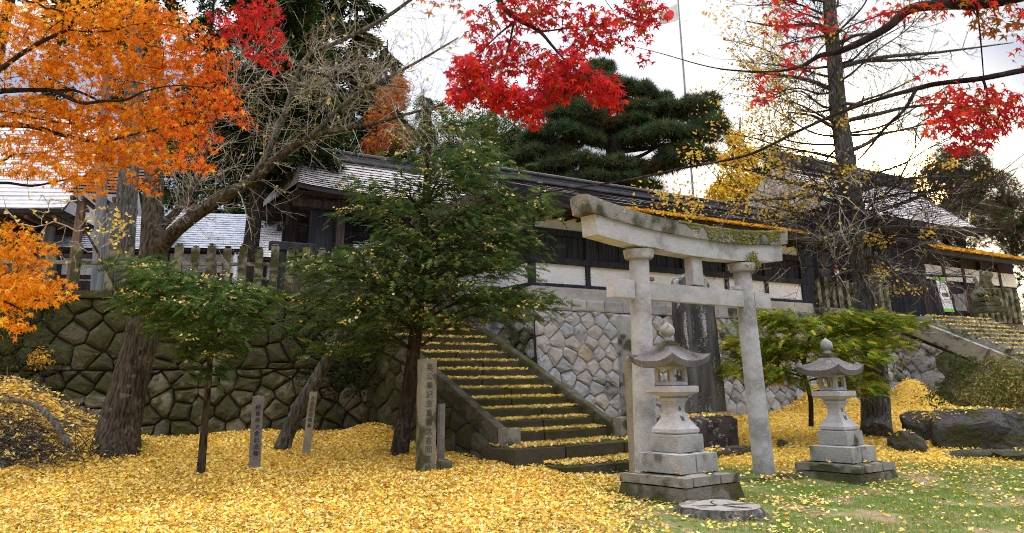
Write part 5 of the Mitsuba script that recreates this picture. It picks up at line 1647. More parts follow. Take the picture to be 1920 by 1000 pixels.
# --- big leaning tree on the left, bare with pale twigs
k = thing('leaning_tree', 'big leaning tree with furrowed brown bark and bare pale branches before the dark wall', 'tree')
BT = [(-7.07, 15.09, 0.50), (-7.12, 15.20, 0.88), (-7.07, 15.25, 1.57), (-6.96, 15.30, 2.38), (-6.96, 15.35, 3.17), (-6.96, 15.40, 4.09), (-7.11, 15.50, 4.85), (-7.28, 15.70, 5.89), (-7.43, 15.90, 7.22), (-7.81, 16.10, 9.03), (-8.26, 16.30, 11.54)]
BT[0] = (BT[0][0], BT[0][1], BT[0][2] - 0.2)
m, sk = limb(BT, [0.46, 0.375, 0.325, 0.295, 0.275, 0.265, 0.21, 0.18, 0.15, 0.11, 0.05], 20, 0.13, 3, 8)
ent(k + '__trunk', m, 'bark_brown', 60)
skel = [sk[28:]]
for i, (P, r) in enumerate([
        ([(-6.94, 15.35, 3.88), (-6.49, 15.10, 4.38), (-5.75, 14.90, 4.88), (-4.96, 14.70, 5.27), (-4.28, 14.50, 5.78), (-3.62, 14.40, 6.11), (-2.68, 14.20, 6.20), (-1.88, 14.10, 6.39), (-1.23, 14.00, 6.52)], [0.16, 0.145, 0.125, 0.10, 0.08, 0.055, 0.04, 0.028, 0.015]),
        ([(-4.96, 14.70, 5.27), (-4.63, 14.50, 5.74), (-4.29, 14.30, 6.46), (-3.91, 14.10, 7.49), (-3.22, 14.00, 7.83), (-2.41, 13.90, 8.23), (-1.69, 13.80, 8.73)], [0.07, 0.062, 0.055, 0.05, 0.045, 0.04, 0.03]),
        ([(-3.87, 14.40, 5.99), (-2.96, 14.20, 6.80), (-2.40, 14.10, 7.06), (-1.69, 14.00, 7.42), (-0.98, 13.90, 7.82)], [0.04, 0.042, 0.035, 0.025, 0.012]),
        ([(-7.00, 15.40, 4.40), (-6.56, 15.50, 5.00), (-6.32, 15.60, 5.62), (-6.21, 15.70, 6.67), (-5.85, 15.80, 7.76), (-5.05, 15.90, 8.90)], [0.09, 0.075, 0.06, 0.05, 0.035, 0.02]),
        ([(-5.88, 14.90, 6.80), (-5.11, 14.70, 7.16), (-4.13, 14.50, 7.40), (-3.04, 14.30, 7.14), (-2.01, 14.20, 6.93)], [0.05, 0.042, 0.034, 0.024, 0.012]),
        ([(-7.07, 15.20, 2.91), (-7.04, 14.60, 3.09), (-7.11, 14.30, 3.35), (-7.43, 14.20, 3.90), (-7.76, 14.10, 4.47), (-7.87, 14.00, 5.13)], [0.04, 0.035, 0.03, 0.022, 0.018, 0.01])]):
    m, q = limb(P, r, 9, 0.08, i)
    ent(k + '__limb', m, 'bark_grey' if i in (1, 2) else 'bark_brown', 60)
    skel.append(q)
tw1, nodes = long_twigs(skel[1:6], 300, 1.25, 4, 0.06, 0.75, 5, 0.0068, 0.28)
ent(k + '__twig', tw1, 'twig_pale', kind='stuff')
tg2 = blob_pts([((-7.89, 13.90, 4.14), (0.75, 0.3, 0.9), 40), ((-8.49, 13.80, 4.70), (0.6, 0.3, 0.5), 26), ((-7.18, 14.00, 4.06), (0.5, 0.3, 0.5), 24)], 6)
A2, B2, w2, n2 = grow(skel[-1], tg2, 0.2, 0.12, 0.05, 4)
ent(k + '__twig', twig_mesh(A2, B2, w2, 0.005, 0.40, 0.03, 4), 'twig_pale', kind='stuff')
lv = np.vstack([nodes[rng.integers(0, len(nodes), 150)], n2[rng.integers(0, len(n2), 60)], blob_pts([((-7.17, 14.00, 4.35), (0.5, 0.2, 0.35), 70), ((-6.96, 14.00, 4.15), (0.2, 0.2, 0.3), 30)], 3)])
ent_leaves(k + '__leaf', strew(lv[:, 0], lv[:, 1], lv[:, 2], 0.07, 1.2, [(0.72, 0.52, 0.08), (0.78, 0.62, 0.2)]))
# --- straight grey trunks behind the fence
for (P, r, lab) in (([(-9.95, 20.50, 3.19), (-10.07, 20.50, 5.22), (-10.21, 20.60, 6.81), (-10.45, 20.80, 8.98), (-10.83, 21.00, 12.33), (-11.39, 21.20, 16.98)], [0.30, 0.28, 0.26, 0.24, 0.2, 0.12], 'straight grey cedar trunk behind the fence, just left of the leaning tree'),
                    ([(-11.06, 21.50, 3.28), (-11.23, 21.50, 5.40), (-11.42, 21.60, 7.07), (-11.81, 21.80, 10.17), (-12.49, 22.00, 15.62)], [0.16, 0.15, 0.14, 0.12, 0.08], 'slim bluish grey trunk behind the fence at far left')):
    k = thing('cedar_tree', lab, 'tree')
    m, q = limb(P, r, 14, 0.05, 5)
    ent(k + '__trunk', m, 'grey_wood' if 'bluish' in lab else 'bark_grey', 60)
    pts = blob_pts([(q[-4] + np.array([0, 0, 1.5]), (2.2, 2.0, 3.0), 900)], 8)
    d = pts - q[-4]
    d[:, 2] = -0.5 * np.linalg.norm(d[:, :2], axis=1) - 0.2
    R = dir_to(d, np.array([0, 0, 1.0]), rng.normal(0, 0.4, len(pts)))
    ent_leaves(k + '__crown', scatter(*CEDAR_SPRAY, R, pts, 0.75 * rng.uniform(0.7, 1.3, len(pts)), vary([(0.03, 0.05, 0.015), (0.045, 0.07, 0.02)], len(pts))))


# --- yew-like evergreens with yellow leaves caught in them
def layered_tree(key, label, trunk, tr, tips, n_spray, size, cols, bark, seed, thick=0.03, caught=400, caught_cols=GOLD, spread=0.42, droop=0.10, rise=0.25):
    """trunk, limbs out to the given tips, and flat sprays of leaflets along the limbs"""
    g = np.random.default_rng(seed)
    k = thing(key, label, 'tree')
    m, q = limb(trunk, tr, 12, 0.06, seed)
    ent(k + '__trunk', m, bark, 60)
    starts, dirs, ws = [], [], []
    for t in tips:
        t = np.asarray(t)
        hd = np.hypot(q[:, 0] - t[0], q[:, 1] - t[1])
        want = t[2] - rise * hd
        j = int(np.abs(q[:, 2] - want).argmin())
        a = q[j]
        L = np.linalg.norm(t - a)
        mid = a + (t - a) * 0.5 + np.array([g.normal(0, 0.05) * L, g.normal(0, 0.05) * L, droop * L])
        lm, lq = limb([a, mid, t], [thick, thick * 0.6, thick * 0.2], 6, 0.05, seed, 9)
        ent(k + '__limb', lm, bark, 60)
        starts.append(lq)
        dirs.append(np.gradient(lq, axis=0))
        ws.append(L)
    ws = np.array(ws) / sum(ws)
    pos, dd = [], []
    for lq, ld, wt in zip(starts, dirs, ws):
        n = int(n_spray * wt)
        u = g.random(n) ** 0.75
        i = np.clip((0.12 + 0.88 * u) * (len(lq) - 1), 0, len(lq) - 1.001)
        i0 = i.astype(int)
        p = lq[i0] + (lq[i0 + 1] - lq[i0]) * (i - i0)[:, None]
        t = ld[i0] / np.linalg.norm(ld[i0], axis=1, keepdims=True)
        side = np.cross(t, [0, 0, 1.0])
        side /= np.linalg.norm(side, axis=1, keepdims=True) + 1e-9
        L = np.linalg.norm(lq[-1] - lq[0])
        off = g.normal(0, 1, n) * spread * (0.25 + 0.75 * np.sin(np.pi * (0.15 + 0.7 * u))) * min(1.0, L / 1.3)
        p = p + side * off[:, None] + t * np.abs(off)[:, None] * 0.5
        p[:, 2] += g.normal(0, 0.085, n) - 0.10 * np.abs(off)
        d = t * (0.6 + 0.5 * g.random((n, 1))) + side * (np.sign(off) * (0.5 + 0.5 * g.random(n)))[:, None]
        d[:, 2] = g.normal(-0.10, 0.32, n)
        pos.append(p)
        dd.append(d)
    pos, dd = np.vstack(pos), np.vstack(dd)
    n = len(pos)
    R = dir_to(dd, np.array([0, 0, 1.0]), g.normal(0, 0.5, n))
    ent_leaves(k + '__foliage', scatter(*SPRAY, R, pos, size * g.uniform(0.65, 1.25, n), vary(cols, n, 0.28, 0.07)))
    tm_, _ = long_twigs(starts, 26 + len(tips), 0.55, seed, -0.05, 0.7, 3, 0.0045, 0.3)
    ent(k + '__twig', tm_, 'twig_dark', kind='stuff')
    if caught:
        clump = pos[g.integers(0, n, max(12, caught // 14))]
        i = g.integers(0, len(clump), int(caught * 0.75))
        c = np.vstack([clump[i] + g.normal(0, 1, (len(i), 3)) * [0.10, 0.10, 0.025], pos[g.integers(0, n, caught // 4)]])
        ent_leaves(k + '__caught_leaf', strew(c[:, 0], c[:, 1], c[:, 2], 0.06, 0.7, caught_cols, 0.02, 0.35))
    return k


PALE_GOLD = [(0.86, 0.66, 0.22), (0.88, 0.74, 0.38), (0.80, 0.52, 0.10)]
YEW = [(0.065, 0.118, 0.034), (0.095, 0.15, 0.044), (0.13, 0.17, 0.05), (0.05, 0.09, 0.03)]
tips = [(-2.96, 14.60, 5.10), (-1.96, 15.20, 6.29), (-1.15, 13.90, 5.12), (-1.82, 13.90, 4.94), (-1.31, 13.70, 4.03), (-2.05, 13.70, 3.94), (-2.46, 13.60, 3.29), (-0.92, 13.50, 3.57), (-0.40, 14.00, 4.17), (-0.79, 14.20, 4.50), (-1.78, 16.20, 5.15), (-0.02, 15.60, 4.25), (-3.71, 13.90, 3.62), (-3.63, 14.20, 3.01), (-3.10, 13.80, 2.61), (-2.54, 13.60, 2.94), (-2.80, 13.80, 3.78), (-2.49, 14.00, 4.58), 
        (-1.37, 15.00, 6.77), (-0.83, 14.90, 6.40), (-0.59, 14.20, 5.50), (-0.27, 15.00, 5.23), (0.04, 15.20, 4.70), (0.68, 15.00, 4.88), (0.38, 15.00, 4.12), (-0.03, 14.20, 3.53), (0.65, 14.80, 3.02),
        (0.24, 14.20, 2.78), (-0.30, 13.70, 3.09), (-0.57, 13.60, 3.63), (-0.92, 13.40, 3.20), (-1.15, 13.90, 4.44), (-0.87, 14.00, 5.05), (-1.99, 13.60, 2.67), (-2.32, 14.60, 2.29), (-1.54, 13.90, 5.43), (-3.24, 15.60, 3.56), (-2.62, 16.20, 3.84),
        (-0.67, 16.00, 3.94), (-1.13, 16.40, 4.40), (-2.22, 16.30, 4.62), (-0.35, 16.30, 4.71), (-0.91, 16.40, 6.23), (-3.76, 15.20, 3.51), (-1.71, 14.40, 6.09), (0.22, 15.60, 3.11), (-3.54, 15.40, 2.24)]
layered_tree('yew_tree', 'dark evergreen with layered branches and caught yellow leaves before the stone steps', [(-2.10, 15.39, 0.34), (-2.01, 15.40, 1.00), (-1.90, 15.30, 1.84), (-1.80, 15.20, 2.80), (-1.74, 15.10, 3.88), (-1.68, 15.05, 4.90), (-1.63, 15.00, 5.84), (-1.60, 15.00, 6.77)],
             [0.17, 0.145, 0.13, 0.12, 0.10, 0.08, 0.05, 0.015], tips, 8600, 0.22, YEW, 'bark_dark', 3, 0.032, 2300, PALE_GOLD, 0.50)
tips = [(-6.36, 13.20, 3.47), (-5.93, 12.80, 3.22), (-6.25, 13.00, 2.97), (-5.68, 12.90, 2.49), (-5.29, 12.50, 2.78), (-5.33, 13.00, 3.19), (-6.10, 13.90, 3.19), (-4.04, 13.20, 3.00), (-4.10, 12.70, 2.54),
        (-4.35, 12.40, 2.76), (-4.51, 12.90, 2.15), (-5.29, 13.20, 2.09), (-4.51, 12.50, 2.37), (-5.61, 14.20, 2.67), (-4.95, 14.30, 3.22), (-6.34, 13.90, 2.88), (-4.79, 13.20, 1.75), (-4.86, 12.60, 3.03)]
layered_tree('fir_sapling', 'young evergreen with fan shaped sprays and yellow leaves before the dark wall at left', [(-5.01, 13.65, 0.21), (-5.00, 13.60, 1.02), (-4.97, 13.50, 1.76), (-5.00, 13.50, 2.61), (-5.01, 13.50, 3.14), (-5.03, 13.50, 3.58)],
             [0.07, 0.058, 0.05, 0.04, 0.03, 0.012], tips, 2900, 0.21, [(0.075, 0.15, 0.04), (0.11, 0.18, 0.045), (0.06, 0.10, 0.03)], 'bark_brown', 5, 0.016, 1000, PALE_GOLD, 0.36)
k = thing('slanting_tree', 'slanting bare grey trunk leaning right behind the pale memorial post', 'tree')
m, q = limb([(-4.40, 16.03, 0.40), (-4.32, 16.10, 0.69), (-4.13, 16.10, 1.14), (-3.86, 16.15, 1.66), (-3.63, 16.20, 2.10), (-3.45, 16.30, 2.69), (-3.34, 16.40, 3.44)], [0.17, 0.145, 0.14, 0.13, 0.12, 0.09, 0.04], 12, 0.12, 8)
ent(k + '__trunk', m, 'bark_grey', 60)
A, B, w, nn = grow(q[20:], blob_pts([((-3.34, 16.20, 3.21), (0.7, 0.5, 0.6), 40)], 3), 0.2, 0.14)
ent(k + '__twig', twig_mesh(A, B, w, 0.005), 'twig_dark', kind='stuff')


# --- dark cedars
def cedar(label, base, top_z, rad, n, size, cols, seed, low=4.0, lean=0.0, tr=0.3, bare=0.0):
    g = np.random.default_rng(seed)
    k = thing('cedar_tree', label, 'tree')
    base = np.asarray(base, float)
    top = base + [lean, 0, top_z - base[2]]
    m, q = limb([base, base * 0.6 + top * 0.4, top], [tr, tr * 0.75, 0.03], 12, 0.05, seed)
    ent(k + '__trunk', m, 'bark_dark', 60)
    nb = 70
    A, B = [], []
    for i in range(nb):
        t = (i + g.random()) / nb
        z = low + (top_z - low - 0.3) * t
        c = base + (top - base) * (z - base[2]) / (top_z - base[2])
        a = 2.4 * i + g.normal(0, 0.3)
        L = rad * (1 - t) ** 0.75 * g.uniform(0.6, 1.15) + 0.25
        A.append(c)
        B.append(c + [L * math.cos(a), L * math.sin(a), -0.10 * L + g.normal(0, 0.1)])
    A, B = np.array(A), np.array(B)
    ent(k + '__limb', segs_mesh(A, B, np.full(nb, 0.045), np.full(nb, 0.01), 5), 'bark_dark', kind='stuff')
    wt = np.linalg.norm(B - A, axis=1)
    i = g.choice(nb, n, p=wt / wt.sum())
    u = g.random(n) ** 0.6
    p = A[i] + (B[i] - A[i]) * u[:, None]
    out = (B - A)[i] / wt[i][:, None]
    side = np.cross(out, [0, 0, 1.0])
    sgn = g.normal(0, 1, n)
    p = p + side * (sgn * 0.16 * wt[i] * (1.1 - u))[:, None]
    p[:, 2] -= np.abs(g.normal(0, 0.18, n))
    d = out * 0.7 + side * (0.6 * np.sign(sgn))[:, None] + g.normal(0, 0.25, (n, 3))
    d[:, 2] -= 0.55
    R = dir_to(d, np.array([0, 0, 1.0]), g.normal(0, 0.5, n))
    ent_leaves(k + '__crown', scatter(*CEDAR_SPRAY, R, p, size * g.uniform(0.6, 1.3, n), vary(cols, n, 0.3, 0.07)))
    return k


CED = [(0.022, 0.042, 0.014), (0.035, 0.058, 0.016), (0.05, 0.075, 0.02)]
gp = np.array((-8.01, 24.00, 4.99))
cedar('dark cedar with a straight trunk and drooping boughs before the pale metal roof', (gp[0], gp[1], TZ - 0.2), 17.0, 2.7, 4200, 0.60, CED, 11, 8.0, 0.5, 0.27)
for i, (c, zt, rad, lab) in enumerate([((-12.69, 38.00, 9.58), 24.0, 3.2, 'tall cedar behind the bare twigs, directly above the dark trunk'), ((-9.82, 36.00, 9.13), 25.0, 3.2, 'tall cedar of the dark grove behind the left end of the gate roof'), ((-8.04, 38.00, 9.52), 25.0, 3.0, 'tall cedar of the dark grove behind the middle of the gate roof'),
                                          ((-6.69, 40.00, 9.92), 19.5, 2.3, 'rightmost tall cedar of the dark grove, next to the open sky'), ((-16.35, 40.00, 10.04), 24.0, 3.2, 'cedar behind the crown of the leaning tree'), ((-20.88, 42.00, 10.51), 22.0, 3.4, 'cedar showing in gaps of the orange maple'), ((-26.97, 44.00, 11.00), 22.0, 3.6, 'cedar in the upper left behind the orange maple')]):
    cedar(lab, (c[0], c[1], TZ - 0.3), zt, rad * 1.12, 4200 if i < 4 else 2000, 0.85, CED, 20 + i, 5.5, 0.0, 0.32)
for i, (c, zt, rad, lab) in enumerate([((1.50, 47.00, 16.79), 12.6, 2.6, 'green conifer just left of the broad pine, behind the hall ridge'), ((-1.09, 53.00, 20.35), 12.6, 3.0, 'far green conifer below the red leaves'), ((-6.05, 52.00, 21.23), 15.6, 2.0, 'small far conifer between the far orange tree and the red leaves'), ((-1.91, 50.00, 18.92), 14.0, 3.0, 'far green conifer behind the evergreen before the steps'), ((0.18, 46.00, 16.99), 12.6, 2.8, 'green conifer left of the broad pine'), ((-3.61, 47.00, 17.55), 12.6, 3.0, 'bushy green conifer rising behind the end of the hall roof'), ((-6.53, 48.00, 16.69), 12.0, 2.6, 'conifer below the far orange tree')]):
    cedar(lab, (c[0], c[1], TZ - 0.3), c[2], rad, 2600, 0.75, [(0.04, 0.07, 0.022), (0.06, 0.10, 0.026), (0.08, 0.12, 0.034)], 40 + i, 4.5, 0.0, 0.25)


def puffs(blobs, n, size, tv, cols, seed, up=0.8, shell=0.35):
    """leaf clusters over the surface and in the depth of rounded masses"""
    g = np.random.default_rng(seed)
    P, D = [], []
    wt = np.array([r[0] * r[2] + r[1] * r[2] + r[0] * r[1] for _, r in blobs])
    for (c, r), w in zip(blobs, wt / wt.sum()):
        k = int(n * w)
        d = g.normal(size=(k, 3))
        d[:, 2] += up * np.abs(d[:, 2])
        d /= np.linalg.norm(d, axis=1, keepdims=True)
        rad = 1 - shell * g.random((k, 1)) ** 2
        wob = 0.75 + 0.5 * meshkit.fbm(d * 1.7 + np.asarray(c) * 3.1, 3, seed)[:, None]
        P.append(np.asarray(c) + d * rad * wob * np.asarray(r))
        D.append(d / np.asarray(r))
    P, D = np.vstack(P), np.vstack(D)
    D = D / np.linalg.norm(D, axis=1, keepdims=True) + g.normal(0, 0.35, P.shape) + [0, 0, 0.35]
    return scatter(*tv, rot_to(D, g.uniform(0, 6.28, len(P))), P, size * g.uniform(0.6, 1.3, len(P)), vary(cols, len(P), 0.28, 0.07))


# --- leafy green trees between the evergreen and the pine
for i, (c, r, lab) in enumerate([((-1.80, 47.00, 17.08), 2.4, 'rounded green tree behind the hall ridge, under the left end of the red leaves'), ((0.49, 46.00, 16.14), 2.1, 'yellowish green tree between the hall ridge and the broad pine'), ((-4.03, 49.00, 17.40), 2.3, 'green tree behind the top of the evergreen before the steps')]):
    c = np.array(c)
    k = thing('broadleaf_tree', lab, 'tree')
    m, q = limb([(c[0], c[1], TZ), c], [0.22, 0.08], 8)
    ent(k + '__trunk', m, 'bark_dark', 60)
    bl = [(c + np.array([gx_, gy_, gz_]) * r, (r * 0.62, r * 0.6, r * 0.5)) for gx_, gy_, gz_ in ((0, 0, 0.35), (-0.6, 0, 0), (0.6, 0.2, 0.05), (0, -0.3, -0.3), (-0.4, 0, -0.9), (0.5, 0, -0.9), (0, 0, -1.5), (-0.8, 0, -1.6), (0.8, 0, -1.6))]
    ent_leaves(k + '__crown', puffs(bl, 3000, 0.22, OVAL, [(0.06, 0.085, 0.025), (0.09, 0.12, 0.03), (0.14, 0.14, 0.035)], 60 + i, 0.4, 0.8))

# --- the broad pine
k = thing('pine_tree', 'broad dark pine with cloud-like layered pads of needles behind the hall roof', 'tree')
pads = [((3.88, 40.00, 16.73), (1.7, 1.6, 0.62)), ((2.48, 41.00, 15.74), (1.5, 1.5, 0.5)), ((6.41, 40.00, 16.15), (1.1, 1.3, 0.55)), ((7.19, 40.00, 15.04), (1.5, 1.5, 0.5)), ((4.34, 38.50, 14.37), (2.5, 1.6, 0.6)), ((9.30, 40.00, 15.10), (1.5, 1.5, 0.55)), ((9.95, 39.00, 13.80), (0.9, 1.2, 0.6)),
        ((2.28, 38.50, 13.26), (1.7, 1.5, 0.5)), ((5.65, 40.50, 13.83), (1.7, 1.3, 0.4)), ((7.67, 38.60, 13.22), (2.0, 1.5, 0.5)), ((1.46, 38.50, 12.21), (1.4, 1.4, 0.55)), ((3.24, 37.80, 11.51), (1.9, 1.5, 0.5)), ((6.24, 37.80, 11.63), (1.7, 1.4, 0.42)), ((8.66, 38.00, 12.04), (1.3, 1.3, 0.5)),
        ((4.40, 38.00, 10.69), (2.4, 1.5, 0.5)), ((1.30, 38.50, 10.98), (1.2, 1.2, 0.5)), ((5.04, 41.00, 18.04), (0.7, 0.9, 0.4)), ((8.14, 41.00, 16.07), (0.5, 0.7, 0.45)), ((10.47, 40.00, 15.59), (0.6, 0.8, 0.4))]
pt = np.array((5.25, 40.00, 9.77))
m, q = limb([(pt[0], pt[1], TZ - 0.2), (5.34, 40.00, 11.72), (5.34, 40.00, 13.45), (4.94, 40.00, 15.07), (4.31, 40.00, 16.73)], [0.62, 0.55, 0.45, 0.3, 0.1], 16, 0.08, 4)
ent(k + '__trunk', m, 'bark_dark', 60)
for c, r in pads:
    j = int(np.abs(q[:, 2] - (c[2] - 0.8)).argmin())
    mm, _ = limb([q[j], (q[j] + np.array(c)) / 2 + [0, 0, -0.25], np.array(c) - [0, 0, 0.3 * r[2]]], [0.16, 0.10, 0.05], 7, 0.08, 3)
    ent(k + '__limb', mm, 'bark_dark', 60)
gp2 = np.random.default_rng(77)
sub = []
for c, r in pads:
    for _ in range(13):
        d = gp2.normal(size=3)
        d[2] = abs(d[2]) * 0.9 - 0.25
        d /= np.linalg.norm(d)
        q0 = gp2.uniform(0.3, 0.58)
        sub.append((np.array(c) + d * np.array(r) * [0.8, 0.8, 0.85], (r[0] * q0, r[1] * q0, r[2] * q0 * 1.25)))
PC = [(0.04, 0.074, 0.037), (0.06, 0.102, 0.047), (0.08, 0.125, 0.056), (0.10, 0.088, 0.035)]
ent_leaves(k + '__needles', puffs(sub, 17000, 0.40, TUFT, PC, 5, 0.9, 0.7))
br = [(np.array(c) - [0, 0, 0.25 * r[2]], (r[0] * 0.8, r[1] * 0.8, r[2] * 0.55)) for c, r in pads]
ent_leaves(k + '__old_needles', puffs(br, 1500, 0.28, TUFT, [(0.11, 0.06, 0.025), (0.05, 0.035, 0.02)], 6, -0.5, 0.6))

# --- distant autumn trees
k = thing('maple_tree', 'far orange maple against the sky between the grove and the red leaves', 'tree')
m, q = limb([(-5.05, 34.00, 8.18), (-5.14, 34.00, 11.05), (-5.14, 34.00, 13.54)], [0.15, 0.12, 0.04], 8)
ent(k + '__trunk', m, 'bark_dark', 60)
ent_leaves(k + '__crown', puffs([((-5.39, 34.00, 13.92), (0.85, 0.9, 0.6)), ((-5.00, 34.00, 14.56), (0.55, 0.6, 0.45)), ((-5.84, 34.00, 12.92), (0.8, 0.8, 0.6)), ((-5.12, 33.70, 12.06), (0.85, 0.8, 0.55)), ((-6.04, 34.00, 11.80), (0.7, 0.7, 0.5))], 2600, 0.19, MAPLE5, [(0.50, 0.16, 0.04), (0.56, 0.22, 0.05), (0.40, 0.12, 0.05)], 3, 0.2, 0.6))
k = thing('ginkgo_tree', 'yellow ginkgo behind the hall roof, right of the broad pine', 'tree')
m, q = limb([(10.29, 36.00, 8.38), (10.56, 36.00, 11.40), (10.83, 36.00, 13.50)], [0.14, 0.09, 0.03], 8)
ent(k + '__trunk', m, 'bark_grey', 60)
ent_leaves(k + '__crown', puffs([((10.34, 36.00, 10.26), (1.0, 1.0, 0.9)), ((10.82, 36.00, 11.53), (0.75, 0.8, 0.7)), ((9.56, 36.00, 9.89), (0.7, 0.8, 0.5)), ((11.06, 36.00, 10.12), (0.7, 0.8, 0.6)), ((9.94, 36.00, 11.41), (0.4, 0.5, 0.4)), ((10.40, 36.00, 12.39), (0.4, 0.4, 0.5)), ((9.02, 36.00, 9.27), (0.7, 0.6, 0.4))], 3600, 0.17, GINKGO, [(0.84, 0.56, 0.04), (0.78, 0.48, 0.04)], 4, 0.0, 0.7))
k = thing('conifer_tree', 'rounded brownish green conifer behind the right hall roof under the red leaves', 'tree')
m, q = limb([(22.94, 41.00, 7.80), (23.77, 41.00, 12.62)], [0.3, 0.1], 8)
ent(k + '__trunk', m, 'bark_dark', 60)
ent_leaves(k + '__crown', puffs([((23.55, 41.00, 12.19), (1.6, 1.5, 1.1)), ((22.65, 41.00, 11.04), (1.8, 1.6, 1.2)), ((24.70, 41.00, 10.73), (1.8, 1.6, 1.2)), ((25.71, 41.00, 9.44), (1.7, 1.6, 1.1)), ((22.88, 40.00, 9.00), (2.3, 1.6, 1.2)), ((26.60, 41.00, 8.31), (1.3, 1.5, 1.1))], 6500, 0.30, TUFT,
           [(0.05, 0.07, 0.03), (0.08, 0.095, 0.05), (0.13, 0.10, 0.06), (0.17, 0.115, 0.08)], 9, 0.3, 0.5))
for i, (c, r, lab) in enumerate([((14.55, 44.00, 13.26), 1.1, 'dark conifer behind the bare tree at the ridge of the right hall'), ((16.67, 45.00, 12.86), 1.5, 'dark conifer beside the ridge of the right hall'), ((27.98, 42.00, 7.90), 2.5, 'dark tree at the right edge behind the gallery')]):
    c = np.array(c)
    k = thing('conifer_tree', lab, 'tree')
    m, q = limb([(c[0], c[1], TZ), c], [0.2, 0.06], 8)
    ent(k + '__trunk', m, 'bark_dark', 60)
    ent_leaves(k + '__crown', puffs([(c, (r, r, r * 0.9)), (c + [0.4 * r, 0, -r], (r * 1.3, r, r)), (c - [0.4 * r, 0, 1.6 * r], (r * 1.4, r, r))], 1600, 0.3, TUFT, [(0.03, 0.045, 0.02), (0.05, 0.06, 0.03)], 50 + i, 0.4, 0.5))

# --- big half bare ginkgo at right
k = thing('bare_tree', 'tall half bare ginkgo with lichened trunk and a tangle of twigs behind the far lantern', 'tree')
GT = [(7.79, 18.34, 0.34), (7.97, 18.70, 0.65), (8.08, 18.70, 1.67), (8.12, 18.70, 2.84), (8.14, 18.70, 4.43), (8.10, 18.70, 5.45), (8.07, 18.70, 6.64), (8.07, 18.70, 8.00), (8.13, 18.70, 9.43), (8.21, 18.70, 10.91), (8.43, 18.70, 13.25)]
m, sk = limb(GT, [0.36, 0.31, 0.285, 0.27, 0.26, 0.25, 0.225, 0.20, 0.18, 0.16, 0.08], 20, 0.12, 6, 7)
ent(k + '__trunk', m, 'bark_grey', 60)
g = np.random.default_rng(12)
prim = [(6.59, 18.00, 7.64), (5.10, 18.20, 8.83), (6.00, 18.60, 10.29), (6.98, 18.00, 9.99), (9.37, 18.40, 9.86), (10.81, 18.80, 9.29), (11.56, 18.60, 8.06), (9.46, 17.80, 7.14), (5.86, 17.80, 6.03), (4.52, 18.00, 5.47), (5.75, 18.20, 5.00), (6.35, 17.60, 4.51), (9.13, 18.00, 6.04),
        (10.79, 18.30, 6.10), (11.37, 18.40, 4.84), (9.46, 17.60, 4.71), (8.52, 17.40, 3.87), (10.21, 17.80, 3.67), (6.80, 17.20, 3.64), (6.80, 17.50, 5.58), (7.90, 17.20, 5.01), (12.78, 18.80, 9.70), (8.32, 17.80, 7.95)]
skel = [sk[12:]]
for i, t in enumerate(prim):
    t = np.array(t)
    hd = np.hypot(*(t - sk[20])[:2])
    j = int(np.abs(sk[:, 2] - (t[2] - 0.05 - 0.12 * hd + (0.5 if t[2] < 5.5 else 0))).argmin())
    a = sk[j]
    mid = a + (t - a) * 0.5 + np.array([g.normal(0, 0.12), g.normal(0, 0.12), g.normal(0.10, 0.1)])
    mid2 = a + (t - a) * 0.25 + np.array([g.normal(0, 0.06), g.normal(0, 0.06), g.normal(0.12, 0.05)])
    lm, lq = limb([a, mid2, mid, t], [0.062, 0.05, 0.036, 0.012], 7, 0.10, i)
    ent(k + '__limb', lm, 'bark_grey', 60)
    skel.append(lq)
for i in range(46):                                            # many thin level boughs all the way up
    j = int(len(sk) * (0.36 + 0.56 * (i + g.random()) / 46))
    az = g.normal(0.0, 0.75) + (math.pi if i % 2 else 0.0)
    L = g.uniform(1.8, 4.2) * (1 - 0.25 * i / 46)
    d = np.array([math.cos(az), math.sin(az) * 0.8, 0])
    e, q2 = g.normal(0.16, 0.16), g.normal(0.12, 0.12)
    side = np.cross(d, [0, 0, 1.0]) * g.normal(0, 0.16)
    P = [sk[j] + (d * t + side * t * t) * L + [g.normal(0, 0.06), g.normal(0, 0.06), L * (e * t + q2 * t * t) + g.normal(0, 0.07)] for t in (0, 0.2, 0.45, 0.7, 1.0)]
    lm, lq = limb(P, [0.036, 0.028, 0.021, 0.014, 0.005], 5, 0.1, i, 4)
    ent(k + '__limb', lm, 'twig_dark', 60)
    skel.append(lq)
tw1, nA = long_twigs(skel[1:], 900, 1.25, 5, 0.10, 0.7, 4, 0.0105, 0.3)
ent(k + '__twig', tw1, 'twig_dark', kind='stuff')
low = [q for q in skel[1:] if q[-1][2] < 6.0]
tw2, nB = long_twigs(low, 130, 1.15, 6, -0.2, 0.9, 4, 0.0085, 0.4)
ent(k + '__twig', tw2, 'twig_pale', kind='stuff')
sel = nA[(nA[:, 0] < 7.0) & (nA[:, 2] > 5.2)]
lv = [sel[g.integers(0, len(sel), 3600)] + g.normal(0, 0.09, (3600, 3)), nB[g.integers(0, len(nB), 60)] + g.normal(0, 0.07, (60, 3)), nA[g.integers(0, len(nA), 200)] + g.normal(0, 0.07, (200, 3))]
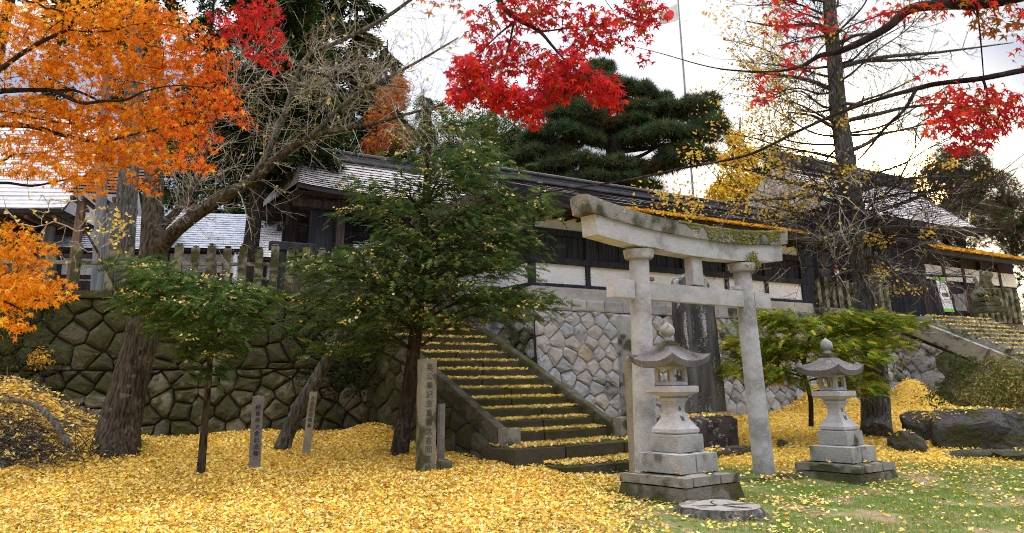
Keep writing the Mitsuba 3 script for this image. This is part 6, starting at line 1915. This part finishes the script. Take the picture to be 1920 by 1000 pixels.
cl = [((3.66, 18.10, 5.60), 0.72, 230), ((4.17, 18.10, 5.43), 0.48, 130), ((5.42, 18.10, 5.67), 0.42, 90), ((4.26, 18.10, 6.65), 0.30, 70), ((5.31, 18.10, 6.44), 0.36, 70), ((6.06, 18.10, 6.50), 0.36, 60), ((7.83, 18.10, 6.15), 0.22, 60), ((8.19, 18.10, 6.08), 0.17, 40), ((8.05, 18.10, 4.58), 0.22, 60), ((8.46, 18.10, 4.51), 0.17, 30), ((8.22, 18.10, 3.82), 0.26, 60), ((10.22, 18.10, 6.31), 0.22, 60), ((11.05, 18.10, 6.05), 0.17, 30), ((9.47, 18.10, 4.72), 0.14, 30), ((8.55, 18.10, 3.43), 0.24, 40), ((9.02, 18.10, 3.43), 0.14, 24), ((7.89, 18.10, 9.60), 0.31, 50), ((6.78, 18.10, 9.05), 0.36, 60), ((6.07, 18.10, 9.76), 0.48, 80), ((7.87, 18.10, 7.39), 0.24, 50), ((5.06, 18.10, 10.21), 0.48, 70), ((9.69, 18.10, 10.29), 0.24, 30), ((5.75, 18.10, 7.82), 0.48, 70), ((5.37, 18.10, 7.16), 0.36, 60)]
for c, r, n in cl:
    lv.append(np.array(c) + g.normal(0, 1, (n, 3)) * [r * 0.5, 0.25, r * 0.38])
lv = np.vstack(lv)
ent_leaves(k + '__leaf', strew(lv[:, 0], lv[:, 1], lv[:, 2], 0.075, 1.1, [(0.74, 0.48, 0.05), (0.78, 0.58, 0.12), (0.68, 0.42, 0.04)], 0.0, 0.2))

# --- yellow green maple over the far lantern
tips = [(4.79, 17.60, 2.35), (5.06, 17.80, 2.81), (5.42, 17.40, 2.89), (5.71, 17.00, 2.63), (6.46, 17.20, 2.75), (7.23, 17.40, 2.86), (8.09, 17.80, 2.83), (8.69, 18.00, 2.72), (8.36, 17.80, 2.32), (7.68, 17.40, 2.03), (7.57, 17.60, 1.44), (7.00, 17.00, 2.29), (6.58, 17.20, 1.88),
        (6.10, 17.00, 2.20), (5.50, 17.20, 2.11), (5.08, 17.40, 1.79), (4.77, 17.80, 2.08), (5.65, 17.50, 1.57), (7.14, 17.30, 1.66), (5.25, 18.60, 2.39), (7.07, 18.60, 2.49), (8.17, 18.60, 2.59), (6.21, 18.60, 2.38), (4.52, 17.60, 1.80)]
layered_tree('maple_tree', 'small yellow green maple spreading low branches over the far lantern', [(6.35, 18.20, 0.58), (6.40, 18.20, 1.18), (6.29, 18.10, 1.68), (6.37, 18.00, 2.24), (6.60, 17.90, 2.68)], [0.055, 0.05, 0.045, 0.035, 0.02],
             tips, 6200, 0.23, [(0.26, 0.33, 0.04), (0.18, 0.28, 0.04), (0.40, 0.38, 0.045), (0.50, 0.42, 0.05), (0.11, 0.18, 0.03), (0.15, 0.24, 0.035)], 'bark_dark', 8, 0.022, 520, [(0.70, 0.48, 0.06), (0.60, 0.44, 0.08)], 0.40, 0.05, 0.1)
# --- bushes
def bush(label, blobs, n, cols, size, seed, tv=OVAL, twigs=60):
    k = thing('bush', label, 'bush')
    c0 = np.asarray(blobs[0][0], float)
    gnd = np.array([c0[0], c0[1], float(gz(c0[0], c0[1]))])
    t = blob_pts([(c, r, max(6, twigs // len(blobs))) for c, r in blobs], seed)
    A, B, w, nn = grow(np.array([gnd, gnd + [0.05, 0, 0.1]]), t, 0.2, 0.15, 0, seed)
    ent(k + '__stem', twig_mesh(A, B, w, 0.005, 0.4, 0.03, 4), 'twig_dark', kind='stuff')
    ent_leaves(k + '__leaf', puffs(blobs, n, size, tv, cols, seed, 0.3, 0.8))
    return k


bush('brownish leafy bush above the dark boulders at the right edge', [((10.40, 18.30, 1.19), (0.75, 0.6, 0.50)), ((10.97, 18.30, 1.46), (0.8, 0.6, 0.62)), ((11.45, 18.30, 1.23), (0.9, 0.6, 0.7)), ((9.97, 18.20, 1.03), (0.45, 0.5, 0.32)), ((10.85, 18.50, 1.74), (0.45, 0.5, 0.3))], 5200,
     [(0.13, 0.17, 0.045), (0.18, 0.20, 0.055), (0.32, 0.26, 0.08), (0.42, 0.31, 0.12), (0.08, 0.11, 0.035)], 0.075, 3)
bush('green ferny weeds in the dark corner under the right steps', [((11.03, 20.60, 1.78), (0.7, 0.4, 0.4)), ((10.40, 20.60, 1.16), (0.6, 0.4, 0.4))], 700, [(0.04, 0.07, 0.02), (0.08, 0.11, 0.03)], 0.09, 5)
bush('dark weeds and ivy hanging on the old wall at the far left', [((-10.38, 17.00, 2.82), (0.8, 0.25, 0.7)), ((-9.86, 16.90, 2.07), (0.7, 0.25, 0.5)), ((-10.97, 17.00, 2.40), (0.8, 0.3, 0.9)), ((-9.76, 17.10, 3.15), (0.5, 0.15, 0.4))], 1600, [(0.03, 0.05, 0.016), (0.05, 0.07, 0.02), (0.07, 0.07, 0.03)], 0.085, 6)
bush('sprig of yellow leaves on the old wall above the brush pile', [((-9.51, 16.60, 2.14), (0.28, 0.15, 0.22))], 160, [(0.62, 0.36, 0.05), (0.5, 0.3, 0.05)], 0.08, 7, twigs=10)
# ---
bush('dark ivy on the old wall behind the slanting trunk', [((-3.67, 17.60, 1.79), (0.9, 0.2, 0.6)), ((-3.05, 17.80, 2.45), (0.8, 0.2, 0.6)), ((-4.18, 17.60, 2.68), (0.9, 0.2, 0.5))], 2200, [(0.022, 0.035, 0.014), (0.035, 0.05, 0.018)], 0.085, 8)
# --- brush pile
k = thing('brush_pile', 'heap of dry twigs and golden leaves against the wall at the left edge', 'brush pile')
n = 900
x, y = rng.normal(-8.6, 0.75, n), rng.normal(14.4, 0.26, n)
a = np.column_stack([x, y, gz(x, y) + rng.uniform(-0.03, 0.20, n)])
th, L = rng.normal(-0.6, 0.9, n), rng.uniform(0.2, 0.75, n)
d = np.column_stack([np.cos(th) * L, np.sin(th) * L * 0.5, rng.normal(-0.22, 0.32, n) * L])
ent(k + '__twig', segs_mesh(a - d / 2, a + d / 2, rng.uniform(0.004, 0.011, n), rng.uniform(0.002, 0.006, n), 3), 'twig_dark', kind='stuff')
n = 160
x, y = rng.normal(-9.0, 0.9, n), rng.normal(15.0, 0.5, n)
a = np.column_stack([x, y, gz(x, y) + rng.uniform(0.02, 0.16, n)])
th, L = rng.normal(-0.3, 0.5, n), rng.uniform(0.4, 1.2, n)
d = np.column_stack([np.cos(th) * L, np.sin(th) * L * 0.6, rng.normal(-0.15, 0.2, n) * L])
ent(k + '__twig', segs_mesh(a - d / 2, a + d / 2, rng.uniform(0.006, 0.014, n), rng.uniform(0.003, 0.007, n), 4), 'bark_grey', kind='stuff')
m, _ = limb([(-8.82, 14.20, 1.36), (-8.34, 14.00, 1.36), (-7.90, 13.90, 1.27), (-7.58, 13.80, 1.06), (-7.32, 13.70, 0.84), (-7.12, 13.60, 0.67)], [0.02, 0.035, 0.045, 0.05, 0.055, 0.05], 9, 0.15, 2)
ent(k + '__stick', m, 'bark_grey', 60)
x, y = np.concatenate([rng.normal(-9.0, 1.0, 1500), rng.normal(-8.5, 0.7, 420)]), np.concatenate([rng.normal(15.1, 0.5, 1500), rng.normal(14.35, 0.25, 420)])
ent_leaves(k + '__leaf', strew(x, y, gz(x, y) + rng.uniform(0, 0.16, 1920), 0.065, 0.8, GOLD + [(0.35, 0.2, 0.06)], 0.01, 0.2))

# ---------------------------------------------------------------- overhanging maples near the camera
def near_maple(label, trunk, tr, limbs, blobs, size, colour, seed, parts=300, tilt=0.75, twig_share=0.16, r0=0.0011, shape=None, layers=0.38, face=0.35):
    """limbs: (points, radii); blobs: (centre, radii, number of leaves, colour shift); colour(p, shift, n) gives the leaves' own colours"""
    g = np.random.default_rng(seed)
    k = thing('maple_tree', label, 'tree')
    if trunk is not None:
        m, q = limb(trunk, tr, 14, 0.08, seed)
        ent(k + '__trunk', m, 'bark_maple', 60)
    skel = []
    for i, (P, r) in enumerate(limbs):
        m, q = limb(P, r, 8, 0.12, i, 7)
        ent(k + '__limb', m, 'bark_maple', 60)
        skel.append(q)
    skel = np.vstack(skel)
    pos, col = [], []
    for c, r, n, s in blobs:
        d = g.normal(size=(n, 3))
        d /= np.linalg.norm(d, axis=1, keepdims=True)
        p = np.asarray(c) + d * g.random((n, 1)) ** 0.42 * np.asarray(r)
        # leaves gather in flat layers along the twigs
        lay = 0.16 * size / 0.06
        wob = 0.22 * (meshkit.fbm(p * [1.8, 1.8, 0.0] + seed, 3, 3) - 0.5) * 4
        p[:, 2] = p[:, 2] * (1 - layers) + layers * (np.round((p[:, 2] + wob) / lay) * lay - wob)
        pos.append(p)
        col.append(colour(p, s, n, g))
    pos, col = np.vstack(pos), np.vstack(col)
    tw = pos[g.random(len(pos)) < twig_share] + [0, 0, 0.01]
    A, B, w, nodes = grow(skel, tw, 0.10, 0.10, 0.03, seed)
    ent(k + '__twig', twig_mesh(A, B, w, r0, 0.45, 0.012, 4), 'bark_maple', kind='stuff')
    n = len(pos)
    nr = np.stack([g.normal(0, tilt, n), g.normal(-face, tilt, n), g.uniform(0.35, 1.0, n)], 1)
    R = rot_to(nr, g.uniform(0, 6.28, n))
    flip = R[:, 2, 0] > 0.2                                    # tips hang down
    R[flip, :, :2] *= -1
    sc = size * g.uniform(0.75, 1.3, n)
    dist = np.hypot(pos[:, 0], pos[:, 1])
    inside = (np.abs(pos[:, 0]) < 0.6 * pos[:, 1])
    order = np.argsort(np.where(inside, dist / sc, 1e9))
    tv, tf = shape or MAPLE7
    near, rest = order[:parts], order[parts:]
    # twelve colour variants shared by the separate leaves
    pal = col[near][g.integers(0, len(near), 12)] if len(near) else []
    shared = [mikit.ply((tv, tf), 'leaf', color=np.clip(np.repeat(c[None], len(tv), 0), 0, 1)) for c in pal]
    for i, j in enumerate(near):
        M = np.eye(4)
        M[:3, :3] = R[j] * sc[j]
        M[:3, 3] = pos[j]
        q = int(((pal - col[j]) ** 2).sum(1).argmin())
        scene['%s__leaf_%03d' % (k, i + 1)] = {**shared[q], 'to_world': T(M)}
    ent_leaves(k + '__small_leaf', scatter(*MAPLE5, R[rest], pos[rest], sc[rest], col[rest]))
    return k


def orange(p, s, n, g):
    t = np.clip((p[:, 0] + 3.15) / 1.15 + g.normal(0, 0.25, n) + s + 0.12, 0, 1)[:, None]
    c = (1 - t) * np.array([0.78, 0.30, 0.025]) + t * np.array([0.72, 0.11, 0.025])
    y = g.random(n) < 0.14
    c[y] = np.array([0.80, 0.40, 0.04])
    return np.clip(c * np.exp(g.normal(0, 0.32, (n, 1))), 0, 0.95)


def red(p, s, n, g):
    c = np.array([[0.60, 0.035, 0.03], [0.68, 0.06, 0.03], [0.45, 0.025, 0.03], [0.50, 0.03, 0.05]])[g.integers(0, 4, n)]
    b = g.random(n) < s
    c[b] = np.array([[0.38, 0.15, 0.03], [0.26, 0.16, 0.03], [0.50, 0.12, 0.02]])[g.integers(0, 3, b.sum())]
    return np.clip(c * np.exp(g.normal(0, 0.22, (n, 1))), 0, 0.95)


def ell(u, ru, d, k=1571):
    return ru * d / k


limbs = [([(-5.5, 6.6, 3.4), (-4.96, 6.80, 4.08), (-4.64, 6.80, 4.14), (-4.35, 6.80, 4.15), (-4.12, 6.75, 4.12), (-3.94, 6.70, 4.03), (-3.79, 6.70, 3.98), (-3.62, 6.65, 3.98), (-3.39, 6.60, 3.97), (-3.22, 6.60, 4.05), (-2.96, 6.60, 4.10), (-2.62, 6.60, 4.07)], [0.06, 0.030, 0.026, 0.022, 0.020, 0.019, 0.016, 0.014, 0.012, 0.008, 0.005, 0.003]),
         ([(-5.5, 6.7, 3.0), (-5.08, 7.10, 3.92), (-4.79, 7.10, 3.92), (-4.48, 7.10, 3.90), (-4.16, 7.00, 3.79), (-3.76, 7.00, 3.70), (-3.59, 7.00, 3.75), (-3.38, 7.00, 3.80), (-2.99, 7.00, 3.86), (-2.60, 7.00, 3.91)], [0.06, 0.032, 0.028, 0.024, 0.02, 0.017, 0.013, 0.009, 0.006, 0.003]),
         ([(-5.5, 6.5, 3.9), (-4.64, 6.50, 4.14), (-4.31, 6.50, 4.37), (-4.16, 6.50, 4.48), (-3.98, 6.50, 4.58), (-3.92, 6.50, 4.62), (-3.86, 6.50, 4.76), (-3.71, 6.50, 4.84), (-3.54, 6.50, 4.97)], [0.05, 0.024, 0.020, 0.018, 0.016, 0.013, 0.010, 0.008, 0.005]),
         ([(-3.97, 6.50, 4.58), (-3.95, 6.45, 4.64), (-3.92, 6.40, 4.73), (-3.87, 6.40, 4.89)], [0.008, 0.007, 0.006, 0.003]),
         ([(-4.15, 6.50, 4.48), (-4.13, 6.55, 4.63), (-4.04, 6.60, 4.75), (-3.90, 6.60, 4.81)], [0.007, 0.006, 0.005, 0.003]),
         ([(-3.91, 6.50, 4.60), (-3.75, 6.50, 4.58), (-3.51, 6.50, 4.59), (-3.38, 6.50, 4.64), (-3.12, 6.50, 4.65), (-2.82, 6.50, 4.57)], [0.008, 0.007, 0.006, 0.005, 0.004, 0.002]),
         ([(-4.90, 6.80, 3.97), (-4.57, 6.90, 3.97), (-4.32, 6.90, 3.91), (-4.02, 6.90, 3.86), (-3.78, 6.90, 3.91)], [0.012, 0.010, 0.008, 0.006, 0.003]),
         ([(-4.88, 6.90, 3.23), (-4.56, 6.90, 3.31), (-4.27, 6.90, 3.28), (-4.04, 6.90, 3.32), (-3.78, 6.90, 3.37)], [0.018, 0.014, 0.011, 0.007, 0.003]),
         ([(-4.93, 6.90, 3.50), (-4.59, 6.90, 3.51), (-4.48, 6.90, 3.57), (-4.32, 6.90, 3.58)], [0.014, 0.01, 0.006, 0.003]),
         ([(-4.12, 6.75, 4.12), (-3.96, 6.80, 4.14), (-3.76, 6.90, 4.07), (-3.45, 7.00, 3.97)], [0.014, 0.013, 0.011, 0.004]),
         ([(-5.5, 6.7, 2.2), (-4.45, 6.40, 2.50), (-4.10, 6.40, 2.43), (-3.89, 6.40, 2.46), (-3.67, 6.40, 2.40)], [0.04, 0.016, 0.012, 0.008, 0.003]),
         ([(-4.34, 6.30, 2.23), (-4.00, 6.30, 2.21), (-3.82, 6.30, 2.14)], [0.014, 0.010, 0.004])]
blobs = []
for c, ru, rv, n, s in [((-4.27, 6.60, 4.71), 110, 55, 620, -0.1), ((-3.60, 6.60, 4.73), 120, 50, 640, 0.0), ((-3.11, 6.70, 4.71), 70, 45, 260, 0.2), ((-4.24, 6.80, 4.38), 120, 45, 480, -0.1), ((-3.56, 6.80, 4.39), 120, 50, 640, 0.05), ((-3.04, 6.90, 4.40), 75, 45, 330, 0.2),
                        ((-2.73, 7.00, 4.15), 45, 50, 190, 0.3), ((-4.34, 7.00, 3.98), 110, 40, 480, -0.1), ((-3.75, 7.00, 3.97), 110, 45, 560, 0.05), ((-3.11, 7.00, 3.99), 80, 45, 380, 0.2), ((-4.30, 7.10, 3.70), 120, 35, 430, -0.15), ((-3.56, 7.00, 3.66), 100, 35, 400, 0.1),
                        ((-2.98, 7.00, 3.76), 70, 25, 170, 0.35), ((-4.29, 6.90, 3.42), 75, 22, 150, -0.1), ((-3.85, 6.90, 3.34), 60, 26, 190, -0.1), ((-3.20, 7.00, 3.53), 60, 22, 120, 0.2), ((-2.84, 7.00, 3.50), 28, 16, 45, 0.4), ((-3.74, 7.00, 3.54), 60, 30, 160, 0.0), ((-3.32, 7.00, 3.31), 22, 12, 30, 0.4),
                        ((-4.85, 6.80, 4.25), 70, 150, 420, -0.1), ((-2.78, 6.90, 4.53), 45, 40, 120, 0.4), ((-2.51, 7.00, 3.96), 30, 25, 36, 0.6),
                        ((-3.98, 6.40, 2.62), 60, 38, 230, -0.1), ((-3.78, 6.40, 2.32), 55, 34, 250, -0.1), ((-3.99, 6.40, 2.30), 50, 45, 220, -0.1), ((-3.91, 6.30, 2.04), 30, 24, 70, 0.1), ((-4.27, 6.40, 2.41), 40, 90, 220, -0.1), ((-4.07, 6.40, 2.79), 30, 15, 40, 0.0)]:
    d = c[1]
    blobs.append((c, (ru * d / 1571, 0.42, rv * d / 1571), int(n * 1.7), s))
for c, r, n in [((-5.6, 6.0, 5.6), (2.2, 2.2, 1.0), 1500), ((-4.6, 4.2, 5.0), (1.8, 1.6, 0.8), 1200), ((-7.0, 6.5, 4.4), (1.6, 2.0, 1.2), 1100), ((-5.2, 3.2, 4.4), (1.6, 1.4, 0.9), 900)]:
    blobs.append((c, r, n, 0.0))                            # unseen part of its crown, added to shade the scene from the left
near_maple('orange maple with wide sprays of small leaves overhanging the upper left of the picture', [(-5.9, 6.9, -0.2), (-5.8, 6.8, 1.5), (-5.5, 6.6, 3.2), (-5.3, 6.4, 5.5)], [0.19, 0.16, 0.12, 0.06], limbs, blobs, 0.064, orange, 31, 300, 0.8)

limbs = [([(-6.2, 9.0, 6.6), (-2.88, 7.20, 6.20), (-2.65, 7.00, 5.36), (-2.60, 7.00, 5.02), (-2.53, 7.00, 4.85), (-2.45, 7.00, 4.74)], [0.05, 0.02, 0.012, 0.010, 0.007, 0.003])]
blobs = []
for c, ru, rv, n in [((-2.44, 7.00, 4.99), 58, 36, 250), ((-2.58, 7.00, 4.79), 42, 24, 90), ((-2.30, 7.00, 4.73), 34, 32, 95), ((-2.41, 7.00, 4.54), 22, 16, 34), ((-2.27, 7.00, 4.50), 22, 12, 30), ((-2.08, 7.00, 4.45), 12, 9, 7), ((-2.59, 7.00, 5.47), 80, 60, 200), ((-2.77, 7.00, 4.88), 30, 30, 60)]:
    d = c[1]
    blobs.append((c, (ru * d / 1571, 0.3, rv * d / 1571), n, 0.02))
near_maple('bright red maple bough hanging from the top edge beside the orange leaves', [(-6.5, 9.2, 0.2), (-6.4, 9.1, 4.0), (-6.2, 9.0, 6.6)], [0.15, 0.12, 0.05], limbs, blobs, 0.074, red, 33, 120, 0.7, layers=0.1, face=0.6)

limbs = [([(3.9, 4.3, 3.1), (3.32, 4.50, 3.35), (3.09, 4.50, 3.32), (2.82, 4.50, 3.27), (2.59, 4.55, 3.26), (2.49, 4.60, 3.25), (2.26, 4.70, 3.21), (2.07, 4.90, 3.18), (1.89, 5.10, 3.13), (1.64, 5.40, 3.06), (1.28, 5.80, 3.08), (0.92, 6.10, 3.07), (0.43, 6.40, 3.07), (-0.12, 6.80, 3.09)],
          [0.05, 0.022, 0.018, 0.0165, 0.0155, 0.015, 0.0115, 0.0105, 0.010, 0.0095, 0.009, 0.008, 0.007, 0.003]),
         ([(2.48, 4.60, 3.25), (2.38, 4.60, 3.11), (2.28, 4.65, 3.02), (2.19, 4.70, 2.91), (2.07, 4.70, 2.79)], [0.012, 0.010, 0.009, 0.007, 0.003]),
         ([(3.8, 4.3, 3.7), (3.32, 4.50, 3.83), (2.95, 4.50, 3.77), (2.65, 4.50, 3.76), (2.46, 4.50, 3.73), (2.32, 4.50, 3.62), (2.16, 4.50, 3.53), (2.00, 4.50, 3.46), (1.89, 4.55, 3.45), (1.78, 4.60, 3.40), (1.62, 4.70, 3.41), (1.34, 4.90, 3.52), (1.04, 5.10, 3.71), (0.83, 5.20, 3.82)],
          [0.06, 0.040, 0.036, 0.034, 0.030, 0.026, 0.023, 0.020, 0.015, 0.011, 0.006, 0.0045, 0.003, 0.002]),
         ([(2.83, 4.50, 3.27), (2.84, 4.50, 3.18), (2.81, 4.50, 3.09), (2.75, 4.50, 3.01)], [0.009, 0.007, 0.006, 0.002]),
         ([(2.44, 4.50, 3.72), (2.32, 4.60, 3.74), (2.05, 4.70, 3.64), (1.78, 4.80, 3.35), (1.60, 4.90, 3.28)], [0.006, 0.005, 0.004, 0.003, 0.002]),
         ([(2.88, 4.50, 3.75), (2.90, 4.55, 3.60), (2.91, 4.60, 3.40), (2.89, 4.60, 3.23)], [0.006, 0.005, 0.004, 0.002]),
         ([(3.6, 4.3, 4.3), (1.6, 4.5, 4.9), (-0.19, 4.60, 4.38), (-0.08, 4.50, 3.87), (-0.02, 4.50, 3.75), (0.07, 4.50, 3.68), (0.18, 4.50, 3.61), (0.25, 4.50, 3.52), (0.33, 4.50, 3.42), (0.42, 4.50, 3.34), (0.56, 4.50, 3.26)], [0.07, 0.05, 0.03, 0.021, 0.018, 0.015, 0.011, 0.009, 0.006, 0.004, 0.002]),
         ([(0.02, 4.50, 3.68), (0.00, 4.50, 3.57), (-0.03, 4.50, 3.46), (-0.06, 4.50, 3.39)], [0.008, 0.006, 0.005, 0.002]),
         ([(0.01, 4.50, 3.67), (-0.09, 4.50, 3.58), (-0.22, 4.50, 3.44), (-0.32, 4.50, 3.30)], [0.006, 0.005, 0.004, 0.002]),
         ([(0.18, 4.50, 3.61), (0.34, 4.50, 3.63), (0.57, 4.50, 3.66), (0.80, 4.50, 3.71)], [0.006, 0.005, 0.004, 0.002])]
blobs = []
for c, ru, rv, n, s in [((-0.25, 4.50, 3.34), 48, 34, 190, 0.05), ((-0.30, 4.50, 3.20), 40, 22, 90, 0.05), ((-0.09, 4.50, 3.21), 60, 30, 210, 0.03), ((0.08, 4.50, 3.14), 55, 22, 130, 0.02), ((0.13, 4.50, 3.05), 28, 10, 26, 0.0), ((-0.03, 4.60, 3.48), 90, 40, 190, 0.1), ((0.26, 4.50, 3.26), 60, 35, 130, 0.03), ((0.31, 4.50, 3.38), 70, 35, 170, 0.08),
                        ((0.56, 4.50, 3.22), 36, 26, 100, 0.0), ((0.62, 4.50, 3.15), 22, 12, 28, 0.0), ((0.47, 4.50, 3.29), 35, 20, 40, 0.02), ((-0.19, 4.50, 3.67), 45, 40, 60, 0.3), ((0.14, 4.50, 3.74), 110, 38, 230, 0.3), ((0.50, 4.50, 3.61), 70, 50, 190, 0.15), ((0.80, 4.50, 3.73), 60, 30, 130, 0.2), ((0.76, 4.50, 3.55), 45, 28, 22, 0.05), ((0.83, 4.50, 3.43), 22, 14, 7, 0.0), ((-0.45, 4.50, 3.82), 60, 14, 22, 0.8), ((0.15, 4.50, 4.05), 220, 50, 200, 0.3),
                        ((2.67, 4.50, 3.13), 85, 34, 150, 0.18), ((2.81, 4.50, 3.02), 75, 40, 170, 0.15), ((2.57, 4.50, 2.99), 50, 32, 85, 0.12), ((2.69, 4.50, 2.87), 52, 20, 64, 0.0), ((2.98, 4.50, 3.09), 40, 60, 60, 0.15), ((2.54, 4.50, 3.32), 26, 10, 8, 0.0), ((1.72, 4.60, 3.72), 56, 24, 50, 0.0), ((1.94, 4.60, 3.65), 30, 16, 14, 0.0), ((1.81, 4.60, 3.60), 36, 18, 16, 0.0), ((2.10, 4.50, 3.60), 8, 6, 2, 0),
                        ((1.64, 4.90, 3.36), 36, 30, 34, 0.0), ((1.81, 4.70, 3.49), 36, 20, 22, 0.0), ((1.89, 4.70, 3.44), 14, 8, 4, 0.0), ((2.44, 4.50, 3.72), 60, 12, 34, 0.4), ((2.31, 4.50, 3.71), 40, 14, 20, 0.05), ((3.02, 4.50, 3.64), 62, 28, 90, 0.8), ((2.78, 4.50, 3.75), 90, 14, 60, 0.5), ((3.24, 4.50, 3.43), 60, 90, 90, 0.3), ((2.65, 4.50, 3.98), 200, 45, 180, 0.3), ((1.78, 4.60, 3.93), 80, 20, 40, 0.0)]:
    d = c[1]
    blobs.append((c, (ru * d / 1571, 0.22, rv * d / 1571), int(n * (1.4 if c[0] < 1.0 else 1.2)) + 1, s))
near_maple('red maple with dark limbs reaching in from the right, star shaped leaves hanging down', [(4.3, 4.4, -0.2), (4.2, 4.4, 1.5), (3.9, 4.3, 3.3), (3.6, 4.3, 4.6), (3.3, 4.4, 6.5)], [0.20, 0.17, 0.14, 0.10, 0.04], limbs, blobs, 0.066, red, 35, 300, 0.6, 0.30, layers=0.0, face=0.85)
